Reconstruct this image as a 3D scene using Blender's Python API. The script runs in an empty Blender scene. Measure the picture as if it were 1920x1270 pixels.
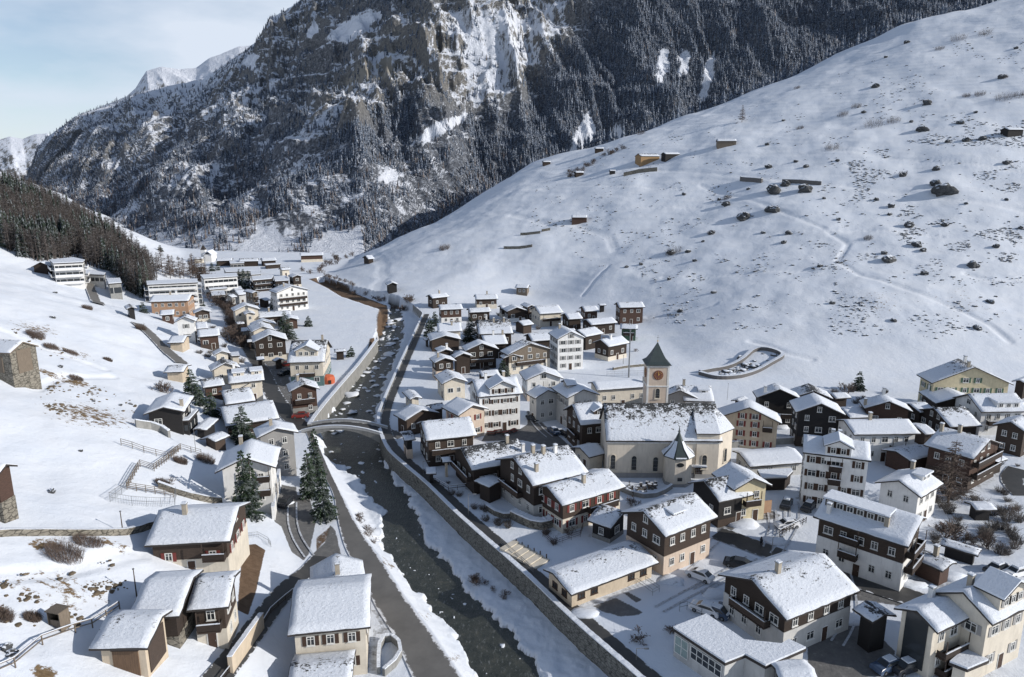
import bpy, math, random
import numpy as np
from mathutils import Vector, Matrix
random.seed(7); rng = np.random.default_rng(11)
scene = bpy.context.scene
col = scene.collection
R = math.radians

# ------------------------------------------------------------------ camera model
F_PX, PITCH, CAM_Z = 1350.0, R(13.0), 60.0
SP, CP = math.sin(PITCH), math.cos(PITCH)
def ray(px, py):
    a = (px-960.0)/F_PX; b = (635.0-py)/F_PX
    return a, CP+b*SP, -(SP-b*CP)           # direction per unit depth
def at_z(px, py, z):                         # the point of a sight line at height z
    a, y, k = ray(px, py); t = (z-CAM_Z)/k
    return Vector((a*t, y*t, z))
def at_t(px, py, t):
    a, y, k = ray(px, py)
    return Vector((a*t, y*t, CAM_Z+k*t))
FR = dict(A=(0,400,3.84), B=(240,450,4.536), C=(240,660,3.969), D=(0,930,3.736), E=(420,930,3.736),
          F=(700,520,3.629), G=(700,780,3.969), H=(1100,640,4.536), I=(1460,640,4.098), J=(1020,880,4.174),
          K=(1440,860,3.098), L=(1180,1000,4.364), M=(0,0,2.0), N=(960,0,1.984), O=(0,600,3.6275), P=(500,440,4.8), X=(0,0,1.0))
def fp(fr, p):
    o = FR[fr]; return (o[0]+p[0]/o[2], o[1]+p[1]/o[2])

# ------------------------------------------------------------------ numpy noise
def _hash(ix, iy, seed):
    n = (ix.astype(np.int64)*374761393 + iy.astype(np.int64)*668265263 + seed*144665) & 0xffffffff
    n = ((n ^ (n >> 13))*1274126177) & 0xffffffff
    return ((n ^ (n >> 16)) & 0xffff)/65535.0
def vnoise(x, y, seed=0):
    x = np.asarray(x, float); y = np.asarray(y, float)
    ix = np.floor(x); iy = np.floor(y); fx = x-ix; fy = y-iy
    fx = fx*fx*fx*(fx*(fx*6-15)+10); fy = fy*fy*fy*(fy*(fy*6-15)+10)
    a = _hash(ix, iy, seed); b = _hash(ix+1, iy, seed); c = _hash(ix, iy+1, seed); d = _hash(ix+1, iy+1, seed)
    return (a*(1-fx)+b*fx)*(1-fy)+(c*(1-fx)+d*fx)*fy
def fbm(x, y, oct=4, seed=0, ridged=False):
    s = 0; amp = .5; tot = 0
    for k in range(oct):
        n = vnoise(x, y, seed+k*17)
        if ridged: n = 1-abs(2*n-1)
        s = s+n*amp; tot += amp; amp *= .5; x = x*2.03+13.1; y = y*2.03+7.7
    return s/tot

# ------------------------------------------------------------------ terrain
class Tps:
    def __init__(s, pts):
        P = np.array([(p[0], p[1]) for p in pts], float); z = np.array([p[2] for p in pts], float)
        n = len(P); d = np.sqrt(((P[:,None]-P[None])**2).sum(-1))
        Mx = np.zeros((n+3, n+3)); Mx[:n,:n] = d; Mx[:n,n] = 1; Mx[:n,n+1:] = P; Mx[n,:n] = 1; Mx[n+1:,:n] = P.T
        s.w = np.linalg.solve(Mx, np.concatenate([z, np.zeros(3)])); s.P = P
    def __call__(s, x, y):
        v = s.w[-3]+s.w[-2]*x+s.w[-1]*y
        for (px, py), w in zip(s.P, s.w): v = v+w*np.sqrt((x-px)**2+(y-py)**2+9)
        return v
LP = []
nx_, ny_ = -.924, -.381
for yy, off in ((40,0),(90,0),(140,0),(190,0),(218,0)):
    for dd in (0, 8, 25, 50, 90, 150):
        # points on the near left slope: dd metres up from its toe
        x0 = -39-(yy-122)*.413
        LP.append((x0+dd*nx_, yy+dd*ny_, dd*(.40 if dd < 20 else .45)))
LP += [(-159,250,17),(-187,290,16),(-200,252,30),(-240,262,44),(-140,272,8),(-185,256,26),(-215,300,24),(-120,294,0),(-170,400,0),(-150,300,5),
       (-320,459,54),(-313,480,50),(-292,507,32),(-266,502,14),(-244,500,6),(-148,285,3),(-410,708,21),(-330,560,30),(-400,430,90),(-300,300,72),
       (-300,150,100),(-240,520,1),(-326,630,1),(-220,380,20),(-270,400,38),
       (20,60,-25),(0,100,-22),(0,200,-38),(0,400,-70),(-100,600,-70),(-250,750,-50),(-200,640,-30),(60,300,-70),(-500,900,10),(-340,700,-5)]
RP = []
for px, py, t in ((680,475,500),(820,420,560),(910,360,590),(1000,300,600),(1100,278,600),(1200,250,600),(1320,208,600),(1440,160,600),(1560,108,600),(1690,50,600),(1800,22,600),(1920,-10,600)):
    p = at_t(px, py, t); RP.append(tuple(p))
    q = at_t(px, py, t*1.25); RP.append((q.x, q.y, q.z-34))
    q = at_t(px, py, t*1.5); RP.append((q.x, q.y, q.z-110))
for px, py in ((620,515),(730,560),(800,582),(1000,560),(1200,610),(1300,680),(1500,712),(1700,718),(1900,722)):
    RP.append(tuple(at_z(px, py, 0)))
RP += [(240,205,3),(330,215,5),(560,600,235),(420,260,45),(-60,200,-38),(0,150,-45),(50,100,-50),(0,250,-22),(150,120,-30),
       (-150,500,-25),(-100,300,-25),(-200,620,-25),(-140,720,-12),(60,170,-22),(200,60,-40),(110,160,-16)]
TL, TR = Tps(LP), Tps(RP)
def smax(a, b, k): return .5*(a+b+np.sqrt((a-b)**2+k*k))

def poly_px(fr, pts, z=0.0):
    return [at_z(*fp(fr, p), z) for p in pts]
# river corridor: right embankment line (top) and left bank line, in world coordinates
WATER_Z, BANK_Z = -3.6, -3.05
wallR_px = [(604,518),(646,534),(708,549),(745,560),(775,574),(794,590),(783,614),(755,674),(728,735),(711,776),(709,797),(716,822),(728,848),(750,868),(801,911),(851,961),(902,1007),(952,1050),(1002,1095),(1044,1137),(1092,1182),(1150,1232),(1200,1276),(1262,1330),(1400,1440)]
wallR = [at_z(x, y, 0.0) for x, y in wallR_px]
leftB_px = [(588,524),(640,556),(712,580),(707,620),(693,655),(640,720),(588,785),(583,800),(598,850),(618,890),(648,940),(664,972),(680,1000),(716,1048),(757,1114),(811,1184),(852,1246),(880,1290),(930,1380)]
leftB = [at_z(x, y, 0.0) for x, y in leftB_px]
water_px = [(604,524),(646,541),(705,553),(731,562),(731,590),(723,615),(710,634),(690,659),(680,690),(650,730),(622,775),(598,800),(604,850),(612,869),(643,877),(668,894),(688,922),(711,945),(727,968),(717,994),(710,1021),(738,1061),(765,1096),(800,1133),(830,1163),(866,1208),(872,1230),(890,1272),(920,1330),(1000,1400),
            (1080,1400),(1040,1320),(1000,1262),(998,1228),(965,1200),(935,1165),(902,1139),(875,1107),(859,1092),(838,1069),(816,1037),(794,1026),(792,1008),(787,975),(776,962),(770,940),(760,918),(738,908),(728,881),(720,866),(714,845),(707,800),(700,776),(714,742),(722,715),(742,668),(752,640),(756,610),(752,588),(748,572),(725,553),(670,537),(612,515)]
water = [at_z(x, y, WATER_Z) for x, y in water_px]
def arr(poly): return np.array([(p[0], p[1]) for p in poly])
def inside(x, y, poly):
    P = arr(poly) if not isinstance(poly, np.ndarray) else poly
    c = np.zeros(np.shape(x), bool); n = len(P); j = n-1
    for i in range(n):
        xi, yi = P[i]; xj, yj = P[j]
        m = ((yi > y) != (yj > y)) & (x < (xj-xi)*(y-yi)/((yj-yi) if yj != yi else 1e-9)+xi)
        c ^= m; j = i
    return c
def dist_line(x, y, line, closed=False):
    P = arr(line) if not isinstance(line, np.ndarray) else line
    d = np.full(np.shape(x), 1e9); n = len(P)
    for i in range(n if closed else n-1):
        ax, ay = P[i]; bx, by = P[(i+1) % n]; dx, dy = bx-ax, by-ay
        t = np.clip(((x-ax)*dx+(y-ay)*dy)/(dx*dx+dy*dy+1e-12), 0, 1)
        d = np.minimum(d, (x-ax-t*dx)**2+(y-ay-t*dy)**2)
    return np.sqrt(d)
corridor = np.vstack([arr(wallR), arr(leftB)[::-1]])
waterA = arr(water); wallRA = arr(wallR); leftBA = arr(leftB)
def base_h(x, y):
    x = np.asarray(x, float); y = np.asarray(y, float)
    tl = TL(x, y)-np.clip(x+15, 0, None)*.9; tr = TR(x, y)-np.clip(-95-.12*y-x, 0, None)*.5
    h = smax(smax(tl, tr, 1.5), 0*x, 1.2)-.02
    h = h+np.clip(h/12, 0, 1)*((fbm(x/48, y/48, 3, 3)-.5)*6+(fbm(x/7, y/7, 3, 9)-.5)*.55)
    return h+(fbm(x/6, y/6, 3, 5)-.5)*.16
def ground_h(x, y, chan=True):
    x = np.asarray(x, float); y = np.asarray(y, float)
    h = base_h(x, y)
    if not chan: return h
    near = (y < 470) & (abs(x) < 150)
    if np.ndim(x) == 0:
        if not near: return h
        return _chan(x.reshape(1), y.reshape(1), h.reshape(1))[0]
    out = h.copy(); out[near] = _chan(x[near], y[near], h[near]); return out
def _chan(x, y, h):
    ins = inside(x, y, corridor)
    if not ins.any(): return h
    xi, yi = x[ins], y[ins]
    wob = (fbm(xi/2.2, yi/2.2, 4, 21)-.5)*3.0
    dw = dist_line(xi, yi, waterA, True); inw = inside(xi, yi, waterA)
    sd = np.where(inw, dw, -dw)+wob
    dl = dist_line(xi, yi, leftBA)
    bed = np.clip(.5+sd*1.2, 0, 1)
    bank = BANK_Z+(fbm(xi/1.7, yi/1.7, 3, 31)-.5)*.5
    up = np.clip(1-dl/4.2, 0, 1); upstream = yi > 172
    up = np.where(upstream, np.clip(1-dl/1.0, 0, 1), up)
    bank = bank+(h[ins]-bank)*up**1.3
    isl = (fbm(xi/1.3, yi/1.3, 3, 77) > np.where(yi > 185, .76, .80)) & (sd > .8)
    z = bank*(1-bed)+(-4.5)*bed
    z = np.where(isl, WATER_Z+.12, z)
    out = h.copy(); out[ins] = z; return out
def gz(x, y): return float(ground_h(float(x), float(y)))
def on_ground(px, py, chan=False):           # where a sight line meets the ground
    a, yd, k = ray(px, py); t = 35.0; step = 1.0
    ts = np.concatenate([np.arange(40, 300, .5), np.arange(300, 900, 1.5)])
    h = ground_h(a*ts, yd*ts, chan); z = CAM_Z+k*ts
    i = np.argmax(z < h)
    if i == 0: i = len(ts)-1
    t0, t1 = ts[i-1], ts[i]
    d0 = z[i-1]-h[i-1]; d1 = z[i]-h[i]
    t = t0+(t1-t0)*d0/(d0-d1+1e-9)
    return Vector((a*t, yd*t, CAM_Z+k*t))

# ------------------------------------------------------------------ materials
def new_mat(name):
    m = bpy.data.materials.new(name); m.use_nodes = True
    nt = m.node_tree; b = nt.nodes['Principled BSDF']
    return m, nt, b
def N_(nt, typ, **kw):
    n = nt.nodes.new(typ)
    for k, v in kw.items():
        if k.startswith('i_'): n.inputs[int(k[2:]) if k[2:].isdigit() else k[2:].replace('_', ' ')].default_value = v
        else: setattr(n, k, v)
    return n
def ramp(nt, fac, stops):
    r = nt.nodes.new('ShaderNodeValToRGB'); e = r.color_ramp.elements
    while len(e) > 1: e.remove(e[0])
    e[0].position = stops[0][0]; e[0].color = (*stops[0][1], 1)
    for p, c in stops[1:]:
        q = e.new(p); q.color = (*c, 1)
    nt.links.new(fac, r.inputs[0]); return r.outputs[0]
def g3(v): return (v, v, v)
def noise(nt, scale, detail=4, rough=.6, coord='Object', dist=0, stretch=None):
    tc = nt.nodes.new('ShaderNodeTexCoord'); n = nt.nodes.new('ShaderNodeTexNoise')
    n.inputs['Scale'].default_value = scale; n.inputs['Detail'].default_value = detail
    n.inputs['Roughness'].default_value = rough; n.inputs['Distortion'].default_value = dist
    src = tc.outputs[coord]
    if stretch:
        mp = nt.nodes.new('ShaderNodeMapping'); mp.inputs['Scale'].default_value = stretch
        nt.links.new(src, mp.inputs[0]); src = mp.outputs[0]
    nt.links.new(src, n.inputs['Vector']); return n.outputs['Fac']
def geopos_noise(nt, scale, detail=4, rough=.6, stretch=None):
    g = nt.nodes.new('ShaderNodeNewGeometry'); n = nt.nodes.new('ShaderNodeTexNoise')
    n.inputs['Scale'].default_value = scale; n.inputs['Detail'].default_value = detail; n.inputs['Roughness'].default_value = rough
    src = g.outputs['Position']
    if stretch:
        mp = nt.nodes.new('ShaderNodeMapping'); mp.inputs['Scale'].default_value = stretch
        nt.links.new(src, mp.inputs[0]); src = mp.outputs[0]
    nt.links.new(src, n.inputs['Vector']); return n.outputs['Fac']
def mixc(nt, fac, a, b):
    m = nt.nodes.new('ShaderNodeMix'); m.data_type = 'RGBA'
    for s, v in ((m.inputs[0], fac), (m.inputs[6], a), (m.inputs[7], b)):
        if hasattr(v, 'type') and not isinstance(v, (tuple, float, int)): nt.links.new(v, s)
        else: s.default_value = (*v, 1) if isinstance(v, tuple) else v
    return m.outputs[2]
def math_(nt, op, a, b=None, clamp=False):
    m = nt.nodes.new('ShaderNodeMath'); m.operation = op; m.use_clamp = clamp
    for s, v in ((m.inputs[0], a), (m.inputs[1], b)):
        if v is None: continue
        if isinstance(v, (int, float)): s.default_value = v
        else: nt.links.new(v, s)
    return m.outputs[0]
def bump(nt, b, h, strength=.3, dist=.1):
    n = nt.nodes.new('ShaderNodeBump'); n.inputs['Strength'].default_value = strength; n.inputs['Distance'].default_value = dist
    nt.links.new(h, n.inputs['Height']); nt.links.new(n.outputs[0], b.inputs['Normal'])
MAT = {}
def plain(name, c, rough=.8, var=.12, scale=1.2, bmp=.15, metal=0, grime=True):
    m, nt, b = new_mat(name); f = geopos_noise(nt, scale, 5, .65)
    lo = tuple(max(0, v*(1-var*1.6)) for v in c); hi = tuple(v*(1+var) for v in c)
    cc = ramp(nt, f, [(.3, lo), (.7, hi)])
    if grime and max(c) > .15 and bmp > .1:          # rain streaks and stains
        st = ramp(nt, geopos_noise(nt, 1.6, 5, .7, stretch=(1.6, 1.6, .22)), [(.34, g3(.84)), (.5, g3(1))]); mm = nt.nodes.new('ShaderNodeMix'); mm.data_type = 'RGBA'; mm.blend_type = 'MULTIPLY'; mm.inputs[0].default_value = .8
        nt.links.new(cc, mm.inputs[6]); nt.links.new(st, mm.inputs[7]); cc = mm.outputs[2]
    nt.links.new(cc, b.inputs['Base Color']); b.inputs['Roughness'].default_value = rough; b.inputs['Metallic'].default_value = metal
    f2 = geopos_noise(nt, 9, 4, .7); bump(nt, b, f2, bmp, .03)
    MAT[name] = m; return m
def woodm(name, c, horiz=True, var=.35):
    m, nt, b = new_mat(name)
    w = nt.nodes.new('ShaderNodeTexWave'); tc = nt.nodes.new('ShaderNodeTexCoord')
    w.bands_direction = 'Z' if horiz else 'X'; w.wave_profile = 'SAW'; w.inputs['Scale'].default_value = 1.35; w.inputs['Distortion'].default_value = .25; w.inputs['Detail'].default_value = 2
    nt.links.new(tc.outputs['Object'], w.inputs[0])
    f = noise(nt, 2.2, 5, .7, stretch=(1, 1, 4) if horiz else (4, 4, .5))
    cc = ramp(nt, f, [(.25, tuple(v*(1-var) for v in c)), (.75, tuple(v*(1+var*1.3) for v in c))])
    dk = ramp(nt, w.outputs['Fac'], [(0, g3(.35)), (.12, g3(1)), (1, g3(.85))])
    mm = nt.nodes.new('ShaderNodeMix'); mm.data_type = 'RGBA'; mm.blend_type = 'MULTIPLY'; mm.inputs[0].default_value = 1
    nt.links.new(cc, mm.inputs[6]); nt.links.new(dk, mm.inputs[7]); nt.links.new(mm.outputs[2], b.inputs['Base Color'])
    b.inputs['Roughness'].default_value = .85; bump(nt, b, w.outputs['Fac'], .4, .05); MAT[name] = m; return m
woodm('wood_dark', (.030,.020,.015)); woodm('wood_black', (.014,.013,.014)); woodm('wood_brown', (.054,.037,.028)); woodm('wood_red', (.068,.038,.028))
woodm('wood_light', (.30,.19,.095)); woodm('wood_grey', (.16,.13,.10), False); woodm('wood_weathered', (.14,.085,.05), False); woodm('wood_shutter', (.055,.03,.02))
plain('white', (.74,.74,.73), var=.07, scale=.5); plain('cream', (.60,.55,.465), var=.09, scale=.5); plain('beige', (.50,.42,.32), var=.10, scale=.5)
plain('grey', (.30,.295,.29), var=.08, scale=.5); plain('darkgrey', (.115,.11,.11), var=.1); plain('lightgrey', (.50,.50,.49), var=.08, scale=.5)
plain('yellow', (.56,.49,.33), var=.08); plain('bright_yellow', (.60,.48,.08)); plain('orange', (.38,.24,.155), var=.06); plain('hot_orange', (.50,.115,.05), var=.08)
plain('red', (.17,.035,.03)); plain('teal', (.10,.17,.17)); plain('green', (.06,.12,.08)); plain('rose', (.56,.46,.375), var=.06, scale=.6)
plain('church_wall', (.64,.58,.495), var=.08, scale=.35); plain('concrete', (.25,.25,.24), var=.15, scale=.6); plain('copper_roof', (.035,.05,.052), rough=.5)
plain('roof_edge', (.035,.03,.028)); plain('chimney_plaster', (.36,.32,.26)); plain('metal', (.25,.26,.27), rough=.4, metal=.6); plain('pole_metal', (.20,.20,.20))
plain('clock_red', (.17,.065,.045)); plain('gold', (.7,.45,.1)); plain('car_white', (.75,.76,.78), rough=.25, var=.02, bmp=0); plain('car_dark', (.02,.022,.028), rough=.2, var=.05, bmp=0)
plain('car_blue', (.06,.09,.15), rough=.25, bmp=0); plain('car_red', (.20,.03,.025), rough=.3, bmp=0); plain('tyre', (.015,.015,.015)); plain('cloth', (.03,.035,.06)); plain('skin', (.5,.33,.25)); plain('white_paint', (.7,.7,.68), bmp=.03)
plain('bark', (.075,.055,.042), var=.3); plain('twig', (.115,.085,.070), var=.3); plain('twig_grey', (.13,.115,.105), var=.3)
m, nt, b = new_mat('glass'); b.inputs['Base Color'].default_value = (.03,.035,.04,1); b.inputs['Roughness'].default_value = .12; MAT['glass'] = m
plain('teal_glass', (.28,.36,.35), rough=.25)
def stonem(name, c, scale=1.6):
    m, nt, b = new_mat(name); v = nt.nodes.new('ShaderNodeTexVoronoi'); v.feature = 'DISTANCE_TO_EDGE'; v.inputs['Scale'].default_value = scale
    g = nt.nodes.new('ShaderNodeNewGeometry'); mp = nt.nodes.new('ShaderNodeMapping'); mp.inputs['Scale'].default_value = (.6,.6,1.3)
    nt.links.new(g.outputs['Position'], mp.inputs[0]); nt.links.new(mp.outputs[0], v.inputs['Vector'])
    f = geopos_noise(nt, 1.5, 6, .75)
    cc = ramp(nt, f, [(.3, tuple(x*.5 for x in c)), (.5, c), (.72, tuple(x*1.5 for x in c))])
    e = ramp(nt, v.outputs['Distance'], [(0, g3(.25)), (.09, g3(1))])
    mm = nt.nodes.new('ShaderNodeMix'); mm.data_type = 'RGBA'; mm.blend_type = 'MULTIPLY'; mm.inputs[0].default_value = 1
    nt.links.new(cc, mm.inputs[6]); nt.links.new(e, mm.inputs[7]); nt.links.new(mm.outputs[2], b.inputs['Base Color'])
    b.inputs['Roughness'].default_value = .95; bump(nt, b, e, .7, .12); MAT[name] = m
stonem('stone', (.20,.185,.155)); stonem('stone_wall', (.17,.17,.155), 1.9)
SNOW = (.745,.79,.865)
# roof snow: thin snow with dark slates showing towards the ridge
def roofsnow(name, bare):
    m, nt, b = new_mat(name)
    n1 = noise(nt, .9, 3, .6); n2 = noise(nt, 2.6, 5, .72, stretch=(1, 1.5, 1))
    at = nt.nodes.new('ShaderNodeAttribute'); at.attribute_name = 'ridge'
    k = math_(nt, 'ADD', math_(nt, 'MULTIPLY', n1, .42), math_(nt, 'MULTIPLY', n2, .62))
    k = math_(nt, 'ADD', k, math_(nt, 'MULTIPLY', at.outputs['Fac'], bare))
    rv = nt.nodes.new('ShaderNodeObjectInfo'); k = math_(nt, 'ADD', k, math_(nt, 'MULTIPLY', math_(nt, 'SUBTRACT', rv.outputs['Random'], .5), .07))
    fac = ramp(nt, k, [(.695, g3(0)), (.735, g3(1))])
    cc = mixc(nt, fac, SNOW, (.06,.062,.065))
    hz = ramp(nt, n2, [(.3, g3(1)), (.6, g3(.93)), (.72, g3(.72))])
    mm = nt.nodes.new('ShaderNodeMix'); mm.data_type = 'RGBA'; mm.blend_type = 'MULTIPLY'; mm.inputs[0].default_value = 1
    nt.links.new(cc, mm.inputs[6]); nt.links.new(hz, mm.inputs[7])
    n4 = noise(nt, 7.5, 3, .75, stretch=(1, 1.6, 1)); sp = ramp(nt, n4, [(.40, g3(1)), (.60, g3(.90)), (.68, g3(.5))])
    m3 = nt.nodes.new('ShaderNodeMix'); m3.data_type = 'RGBA'; m3.blend_type = 'MULTIPLY'; m3.inputs[0].default_value = .75 if name != 'roof_snow_full' else .3
    nt.links.new(mm.outputs[2], m3.inputs[6]); nt.links.new(sp, m3.inputs[7]); nt.links.new(m3.outputs[2], b.inputs['Base Color'])
    b.inputs['Roughness'].default_value = .8; b.inputs['Specular IOR Level'].default_value = .2
    v = nt.nodes.new('ShaderNodeTexVoronoi'); v.inputs['Scale'].default_value = 1.5; v.distance = 'CHEBYCHEV'
    tc = nt.nodes.new('ShaderNodeTexCoord'); nt.links.new(tc.outputs['Object'], v.inputs['Vector'])
    h = math_(nt, 'ADD', math_(nt, 'MULTIPLY', v.outputs['Distance'], .35), n2)
    h = math_(nt, 'SUBTRACT', h, fac)
    bump(nt, b, h, .8, .16); MAT[name] = m
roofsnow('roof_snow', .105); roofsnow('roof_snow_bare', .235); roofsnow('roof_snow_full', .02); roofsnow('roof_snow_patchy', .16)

# ------------------------------------------------------------------ mesh building
class MB:
    def __init__(s): s.v = []; s.f = []; s.m = []; s.mats = []; s.xf = None
    def mi(s, mat):
        if mat not in s.mats: s.mats.append(mat)
        return s.mats.index(mat)
    def add(s, verts, faces, mat):
        k = len(s.v); i = s.mi(mat)
        s.v += [tuple(v) for v in verts]; s.f += [tuple(q+k for q in f) for f in faces]; s.m += [i]*len(faces); return s
    def box(s, c, d, mat, rz=0):
        x, y, z = c; a, b, h = d[0]/2, d[1]/2, d[2]/2; cs, sn = math.cos(rz), math.sin(rz)
        P = [(x+i*a*cs-j*b*sn, y+i*a*sn+j*b*cs, z+k*h) for k in (-1,1) for i, j in ((-1,-1),(1,-1),(1,1),(-1,1))]
        return s.add(P, [(3,2,1,0),(4,5,6,7),(0,1,5,4),(1,2,6,5),(2,3,7,6),(3,0,4,7)], mat)
    def prism(s, poly, z0, z1, mat, top=None, bottom=True):
        n = len(poly); P = [(p[0], p[1], z0) for p in poly]+[(p[0], p[1], z1) for p in poly]
        ar = sum(poly[i][0]*poly[(i+1)%n][1]-poly[(i+1)%n][0]*poly[i][1] for i in range(n))
        idx = list(range(n)) if ar > 0 else list(range(n))[::-1]
        s.add(P, [(idx[i], idx[(i+1)%n], idx[(i+1)%n]+n, idx[i]+n) for i in range(n)], mat)
        s.add(P[n:], [tuple(idx)], top or mat)
        if bottom: s.add(P[:n], [tuple(idx[::-1])], mat)
        return s
    def tube(s, a, b, r0, r1, mat, n=5, cap=True):
        a = Vector(a); b = Vector(b); d = (b-a)
        if d.length < 1e-6: return s
        d.normalize(); u = d.orthogonal().normalized(); w = d.cross(u)
        P = [a+(u*math.cos(2*math.pi*i/n)+w*math.sin(2*math.pi*i/n))*r0 for i in range(n)]+[b+(u*math.cos(2*math.pi*i/n)+w*math.sin(2*math.pi*i/n))*r1 for i in range(n)]
        F = [(i, (i+1)%n, (i+1)%n+n, i+n) for i in range(n)]
        if cap: F += [tuple(range(n))[::-1], tuple(range(n, 2*n))]
        return s.add(P, F, mat)
    def lathe(s, prof, mat, n=12, c=(0,0,0), rot=0):
        P = []; F = []
        for r, z in prof: P += [(c[0]+r*math.cos(rot+2*math.pi*i/n), c[1]+r*math.sin(rot+2*math.pi*i/n), c[2]+z) for i in range(n)]
        for k in range(len(prof)-1): F += [(k*n+i, k*n+(i+1)%n, (k+1)*n+(i+1)%n, (k+1)*n+i) for i in range(n)]
        F.append(tuple(range(n))[::-1]); F.append(tuple(range((len(prof)-1)*n, len(prof)*n)))
        return s.add(P, F, mat)
    def mesh(s, name):
        me = bpy.data.meshes.new(name); me.from_pydata(s.v, [], s.f)
        for m in s.mats: me.materials.append(MAT[m])
        me.polygons.foreach_set('material_index', s.m); me.update(); return me
    def obj(s, name, parent=None, smooth=False):
        me = s.mesh(name)
        if smooth: me.polygons.foreach_set('use_smooth', [True]*len(me.polygons))
        return link(name, me, parent)
def link(name, data, parent=None):
    o = bpy.data.objects.new(name, data); col.objects.link(o)
    if parent is not None: o.parent = parent
    return o
def tag(o, label=None, cat=None, group=None, kind=None):
    if label: o['label'] = label
    if cat: o['category'] = cat
    if group: o['group'] = group
    if kind: o['kind'] = kind
    return o
def empty(name, loc, rz=0, label=None, cat=None, group=None):
    o = link(name, None); o.location = loc; o.rotation_euler = (0, 0, rz); o.empty_display_size = .5
    return tag(o, label, cat, group)
def copy_tree(o, parent=None):
    c = o.copy(); col.objects.link(c)
    if parent is not None: c.parent = parent
    for ch in list(o.children): copy_tree(ch, c)
    return c
def np_mesh(name, V, Fq, mats, mi=None, smooth=False):
    me = bpy.data.meshes.new(name); V = np.asarray(V, np.float32); Fq = np.asarray(Fq, np.int32); k = Fq.shape[1]
    me.vertices.add(len(V)); me.vertices.foreach_set('co', V.ravel())
    me.loops.add(Fq.size); me.loops.foreach_set('vertex_index', Fq.ravel())
    me.polygons.add(len(Fq)); me.polygons.foreach_set('loop_start', np.arange(len(Fq), dtype=np.int32)*k)
    me.polygons.foreach_set('loop_total', np.full(len(Fq), k, np.int32))
    for m in mats: me.materials.append(MAT[m] if isinstance(m, str) else m)
    if mi is not None: me.polygons.foreach_set('material_index', np.asarray(mi, np.int32))
    if smooth: me.polygons.foreach_set('use_smooth', np.ones(len(Fq), bool))
    me.update(calc_edges=True); return me
# ------------------------------------------------------------------ ground
def resample(line, step):
    P = [Vector(p) for p in line]; out = [P[0]]
    for a, b in zip(P, P[1:]):
        n = max(1, int((b-a).length/step))
        for i in range(1, n+1): out.append(a.lerp(b, i/n))
    return out
def smooth_line(P, it=2):
    P = [Vector(p) for p in P]
    for _ in range(it): P = [P[0]]+[(P[i-1]+P[i]*2+P[i+1])/4 for i in range(1, len(P)-1)]+[P[-1]]
    return P
def gline(fr, pts): return [on_ground(*fp(fr, p)) for p in pts]

cols = np.concatenate([np.linspace(-1.5, -.80, 30, endpoint=False), np.linspace(-.80, .80, 900), np.linspace(.80, 1.5, 30)[1:]])
rows = np.concatenate([np.geomspace(22, 46, 30, endpoint=False), np.geomspace(46, 900, 760), np.geomspace(900, 9000, 24)[1:]])
A_, T_ = np.meshgrid(cols, rows)
GX, GY = A_*T_, T_.copy()
GZ = ground_h(GX, GY)
far = np.clip((GY-950)/400, 0, 1)
GZ = GZ*(1-far)+(-4)*far
paths_px = [('N', [(540,632),(700,640),(850,655),(1000,670),(1150,682),(1400,712),(1620,738),(1905,785)], 1.8),
            ('N', [(700,690),(830,730),(990,780),(1150,845),(1250,910),(1210,970),(1300,1025),(1500,1085),(1650,1145),(1780,1210),(1850,1270)], 1.1),
            ('H', [(1400,0),(1550,40),(1700,100),(1905,150)], 1.3), ('P', [(960,190),(1050,270),(1030,340),(1060,390),(1000,440),(990,500)], 3),
            ('N', [(0,800),(140,835),(250,840),(360,880),(380,930)], 2), ('D', [(0,555),(350,530),(600,475),(940,400)], 1.3),
            ('N', [(0,712),(200,694),(420,690),(620,700)], .9), ('N', [(300,782),(480,770),(700,772)], .8), ('N', [(560,1032),(860,1020),(1110,1008)], 1.0), ('N', [(1150,560),(1500,600),(1905,640)], .9),
            ('N', [(1690,1020),(1790,1045),(1905,1040)], 1.2), ('N', [(262,1100),(310,1040),(360,990)], .7), ('N', [(1000,870),(1300,860),(1600,880)], .8), ('N', [(500,1180),(640,1168),(760,1130)], .8), ('O', [(240,470),(350,420),(480,380),(760,385)], 1.0), ('O', [(0,60),(160,130),(420,235),(700,330)], 1.2)]
Tr = np.zeros(GX.shape)
for fr, pts, w in paths_px:
    L = arr(resample(gline(fr, pts), 4))
    d = dist_line(GX, GY, L); m = np.clip(1.6-d/w, 0, 1)
    Tr = np.maximum(Tr, m)
GZ = GZ-.38*Tr
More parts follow.
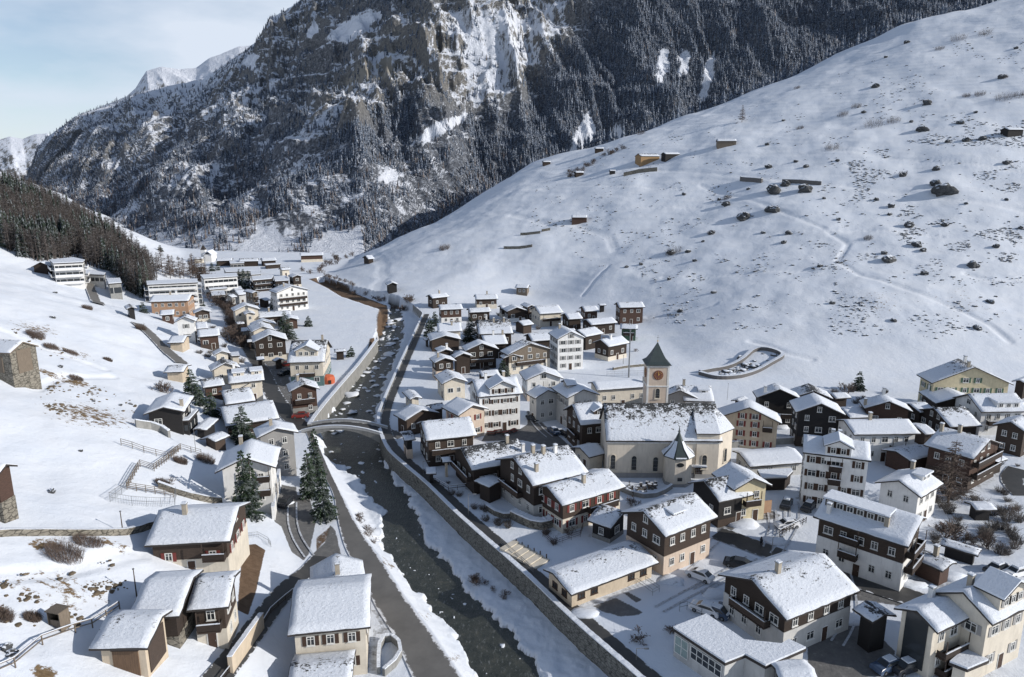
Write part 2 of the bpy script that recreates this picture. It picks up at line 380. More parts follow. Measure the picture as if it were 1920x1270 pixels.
# brown grass showing through: strong patches in world space
gr = np.zeros(GX.shape)
def patch(fr, c, r, s, asp=1.0):
    global gr
    p = on_ground(*fp(fr, c)); q = on_ground(*fp(fr, (c[0]+r, c[1]))); rr = max(1.0, (q-p).length)
    d = np.sqrt((GX-p.x)**2+((GY-p.y)/asp)**2)/rr
    gr = np.maximum(gr, s*np.clip(1.25-d, 0, 1))
for a in [('O',(620,640),270,.75,1.2),('O',(500,420),110,1.0,1),('O',(320,360),110,.8,.6),('O',(250,60),150,.7,1.5),('O',(480,220),160,.65,1),('D',(450,640),420,.62,1),('D',(330,340),170,.9,1),('D',(300,1240),130,1.05,1),
          ('D',(60,600),200,.6,1),('D',(230,830),130,.7,1),('D',(0,800),60,.9,1),('O',(900,700),80,.6,1),('D',(780,330),130,.8,.8),
          ('N',(1250,870),500,.30,1.2),('N',(1650,500),450,.34,1.3),('N',(1350,1130),190,.5,1),('N',(1700,1130),250,.42,1),('N',(1500,330),400,.34,1.5),('N',(600,950),260,.30,1),('N',(1750,700),300,.33,1),
          ('E',(1150,450),110,.62,2.2),('E',(1000,250),90,.6,2.2),('E',(1400,800),90,.55,2.2),('E',(1600,1100),90,.6,2.2),('C',(330,960),130,.45,1)]: patch(*a)
asph = np.zeros(GX.shape)
def paint(fr, pts, v=1.0, z=0.0, soft=.6):
    global asph
    P = arr([at_z(*fp(fr, p), z) for p in pts]); ins = inside(GX, GY, P)
    d = dist_line(GX, GY, P, True)
    asph = np.maximum(asph, v*np.clip(.5+np.where(ins, d, -d)/soft, 0, 1))
paint('F', [(730,1120),(770,1050),(1000,1030),(1045,1000),(1040,900),(1100,960),(1220,1040),(1320,1130),(1420,1190),(1400,1230),(1100,1130),(1000,1110)])
paint('F', [(1050,900),(1210,1040),(1130,1040),(1040,960)])
paint('J', [(1330,400),(1450,350),(1620,345),(1780,310),(1870,360),(1800,400),(1560,420),(1470,490),(1350,520)], .8)
paint('K', [(220,1060),(450,900),(520,900),(745,1120),(740,1270),(230,1290)], 1)
paint('K', [(430,660),(440,830),(560,830),(760,860),(870,820)], .9)
paint('J', [(370,1070),(560,1000),(680,1060),(790,1120),(740,1150),(600,1160),(450,1120)], .9)
paint('J', [(610,970),(660,960),(785,1025),(720,1050)], 1)
paint('J', [(1330,770),(1430,740),(1590,790),(1480,830)], .62)
paint('J', [(1600,710),(1740,750),(1700,770),(1600,735)], .8)
paint('E', [(430,0),(600,0),(650,180),(600,420),(560,480),(470,430),(400,260),(350,240),(360,100)], 1)
paint('E', [(740,190),(790,250),(830,420),(650,480),(600,430),(700,330)], .9)
paint('C', [(1000,120),(1180,100),(1240,330),(1260,470),(1330,500),(1270,540),(1200,500),(1120,380),(1050,240)], .85)
paint('B', [(1090,960),(1400,960),(1440,1160),(1330,1180),(1160,1200),(1130,1060)], .85)
paint('G', [(0,60),(120,90),(250,140),(180,180),(60,130)], .9)
paint('C', [(1140,1010),(1260,1010),(1280,1180),(1100,1260),(1100,1180)], .9)
paint('E', [(1000,780),(1080,800),(1200,950),(1260,1040),(1180,980),(1080,980),(1060,1200),(1030,1200),(1030,930),(1080,900)], .7)
paint('K', [(840,610),(980,640),(1100,740),(940,760),(850,700)], .7)
brown = np.zeros(GX.shape)
def paintb(fr, pts, v=1, z=0, soft=1.5):
    global brown
    P = arr([at_z(*fp(fr, p), z) for p in pts]) if z is not None else arr(gline(fr, pts))
    ins = inside(GX, GY, P); d = dist_line(GX, GY, P, True)
    brown = np.maximum(brown, v*np.clip(.5+np.where(ins, d, -d)/soft, 0, 1))
paintb('P', [(370,400),(520,380),(720,450),(1085,585),(1100,640),(1090,780),(1040,880),(985,870),(985,740),(1015,650),(900,620),(660,540)], 1, 0, 3)
paintb('P', [(920,960),(1000,940),(1000,1040),(900,1060)], .8, -1)
paintb('D', [(1700,345),(1790,335),(1860,380),(1800,660),(1740,840),(1660,800)], 1, None, .5)
paintb('A', [(1480,540),(1560,560),(1640,640),(1700,760),(1760,900),(1850,1080),(1760,1080),(1690,940),(1600,800)], .55, 0, 3)
paintb('E', [(640,300),(760,200),(740,290),(640,420)], .7, 0, .5)
V = np.stack([GX, GY, GZ], -1).reshape(-1, 3)
nr, nc = GX.shape; ii = np.arange(nr*nc).reshape(nr, nc)
Fq = np.stack([ii[:-1,:-1], ii[:-1,1:], ii[1:,1:], ii[1:,:-1]], -1).reshape(-1, 4)
m, nt, b = new_mat('snow_ground'); MAT['snow_ground'] = m
def attr(nt, n):
    a = nt.nodes.new('ShaderNodeAttribute'); a.attribute_name = n; return a.outputs['Fac']
n1 = geopos_noise(nt, .9, 7, .72); n2 = geopos_noise(nt, .12, 4, .55); n3 = geopos_noise(nt, 3.2, 4, .7)
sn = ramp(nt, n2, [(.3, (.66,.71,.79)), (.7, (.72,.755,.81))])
gk = math_(nt, 'ADD', math_(nt, 'MULTIPLY', attr(nt, 'grass'), .41), n1)
gk = math_(nt, 'ADD', gk, math_(nt, 'MULTIPLY', math_(nt, 'SUBTRACT', n3, .5), .22))
gf = ramp(nt, gk, [(.755, g3(0)), (.84, g3(1))])
gcol = ramp(nt, n3, [(.3, (.10,.07,.04)), (.7, (.24,.17,.10))])
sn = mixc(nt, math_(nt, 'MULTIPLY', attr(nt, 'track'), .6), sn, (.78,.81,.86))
c1 = mixc(nt, gf, sn, gcol)
bf = ramp(nt, math_(nt, 'ADD', math_(nt, 'MULTIPLY', attr(nt, 'brown'), .75), math_(nt, 'MULTIPLY', n1, .5)), [(.62, g3(0)), (.78, g3(1))])
c2 = mixc(nt, bf, c1, ramp(nt, n1, [(.3, (.085,.055,.035)), (.7, (.16,.11,.075))]))
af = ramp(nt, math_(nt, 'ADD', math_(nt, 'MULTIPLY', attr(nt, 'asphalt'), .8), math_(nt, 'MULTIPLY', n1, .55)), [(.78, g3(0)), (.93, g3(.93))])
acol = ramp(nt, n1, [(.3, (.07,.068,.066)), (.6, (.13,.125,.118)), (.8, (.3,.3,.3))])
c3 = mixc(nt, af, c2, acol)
stf = attr(nt, 'bed')
c4 = mixc(nt, stf, c3, ramp(nt, n3, [(.3, (.05,.052,.045)), (.7, (.12,.115,.10))]))
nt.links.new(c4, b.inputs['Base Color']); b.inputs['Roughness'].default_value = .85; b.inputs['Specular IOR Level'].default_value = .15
gp = nt.nodes.new('ShaderNodeNewGeometry'); sz0 = nt.nodes.new('ShaderNodeSeparateXYZ'); nt.links.new(gp.outputs['Position'], sz0.inputs[0])
warp = math_(nt, 'ADD', math_(nt, 'MULTIPLY', sz0.outputs[2], 2.1), math_(nt, 'MULTIPLY', geopos_noise(nt, .03, 5, .6), 16)); terr = math_(nt, 'SINE', warp)
terr = math_(nt, 'MULTIPLY', terr, math_(nt, 'MULTIPLY', n2, .28))
hh = math_(nt, 'ADD', math_(nt, 'ADD', math_(nt, 'MULTIPLY', n1, .5), terr), math_(nt, 'MULTIPLY', geopos_noise(nt, .16, 8, .66, stretch=(1, .5, 1)), .55))
bump(nt, b, hh, .55, .5)
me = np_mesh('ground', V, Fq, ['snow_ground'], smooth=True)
inch = (inside(GX, GY, corridor)) & (GZ < WATER_Z-.1) & (GY < 470)
for nm, dat in (('grass', gr), ('asphalt', asph), ('brown', brown), ('bed', inch.astype(float)), ('track', Tr)):
    at = me.attributes.new(nm, 'FLOAT', 'POINT'); at.data.foreach_set('value', dat.ravel().astype(np.float32))
ground = link('ground', me); tag(ground, kind='structure')

# ------------------------------------------------------------------ river water
m, nt, b = new_mat('river_water'); MAT['river_water'] = m
n1 = geopos_noise(nt, .55, 5, .7); n2 = geopos_noise(nt, 1.9, 6, .78, stretch=(1.3, .45, 1))
cc = ramp(nt, n1, [(.3, (.020,.026,.024)), (.55, (.045,.050,.044)), (.75, (.085,.085,.070))])
ff = ramp(nt, n2, [(.57, g3(0)), (.74, g3(.55))])
nt.links.new(mixc(nt, ff, cc, (.45,.48,.5)), b.inputs['Base Color']); b.inputs['Roughness'].default_value = .32
b.inputs['Specular IOR Level'].default_value = .35
bump(nt, b, math_(nt, 'ADD', n2, n1), .6, .25)
# one sheet under the whole river corridor, slightly inside its walls
NR = 220
def resamp_n(L, n):
    P = [Vector((p[0], p[1], 0)) for p in L]; d = [0]
    for a, q in zip(P, P[1:]): d.append(d[-1]+(q-a).length)
    out = []; j = 0
    for i in range(n):
        t = d[-1]*i/(n-1)
        while j < len(P)-2 and d[j+1] < t: j += 1
        out.append(P[j].lerp(P[j+1], (t-d[j])/(d[j+1]-d[j]+1e-9)))
    return out
wl = resamp_n(leftB, NR); wr = resamp_n(wallR, NR)
v = []; f = []
for i in range(NR):
    for k in range(9): q = wl[i].lerp(wr[i], k/8*.985+.005); v.append((q.x, q.y, WATER_Z))
for i in range(NR-1):
    for k in range(8): f.append((i*9+k, i*9+k+1, (i+1)*9+k+1, (i+1)*9+k))
river = link('river', np_mesh('river', v, f, ['river_water'])); tag(river, kind='structure')

# ------------------------------------------------------------------ roads
m, nt, b = new_mat('asphalt'); MAT['asphalt'] = m
n1 = geopos_noise(nt, .8, 6, .7); ac = attr(nt, 'across')
ed = math_(nt, 'ABSOLUTE', math_(nt, 'SUBTRACT', ac, .5))
k = math_(nt, 'ADD', math_(nt, 'MULTIPLY', ed, 1.35), math_(nt, 'MULTIPLY', n1, .55))
fs = ramp(nt, k, [(.86, g3(0)), (.93, g3(1))])
ca = ramp(nt, geopos_noise(nt, .25, 6, .65), [(.3, (.115,.112,.108)), (.7, (.165,.16,.153))])
nt.links.new(mixc(nt, fs, ca, (.74,.76,.8)), b.inputs['Base Color']); b.inputs['Roughness'].default_value = .8; bump(nt, b, n1, .3, .05)
m, nt, b = new_mat('asphalt_dark'); MAT['asphalt_dark'] = m
n1 = geopos_noise(nt, .8, 6, .7); ac = attr(nt, 'across')
ed = math_(nt, 'ABSOLUTE', math_(nt, 'SUBTRACT', ac, .5))
k = math_(nt, 'ADD', math_(nt, 'MULTIPLY', ed, 1.1), math_(nt, 'MULTIPLY', n1, .7))
fs = ramp(nt, k, [(.86, g3(0)), (.93, g3(1))])
ca = ramp(nt, geopos_noise(nt, .5, 6, .65), [(.3, (.035,.036,.038)), (.7, (.065,.064,.062))])
nt.links.new(mixc(nt, fs, ca, (.70,.73,.78)), b.inputs['Base Color']); b.inputs['Roughness'].default_value = .6; bump(nt, b, n1, .3, .05)
def ribbon(name, L, Rr, mat, n=120, dz=.11, nx=8, kind='structure', zfun=None):
    l = resamp_n(smooth_line(resample(L, 2), 3), n); r = resamp_n(smooth_line(resample(Rr, 2), 3), n); v = []; f = []; acr = []
    for i in range(n):
        for k in range(nx+1):
            q = l[i].lerp(r[i], k/nx); z = zfun(q.x, q.y) if zfun else float(base_h(q.x, q.y))
            v.append((q.x, q.y, z+dz)); acr.append(k/nx)
    for i in range(n-1):
        for k in range(nx): a = i*(nx+1)+k; f.append((a, a+1, a+nx+2, a+nx+1))
    me = np_mesh(name, v, f, [mat], smooth=True)
    at = me.attributes.new('across', 'FLOAT', 'POINT'); at.data.foreach_set('value', np.array(acr, np.float32))
    o = link(name, me)
    if kind: o['kind'] = kind
    return o
def offset_line(L, w):
    P = [Vector((p[0], p[1], 0)) for p in L]; l = []; r = []
    for i, p in enumerate(P):
        d = (P[min(i+1, len(P)-1)]-P[max(i-1, 0)]).normalized(); nn = Vector((-d.y, d.x, 0))
        l.append(p+nn*w/2); r.append(p-nn*w/2)
    return l, r
def road(name, fr, pts, w, mat='asphalt', dz=.11, n=100, z=None):
    L = [at_z(*fp(fr, p), z) for p in pts] if z is not None else gline(fr, pts)
    l, r = offset_line(smooth_line(resample(L, 3), 2), w); return ribbon(name, l, r, mat, n, dz)
P0 = lambda pts: [at_z(x, y, 0) for x, y in pts]
ribbon('river_road', P0([(574,812),(590,850),(606,890),(627,930),(633,978),(648,1037),(680,1080),(704,1144),(738,1187),(757,1238),(772,1270),(800,1330)]),
       P0([(582,806),(600,842),(618,885),(640,930),(660,972),(677,1000),(714,1052),(755,1117),(808,1187),(848,1248),(866,1275),(905,1330)]), 'asphalt', 220, .12, 12)
road('village_street', 'X', [(572,806),(548,788),(528,765),(508,735),(497,705),(480,680),(462,648),(440,612),(425,580),(410,560),(396,545)], 4.6, 'asphalt_dark', .13, 160, z=0)
road('main_road', 'X', [(1345,1000),(1400,1022),(1500,1055),(1600,1090),(1700,1118),(1800,1150)], 4.6, 'asphalt_dark', .13, 80, z=0)
road('lane', 'X', [(600,1045),(580,1070),(545,1100),(510,1135),(485,1170),(455,1215),(420,1260),(395,1290)], 2.6, 'asphalt_dark', .2, 90)
road('hillside_road', 'X', [(257,608),(275,622),(300,645),(318,665),(342,683)], 3.6, 'asphalt', .35, 50)
road('hillside_road', 'X', [(168,533),(172,548),(178,560),(186,572)], 3.8, 'asphalt', .5, 30)
road('orchard_road', 'X', [(1910,880),(1880,905),(1920,930)], 4.0, 'asphalt_dark', .12, 30, z=0)

# ------------------------------------------------------------------ embankment walls and quay path
def wall_strip(name, line, w, z0, z1, mat, top=None, label=None, cat='wall', snow=.14, off=0.0, nn=260, zf=None, topw=None):
    L = resamp_n(smooth_line(resample(line, 2), 2), nn)
    l, r = offset_line(L, w)
    if off:
        l = [p+(q-p).normalized()*off for p, q in zip(l, r)]; r = [p+(q-p).normalized()*w for p, q in zip(l, r)]
    mb = MB(); n = len(l); v = []
    for i in range(n):
        b0 = z0 if zf is None else zf(L[i].x, L[i].y)+z0; b1 = z1 if zf is None else zf(L[i].x, L[i].y)+z1
        v += [(l[i].x, l[i].y, b0), (l[i].x, l[i].y, b1), (r[i].x, r[i].y, b1), (r[i].x, r[i].y, b0)]
    f = []
    for i in range(n-1):
        for k in range(3): f.append((i*4+k, (i+1)*4+k, (i+1)*4+k+1, i*4+k+1))
    f += [(0,1,2,3), (4*n-1,4*n-2,4*n-3,4*n-4)]
    mb.add(v, f, mat); o = mb.obj(name)
    if label: tag(o, label, cat)
    if snow:
        mb = MB(); v = []
        for i in range(n):
            b1 = z1 if zf is None else zf(L[i].x, L[i].y)+z1
            hh = snow*(.7+.6*random.random()); a = l[i].lerp(r[i], -.06); c = l[i].lerp(r[i], 1.06)
            v += [(a.x, a.y, b1+.003), (a.x, a.y, b1+hh), (c.x, c.y, b1+hh), (c.x, c.y, b1+.003)]
        f = []
        for i in range(n-1):
            for k in range(3): f.append((i*4+k, (i+1)*4+k, (i+1)*4+k+1, i*4+k+1))
        f += [(0,1,2,3), (4*n-1,4*n-2,4*n-3,4*n-4)]
        mb.add(v, f, 'roof_snow_full'); mb.obj('snow_cap', o)
    return o
wall_strip('embankment_wall', wallR[9:], .7, -5, .55, 'stone_wall', label='long stone block embankment wall topped with snow on the right bank below the bridge')
wall_strip('embankment_wall', wallR[4:10], .6, -5, .75, 'concrete', label='concrete flood wall with snowy top along the right bank above the bridge')
lw = [at_z(x, y, .3) for x, y in [(706,640),(690,662),(668,690),(640,722),(612,755),(589,784),(580,799)]]
wall_strip('embankment_wall', lw, .9, -5, .7, 'concrete', label='light concrete flood wall on the left bank above the bridge', snow=.2)
# quay path right of the parapet
wr_ = [Vector((p.x, p.y, 0)) for p in wallR[5:]]
def shift(L, d):
    l, r = offset_line(smooth_line(resample(L, 4), 2), abs(2*d)); return r if d > 0 else l
q1 = shift(wr_, -.45); q2 = shift(wr_, -2.6)
cx = sum((p.x for p in q1))/len(q1)
ribbon('quay_path', q1, q2, 'asphalt_dark', 260, .14, 6)
# ------------------------------------------------------------------ mountains
def interp(xs, ys, x): return np.interp(x, xs, ys)
def px2a(p): return (p-960)/F_PX
def sil_z(px, py, t): return CAM_Z+ray(px, py)[2]*t
m, nt, b = new_mat('mountain_rock'); MAT['mountain_rock'] = m
g = nt.nodes.new('ShaderNodeNewGeometry'); sx = nt.nodes.new('ShaderNodeSeparateXYZ'); nt.links.new(g.outputs['True Normal'], sx.inputs[0])
nA = geopos_noise(nt, .012, 8, .65); nB = geopos_noise(nt, .07, 8, .75, stretch=(1, 1, .55)); nC = geopos_noise(nt, .35, 5, .7)
k = math_(nt, 'ADD', math_(nt, 'MULTIPLY', nB, 1.15), math_(nt, 'MULTIPLY', sx.outputs[2], .85))
k = math_(nt, 'ADD', k, math_(nt, 'MULTIPLY', attr(nt, 'snowy'), .55))
k = math_(nt, 'ADD', k, math_(nt, 'MULTIPLY', nC, .25))
sf = ramp(nt, k, [(1.045, g3(0)), (1.13, g3(1))]) if False else None
mr = nt.nodes.new('ShaderNodeMapRange'); mr.inputs[1].default_value = 1.29; mr.inputs[2].default_value = 1.43; nt.links.new(k, mr.inputs[0])
rock = ramp(nt, nC, [(.25, (.07,.073,.08)), (.5, (.18,.178,.172)), (.8, (.36,.33,.285))])
tan = mixc(nt, attr(nt, 'tan'), rock, (.30,.285,.255))
forest = ramp(nt, nC, [(.3, (.04,.05,.068)), (.5, (.12,.13,.15)), (.72, (.36,.40,.47))])  # bluish tones carry the air haze in the forest floor colour
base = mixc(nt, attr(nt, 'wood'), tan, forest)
cc = mixc(nt, mr.outputs[0], base, (.72,.76,.84))
nt.links.new(cc, b.inputs['Base Color']); b.inputs['Roughness'].default_value = .95; b.inputs['Specular IOR Level'].default_value = .1
bump(nt, b, math_(nt, 'ADD', nB, math_(nt, 'MULTIPLY', nC, .4)), .9, 6.0)

ridge_px = [(-300,560),(-150,440),(0,372),(40,345),(75,320),(100,268),(120,250),(175,210),(225,190),(280,172),(340,158),(410,142),(470,102),(520,58),(536,25),(575,8),(650,-60),(800,-160),(1000,-240),(1300,-300),(1920,-320),(2600,-300)]
t1_px = [(-300,1900),(0,1800),(300,1600),(500,1500),(700,1350),(1000,1250),(1400,1250),(1920,1300),(2600,1300)]
t0_px = [(-300,1300),(-50,1150),(100,900),(200,700),(300,610),(400,565),(680,545),(820,620),(960,700),(1200,760),(1600,800),(1920,850),(2600,900)]
def mount_z(a, t):
    px = a*F_PX+960
    t1 = interp([p[0] for p in t1_px], [p[1] for p in t1_px], px); t0 = interp([p[0] for p in t0_px], [p[1] for p in t0_px], px)
    py = interp([p[0] for p in ridge_px], [p[1] for p in ridge_px], px)+9
    b_ = (635-py)/F_PX; z1 = CAM_Z-(SP-b_*CP)/(CP+b_*SP)*t1
    u = (t-t0)/(t1-t0); s = np.clip(u, 0, 1)
    x = a*t; y = t
    prof = s**1.12
    z = z1*prof-6*(u < 0)*np.clip(-u*20, 0, 1)
    env = np.clip(s*5, 0, 1)*np.clip((1-s)*3.2+.18, 0, 1)
    wx = x+50*(fbm(x/160, y/160, 3, 51)-.5); wy = y+50*(fbm(x/160, y/160, 3, 52)-.5)
    # ribs running obliquely down the wall, ledges across it
    r1 = fbm((wx+.55*wy)/150, (wy-.2*wx)/260, 6, 61, True)-.55
    r2 = fbm((wx+.4*z)/48, (wy*.7-.9*z)/60, 5, 67, True)-.55
    z = z+env*z1*.21*r1*1.5+env*38*r2
    led = fbm(wx/80, z/26, 3, 71)
    z = z+env*np.clip(z1/300, 0, 1.3)*16*(led-.5)
    z = np.where(u > 1, z-(u-1)*z1*.8, z)
    return z, s, u
mc = np.concatenate([np.linspace(-1.3, -.76, 50, endpoint=False), np.linspace(-.76, .80, 760), np.linspace(.80, 1.3, 40)[1:]]); 
us = np.concatenate([np.linspace(-.04, 1.0, 520), np.linspace(1.02, 1.5, 14)])
AA, UU = np.meshgrid(mc, us)
pxx = AA*F_PX+960
t1g = interp([p[0] for p in t1_px], [p[1] for p in t1_px], pxx); t0g = interp([p[0] for p in t0_px], [p[1] for p in t0_px], pxx)
TT = t0g+(t1g-t0g)*UU; ZZ, SS, _ = mount_z(AA, TT)
XX = AA*TT; YY = TT
def proj(x, y, z):     # world -> photo pixel, used only to read off which slope a point belongs to
    dz = z-CAM_Z; dep = y*CP-dz*SP; return 960+F_PX*x/dep, 635-F_PX*(y*SP+dz*CP)/dep
PXg, PYg = proj(XX, YY, ZZ)
snow_fields = [[(445,472),(470,450),(490,428),(512,418),(526,440),(532,470)], [(575,470),(598,450),(622,430),(650,432),(676,428),(684,482),(600,484)],
               [(772,272),(800,245),(830,222),(880,212),(860,236),(820,256),(790,272)], [(713,338),(722,320),(744,320),(746,336),(726,346)],
               [(1225,160),(1232,98),(1250,95),(1258,120),(1238,165)], [(1268,140),(1278,95),(1292,100),(1288,138)], [(1312,190),(1322,120),(1342,92),(1345,120),(1325,185)],
               [(1062,300),(1080,240),(1105,205),(1118,250),(1100,300)], [(1130,300),(1150,230),(1170,240),(1180,300)], [(372,475),(390,452),(402,450),(400,478)],
               [(610,75),(640,45),(690,22),(715,25),(690,55),(650,80)],[(575,60),(590,40),(600,50),(585,75)],[(455,120),(475,100),(490,105),(470,130)], [(300,150),(330,128),(400,140),(380,160),(320,165)]]
cliff = [(690,60),(760,10),(840,-10),(900,-40),(1080,-40),(1080,30),(1050,90),(1010,130),(975,170),(930,185),(880,205),(820,180),(760,175),(700,215),(650,235),(600,250),(560,230),(600,170),(650,120)]
bright = [(830,30),(870,0),(1060,15),(1050,70),(1000,120),(960,175),(900,200),(870,180),(880,120),(850,80)]
tanp = [(640,165),(680,120),(735,98),(745,120),(715,148),(680,165),(650,180)]
tan2 = [(160,260),(200,225),(290,220),(280,260),(210,290),(170,310),(100,340),(95,320)]
def pmask(PX, PY, polys, soft):
    o = np.zeros(PX.shape)
    jx = PX+(fbm(PX/14, PY/14, 3, 81)-.5)*16; jy = PY+(fbm(PX/14, PY/14, 3, 82)-.5)*16
    for P in polys:
        P = np.array(P, float); bb = (PX > P[:,0].min()-40) & (PX < P[:,0].max()+40) & (PY > P[:,1].min()-40) & (PY < P[:,1].max()+40)
        if not bb.any(): continue
        d = dist_line(jx[bb], jy[bb], P, True); i = inside(jx[bb], jy[bb], P)
        o[bb] = np.maximum(o[bb], np.clip(.5+np.where(i, d, -d)/soft, 0, 1))
    return o
sm = pmask(PXg, PYg, snow_fields, 5); cl = pmask(PXg, PYg, [cliff], 60); br = pmask(PXg, PYg, [bright], 50)
tm = np.maximum(pmask(PXg, PYg, [tanp], 8), .55*pmask(PXg, PYg, [tan2], 25))
edge_rock = np.clip((230-(PYg-np.interp(PXg, [p[0] for p in ridge_px], [p[1] for p in ridge_px])))/230, 0, 1)*(PXg < 700)
low = fbm(XX/90, ZZ/90, 4, 91)
wood = np.clip(1-cl*.95-edge_rock*.75, 0, 1)
snowy = np.clip(1.3*sm+.50*br+.24*cl+.20*edge_rock+(low-.5)*.35-.06*wood*(1-sm)+.10*(fbm(XX/30,(ZZ*1.5+YY*.3)/45,4,98)-.5)*4*(1-sm), -1, 2)
V = np.stack([XX, YY, ZZ], -1).reshape(-1, 3); nr, nc = XX.shape; ii = np.arange(nr*nc).reshape(nr, nc)
Fq = np.stack([ii[:-1,:-1], ii[:-1,1:], ii[1:,1:], ii[1:,:-1]], -1).reshape(-1, 4)
me = np_mesh('mountain', V, Fq, ['mountain_rock'])
for nm, dat in (('snowy', snowy), ('tan', np.clip(tm*1.1, 0, 1)), ('wood', wood)):
    at = me.attributes.new(nm, 'FLOAT', 'POINT'); at.data.foreach_set('value', dat.ravel().astype(np.float32))
tag(link('mountain', me), kind='structure')
# farther peaks
def far_peak(name, pts, t, depth, snow, seed):
    xs = [p[0] for p in pts]; ys = [p[1] for p in pts]
    a = np.linspace(px2a(xs[0]), px2a(xs[-1]), 260); u = np.linspace(0, 1, 110); A2, U2 = np.meshgrid(a, u)
    py = np.interp(A2*F_PX+960, xs, ys); b_ = (635-py)/F_PX; z1 = CAM_Z-(SP-b_*CP)/(CP+b_*SP)*t
    TT2 = t-depth*(1-U2); Z2 = z1-(1-U2)**1.1*depth*.75+np.clip((1-U2)*4, .12, 1)*60*(fbm(A2*t/130+.4*U2*3, U2*depth/150, 5, seed, True)-.55)
    V = np.stack([A2*TT2, TT2, Z2], -1).reshape(-1, 3); nr, nc = A2.shape; ii = np.arange(nr*nc).reshape(nr, nc)
    me = np_mesh(name, V, np.stack([ii[:-1,:-1], ii[:-1,1:], ii[1:,1:], ii[1:,:-1]], -1).reshape(-1, 4), ['mountain_rock'])
    at = me.attributes.new('snowy', 'FLOAT', 'POINT'); at.data.foreach_set('value', np.full(len(V), snow, np.float32))
    tag(link(name, me), kind='structure')
far_peak('far_mountain', [(-400,480),(-120,340),(-20,302),(0,290),(28,264),(52,257),(75,262),(100,252),(122,250),(160,290),(240,380)], 2600, 700, .16, 401)
far_peak('snowy_peak', [(240,240),(272,182),(290,166),(312,134),(340,126),(372,130),(400,127),(425,110),(455,98),(480,86),(505,84),(560,140),(620,240)], 1950, 420, .55, 402)

# ------------------------------------------------------------------ conifers and forests
def cone_tree(seed, layers=4, n=6, h=1.0, r=.2, flare=.45):
    rr = random.Random(seed); V = []; F = []
    for k in range(layers):
        z0 = h*(.08+.82*k/layers); z1 = min(h, z0+h*(1.25/layers)*(1.0 if k < layers-1 else 1.3)); ra = r*(1-k/layers)**.85+.012
        c = len(V); V.append((rr.uniform(-.01,.01), rr.uniform(-.01,.01), z1 if k < layers-1 else h))
        m_ = n*2
        for i in range(m_):
            q = ra*(rr.uniform(.85,1.2) if i % 2 == 0 else rr.uniform(.4,.62)); an = 2*math.pi*i/m_+k*.7
            V.append((q*math.cos(an), q*math.sin(an), z0-(h*.03 if i % 2 == 0 else -h*.03)))
        for i in range(m_): F.append((c, c+1+i, c+1+(i+1) % m_))
    return np.array(V), np.array(F)
def bare_tree_lowpoly(seed, h=1.0):
    rr = random.Random(seed); V = []; F = []
    def blade(a, b, w):
        c = len(V); d = np.array(b)-np.array(a); s = np.cross(d, (rr.uniform(-1,1), rr.uniform(-1,1), .3)); s = s/(np.linalg.norm(s)+1e-9)*w
        V.extend([tuple(np.array(a)-s), tuple(np.array(a)+s), tuple(b)]); F.append((c, c+1, c+2))
    for k in range(3): blade((0,0,0), (rr.uniform(-.01,.01), rr.uniform(-.01,.01), h), .016)
    for k in range(34):
        z = h*rr.uniform(.25,.93); an = rr.uniform(0, 6.28); L = .23*h*(1.12-z/h)*rr.uniform(.7,1.3)
        p = (L*math.cos(an), L*math.sin(an), z+L*.35); blade((0,0,z), p, .007)
        for _ in range(2):
            f = rr.uniform(.35,.9); q = (p[0]*f, p[1]*f, z+L*.35*f); blade(q, (q[0]+rr.uniform(-.06,.06), q[1]+rr.uniform(-.06,.06), q[2]+rr.uniform(-.01,.07)), .004)
    return np.array(V), np.array(F)
def scatter(templates, pos, scl, wid, rot, pick):
    Vs = []; Fs = []; off = 0; ids = []
    for i, (TV, TF) in enumerate(templates):
        s = np.where(pick == i)[0]
        if not len(s): continue
        c, n_ = np.cos(rot[s])[:,None], np.sin(rot[s])[:,None]
        x = (TV[None,:,0]*c-TV[None,:,1]*n_)*(scl[s]*wid[s])[:,None]+pos[s,0][:,None]
        y = (TV[None,:,0]*n_+TV[None,:,1]*c)*(scl[s]*wid[s])[:,None]+pos[s,1][:,None]
        z = TV[None,:,2]*scl[s][:,None]+pos[s,2][:,None]
        Vs.append(np.stack([x, y, z], -1).reshape(-1, 3)); k = len(TV)
        Fs.append((TF[None]+(np.arange(len(s))*k)[:,None,None]+off).reshape(-1, 3)); off += len(s)*k; ids.append(np.repeat(rng.random(len(s)), k))
    return np.vstack(Vs), np.vstack(Fs), np.concatenate(ids)
def forestm(name, lo, hi, frost, snowcol=(.62,.66,.74)):
    m, nt, b = new_mat(name)
    cc = ramp(nt, attr(nt, 'tone'), [(0, lo), (1, hi)])
    g = nt.nodes.new('ShaderNodeNewGeometry'); s_ = nt.nodes.new('ShaderNodeSeparateXYZ'); nt.links.new(g.outputs['Normal'], s_.inputs[0])
    n_ = geopos_noise(nt, 1.1, 4, .75)
    k = math_(nt, 'ADD', n_, math_(nt, 'MULTIPLY', math_(nt, 'ABSOLUTE', s_.outputs[2]), .18))
    f = ramp(nt, k, [(.62, g3(0)), (.74, g3(frost))])
    nt.links.new(mixc(nt, f, cc, snowcol), b.inputs['Base Color']); b.inputs['Roughness'].default_value = .9; b.inputs['Specular IOR Level'].default_value = .1
    MAT[name] = m
forestm('needles_haze', (.030,.045,.072), (.115,.145,.195), .7)  # blue distance haze mixed into the needle colours
forestm('needles', (.014,.022,.018), (.036,.048,.036), .35)
forestm('needles_near', (.012,.024,.014), (.04,.062,.034), .22)
forestm('needles_frost', (.018,.026,.022), (.05,.062,.052), .75)
forestm('larch_twigs', (.050,.044,.042), (.115,.102,.096), .3)
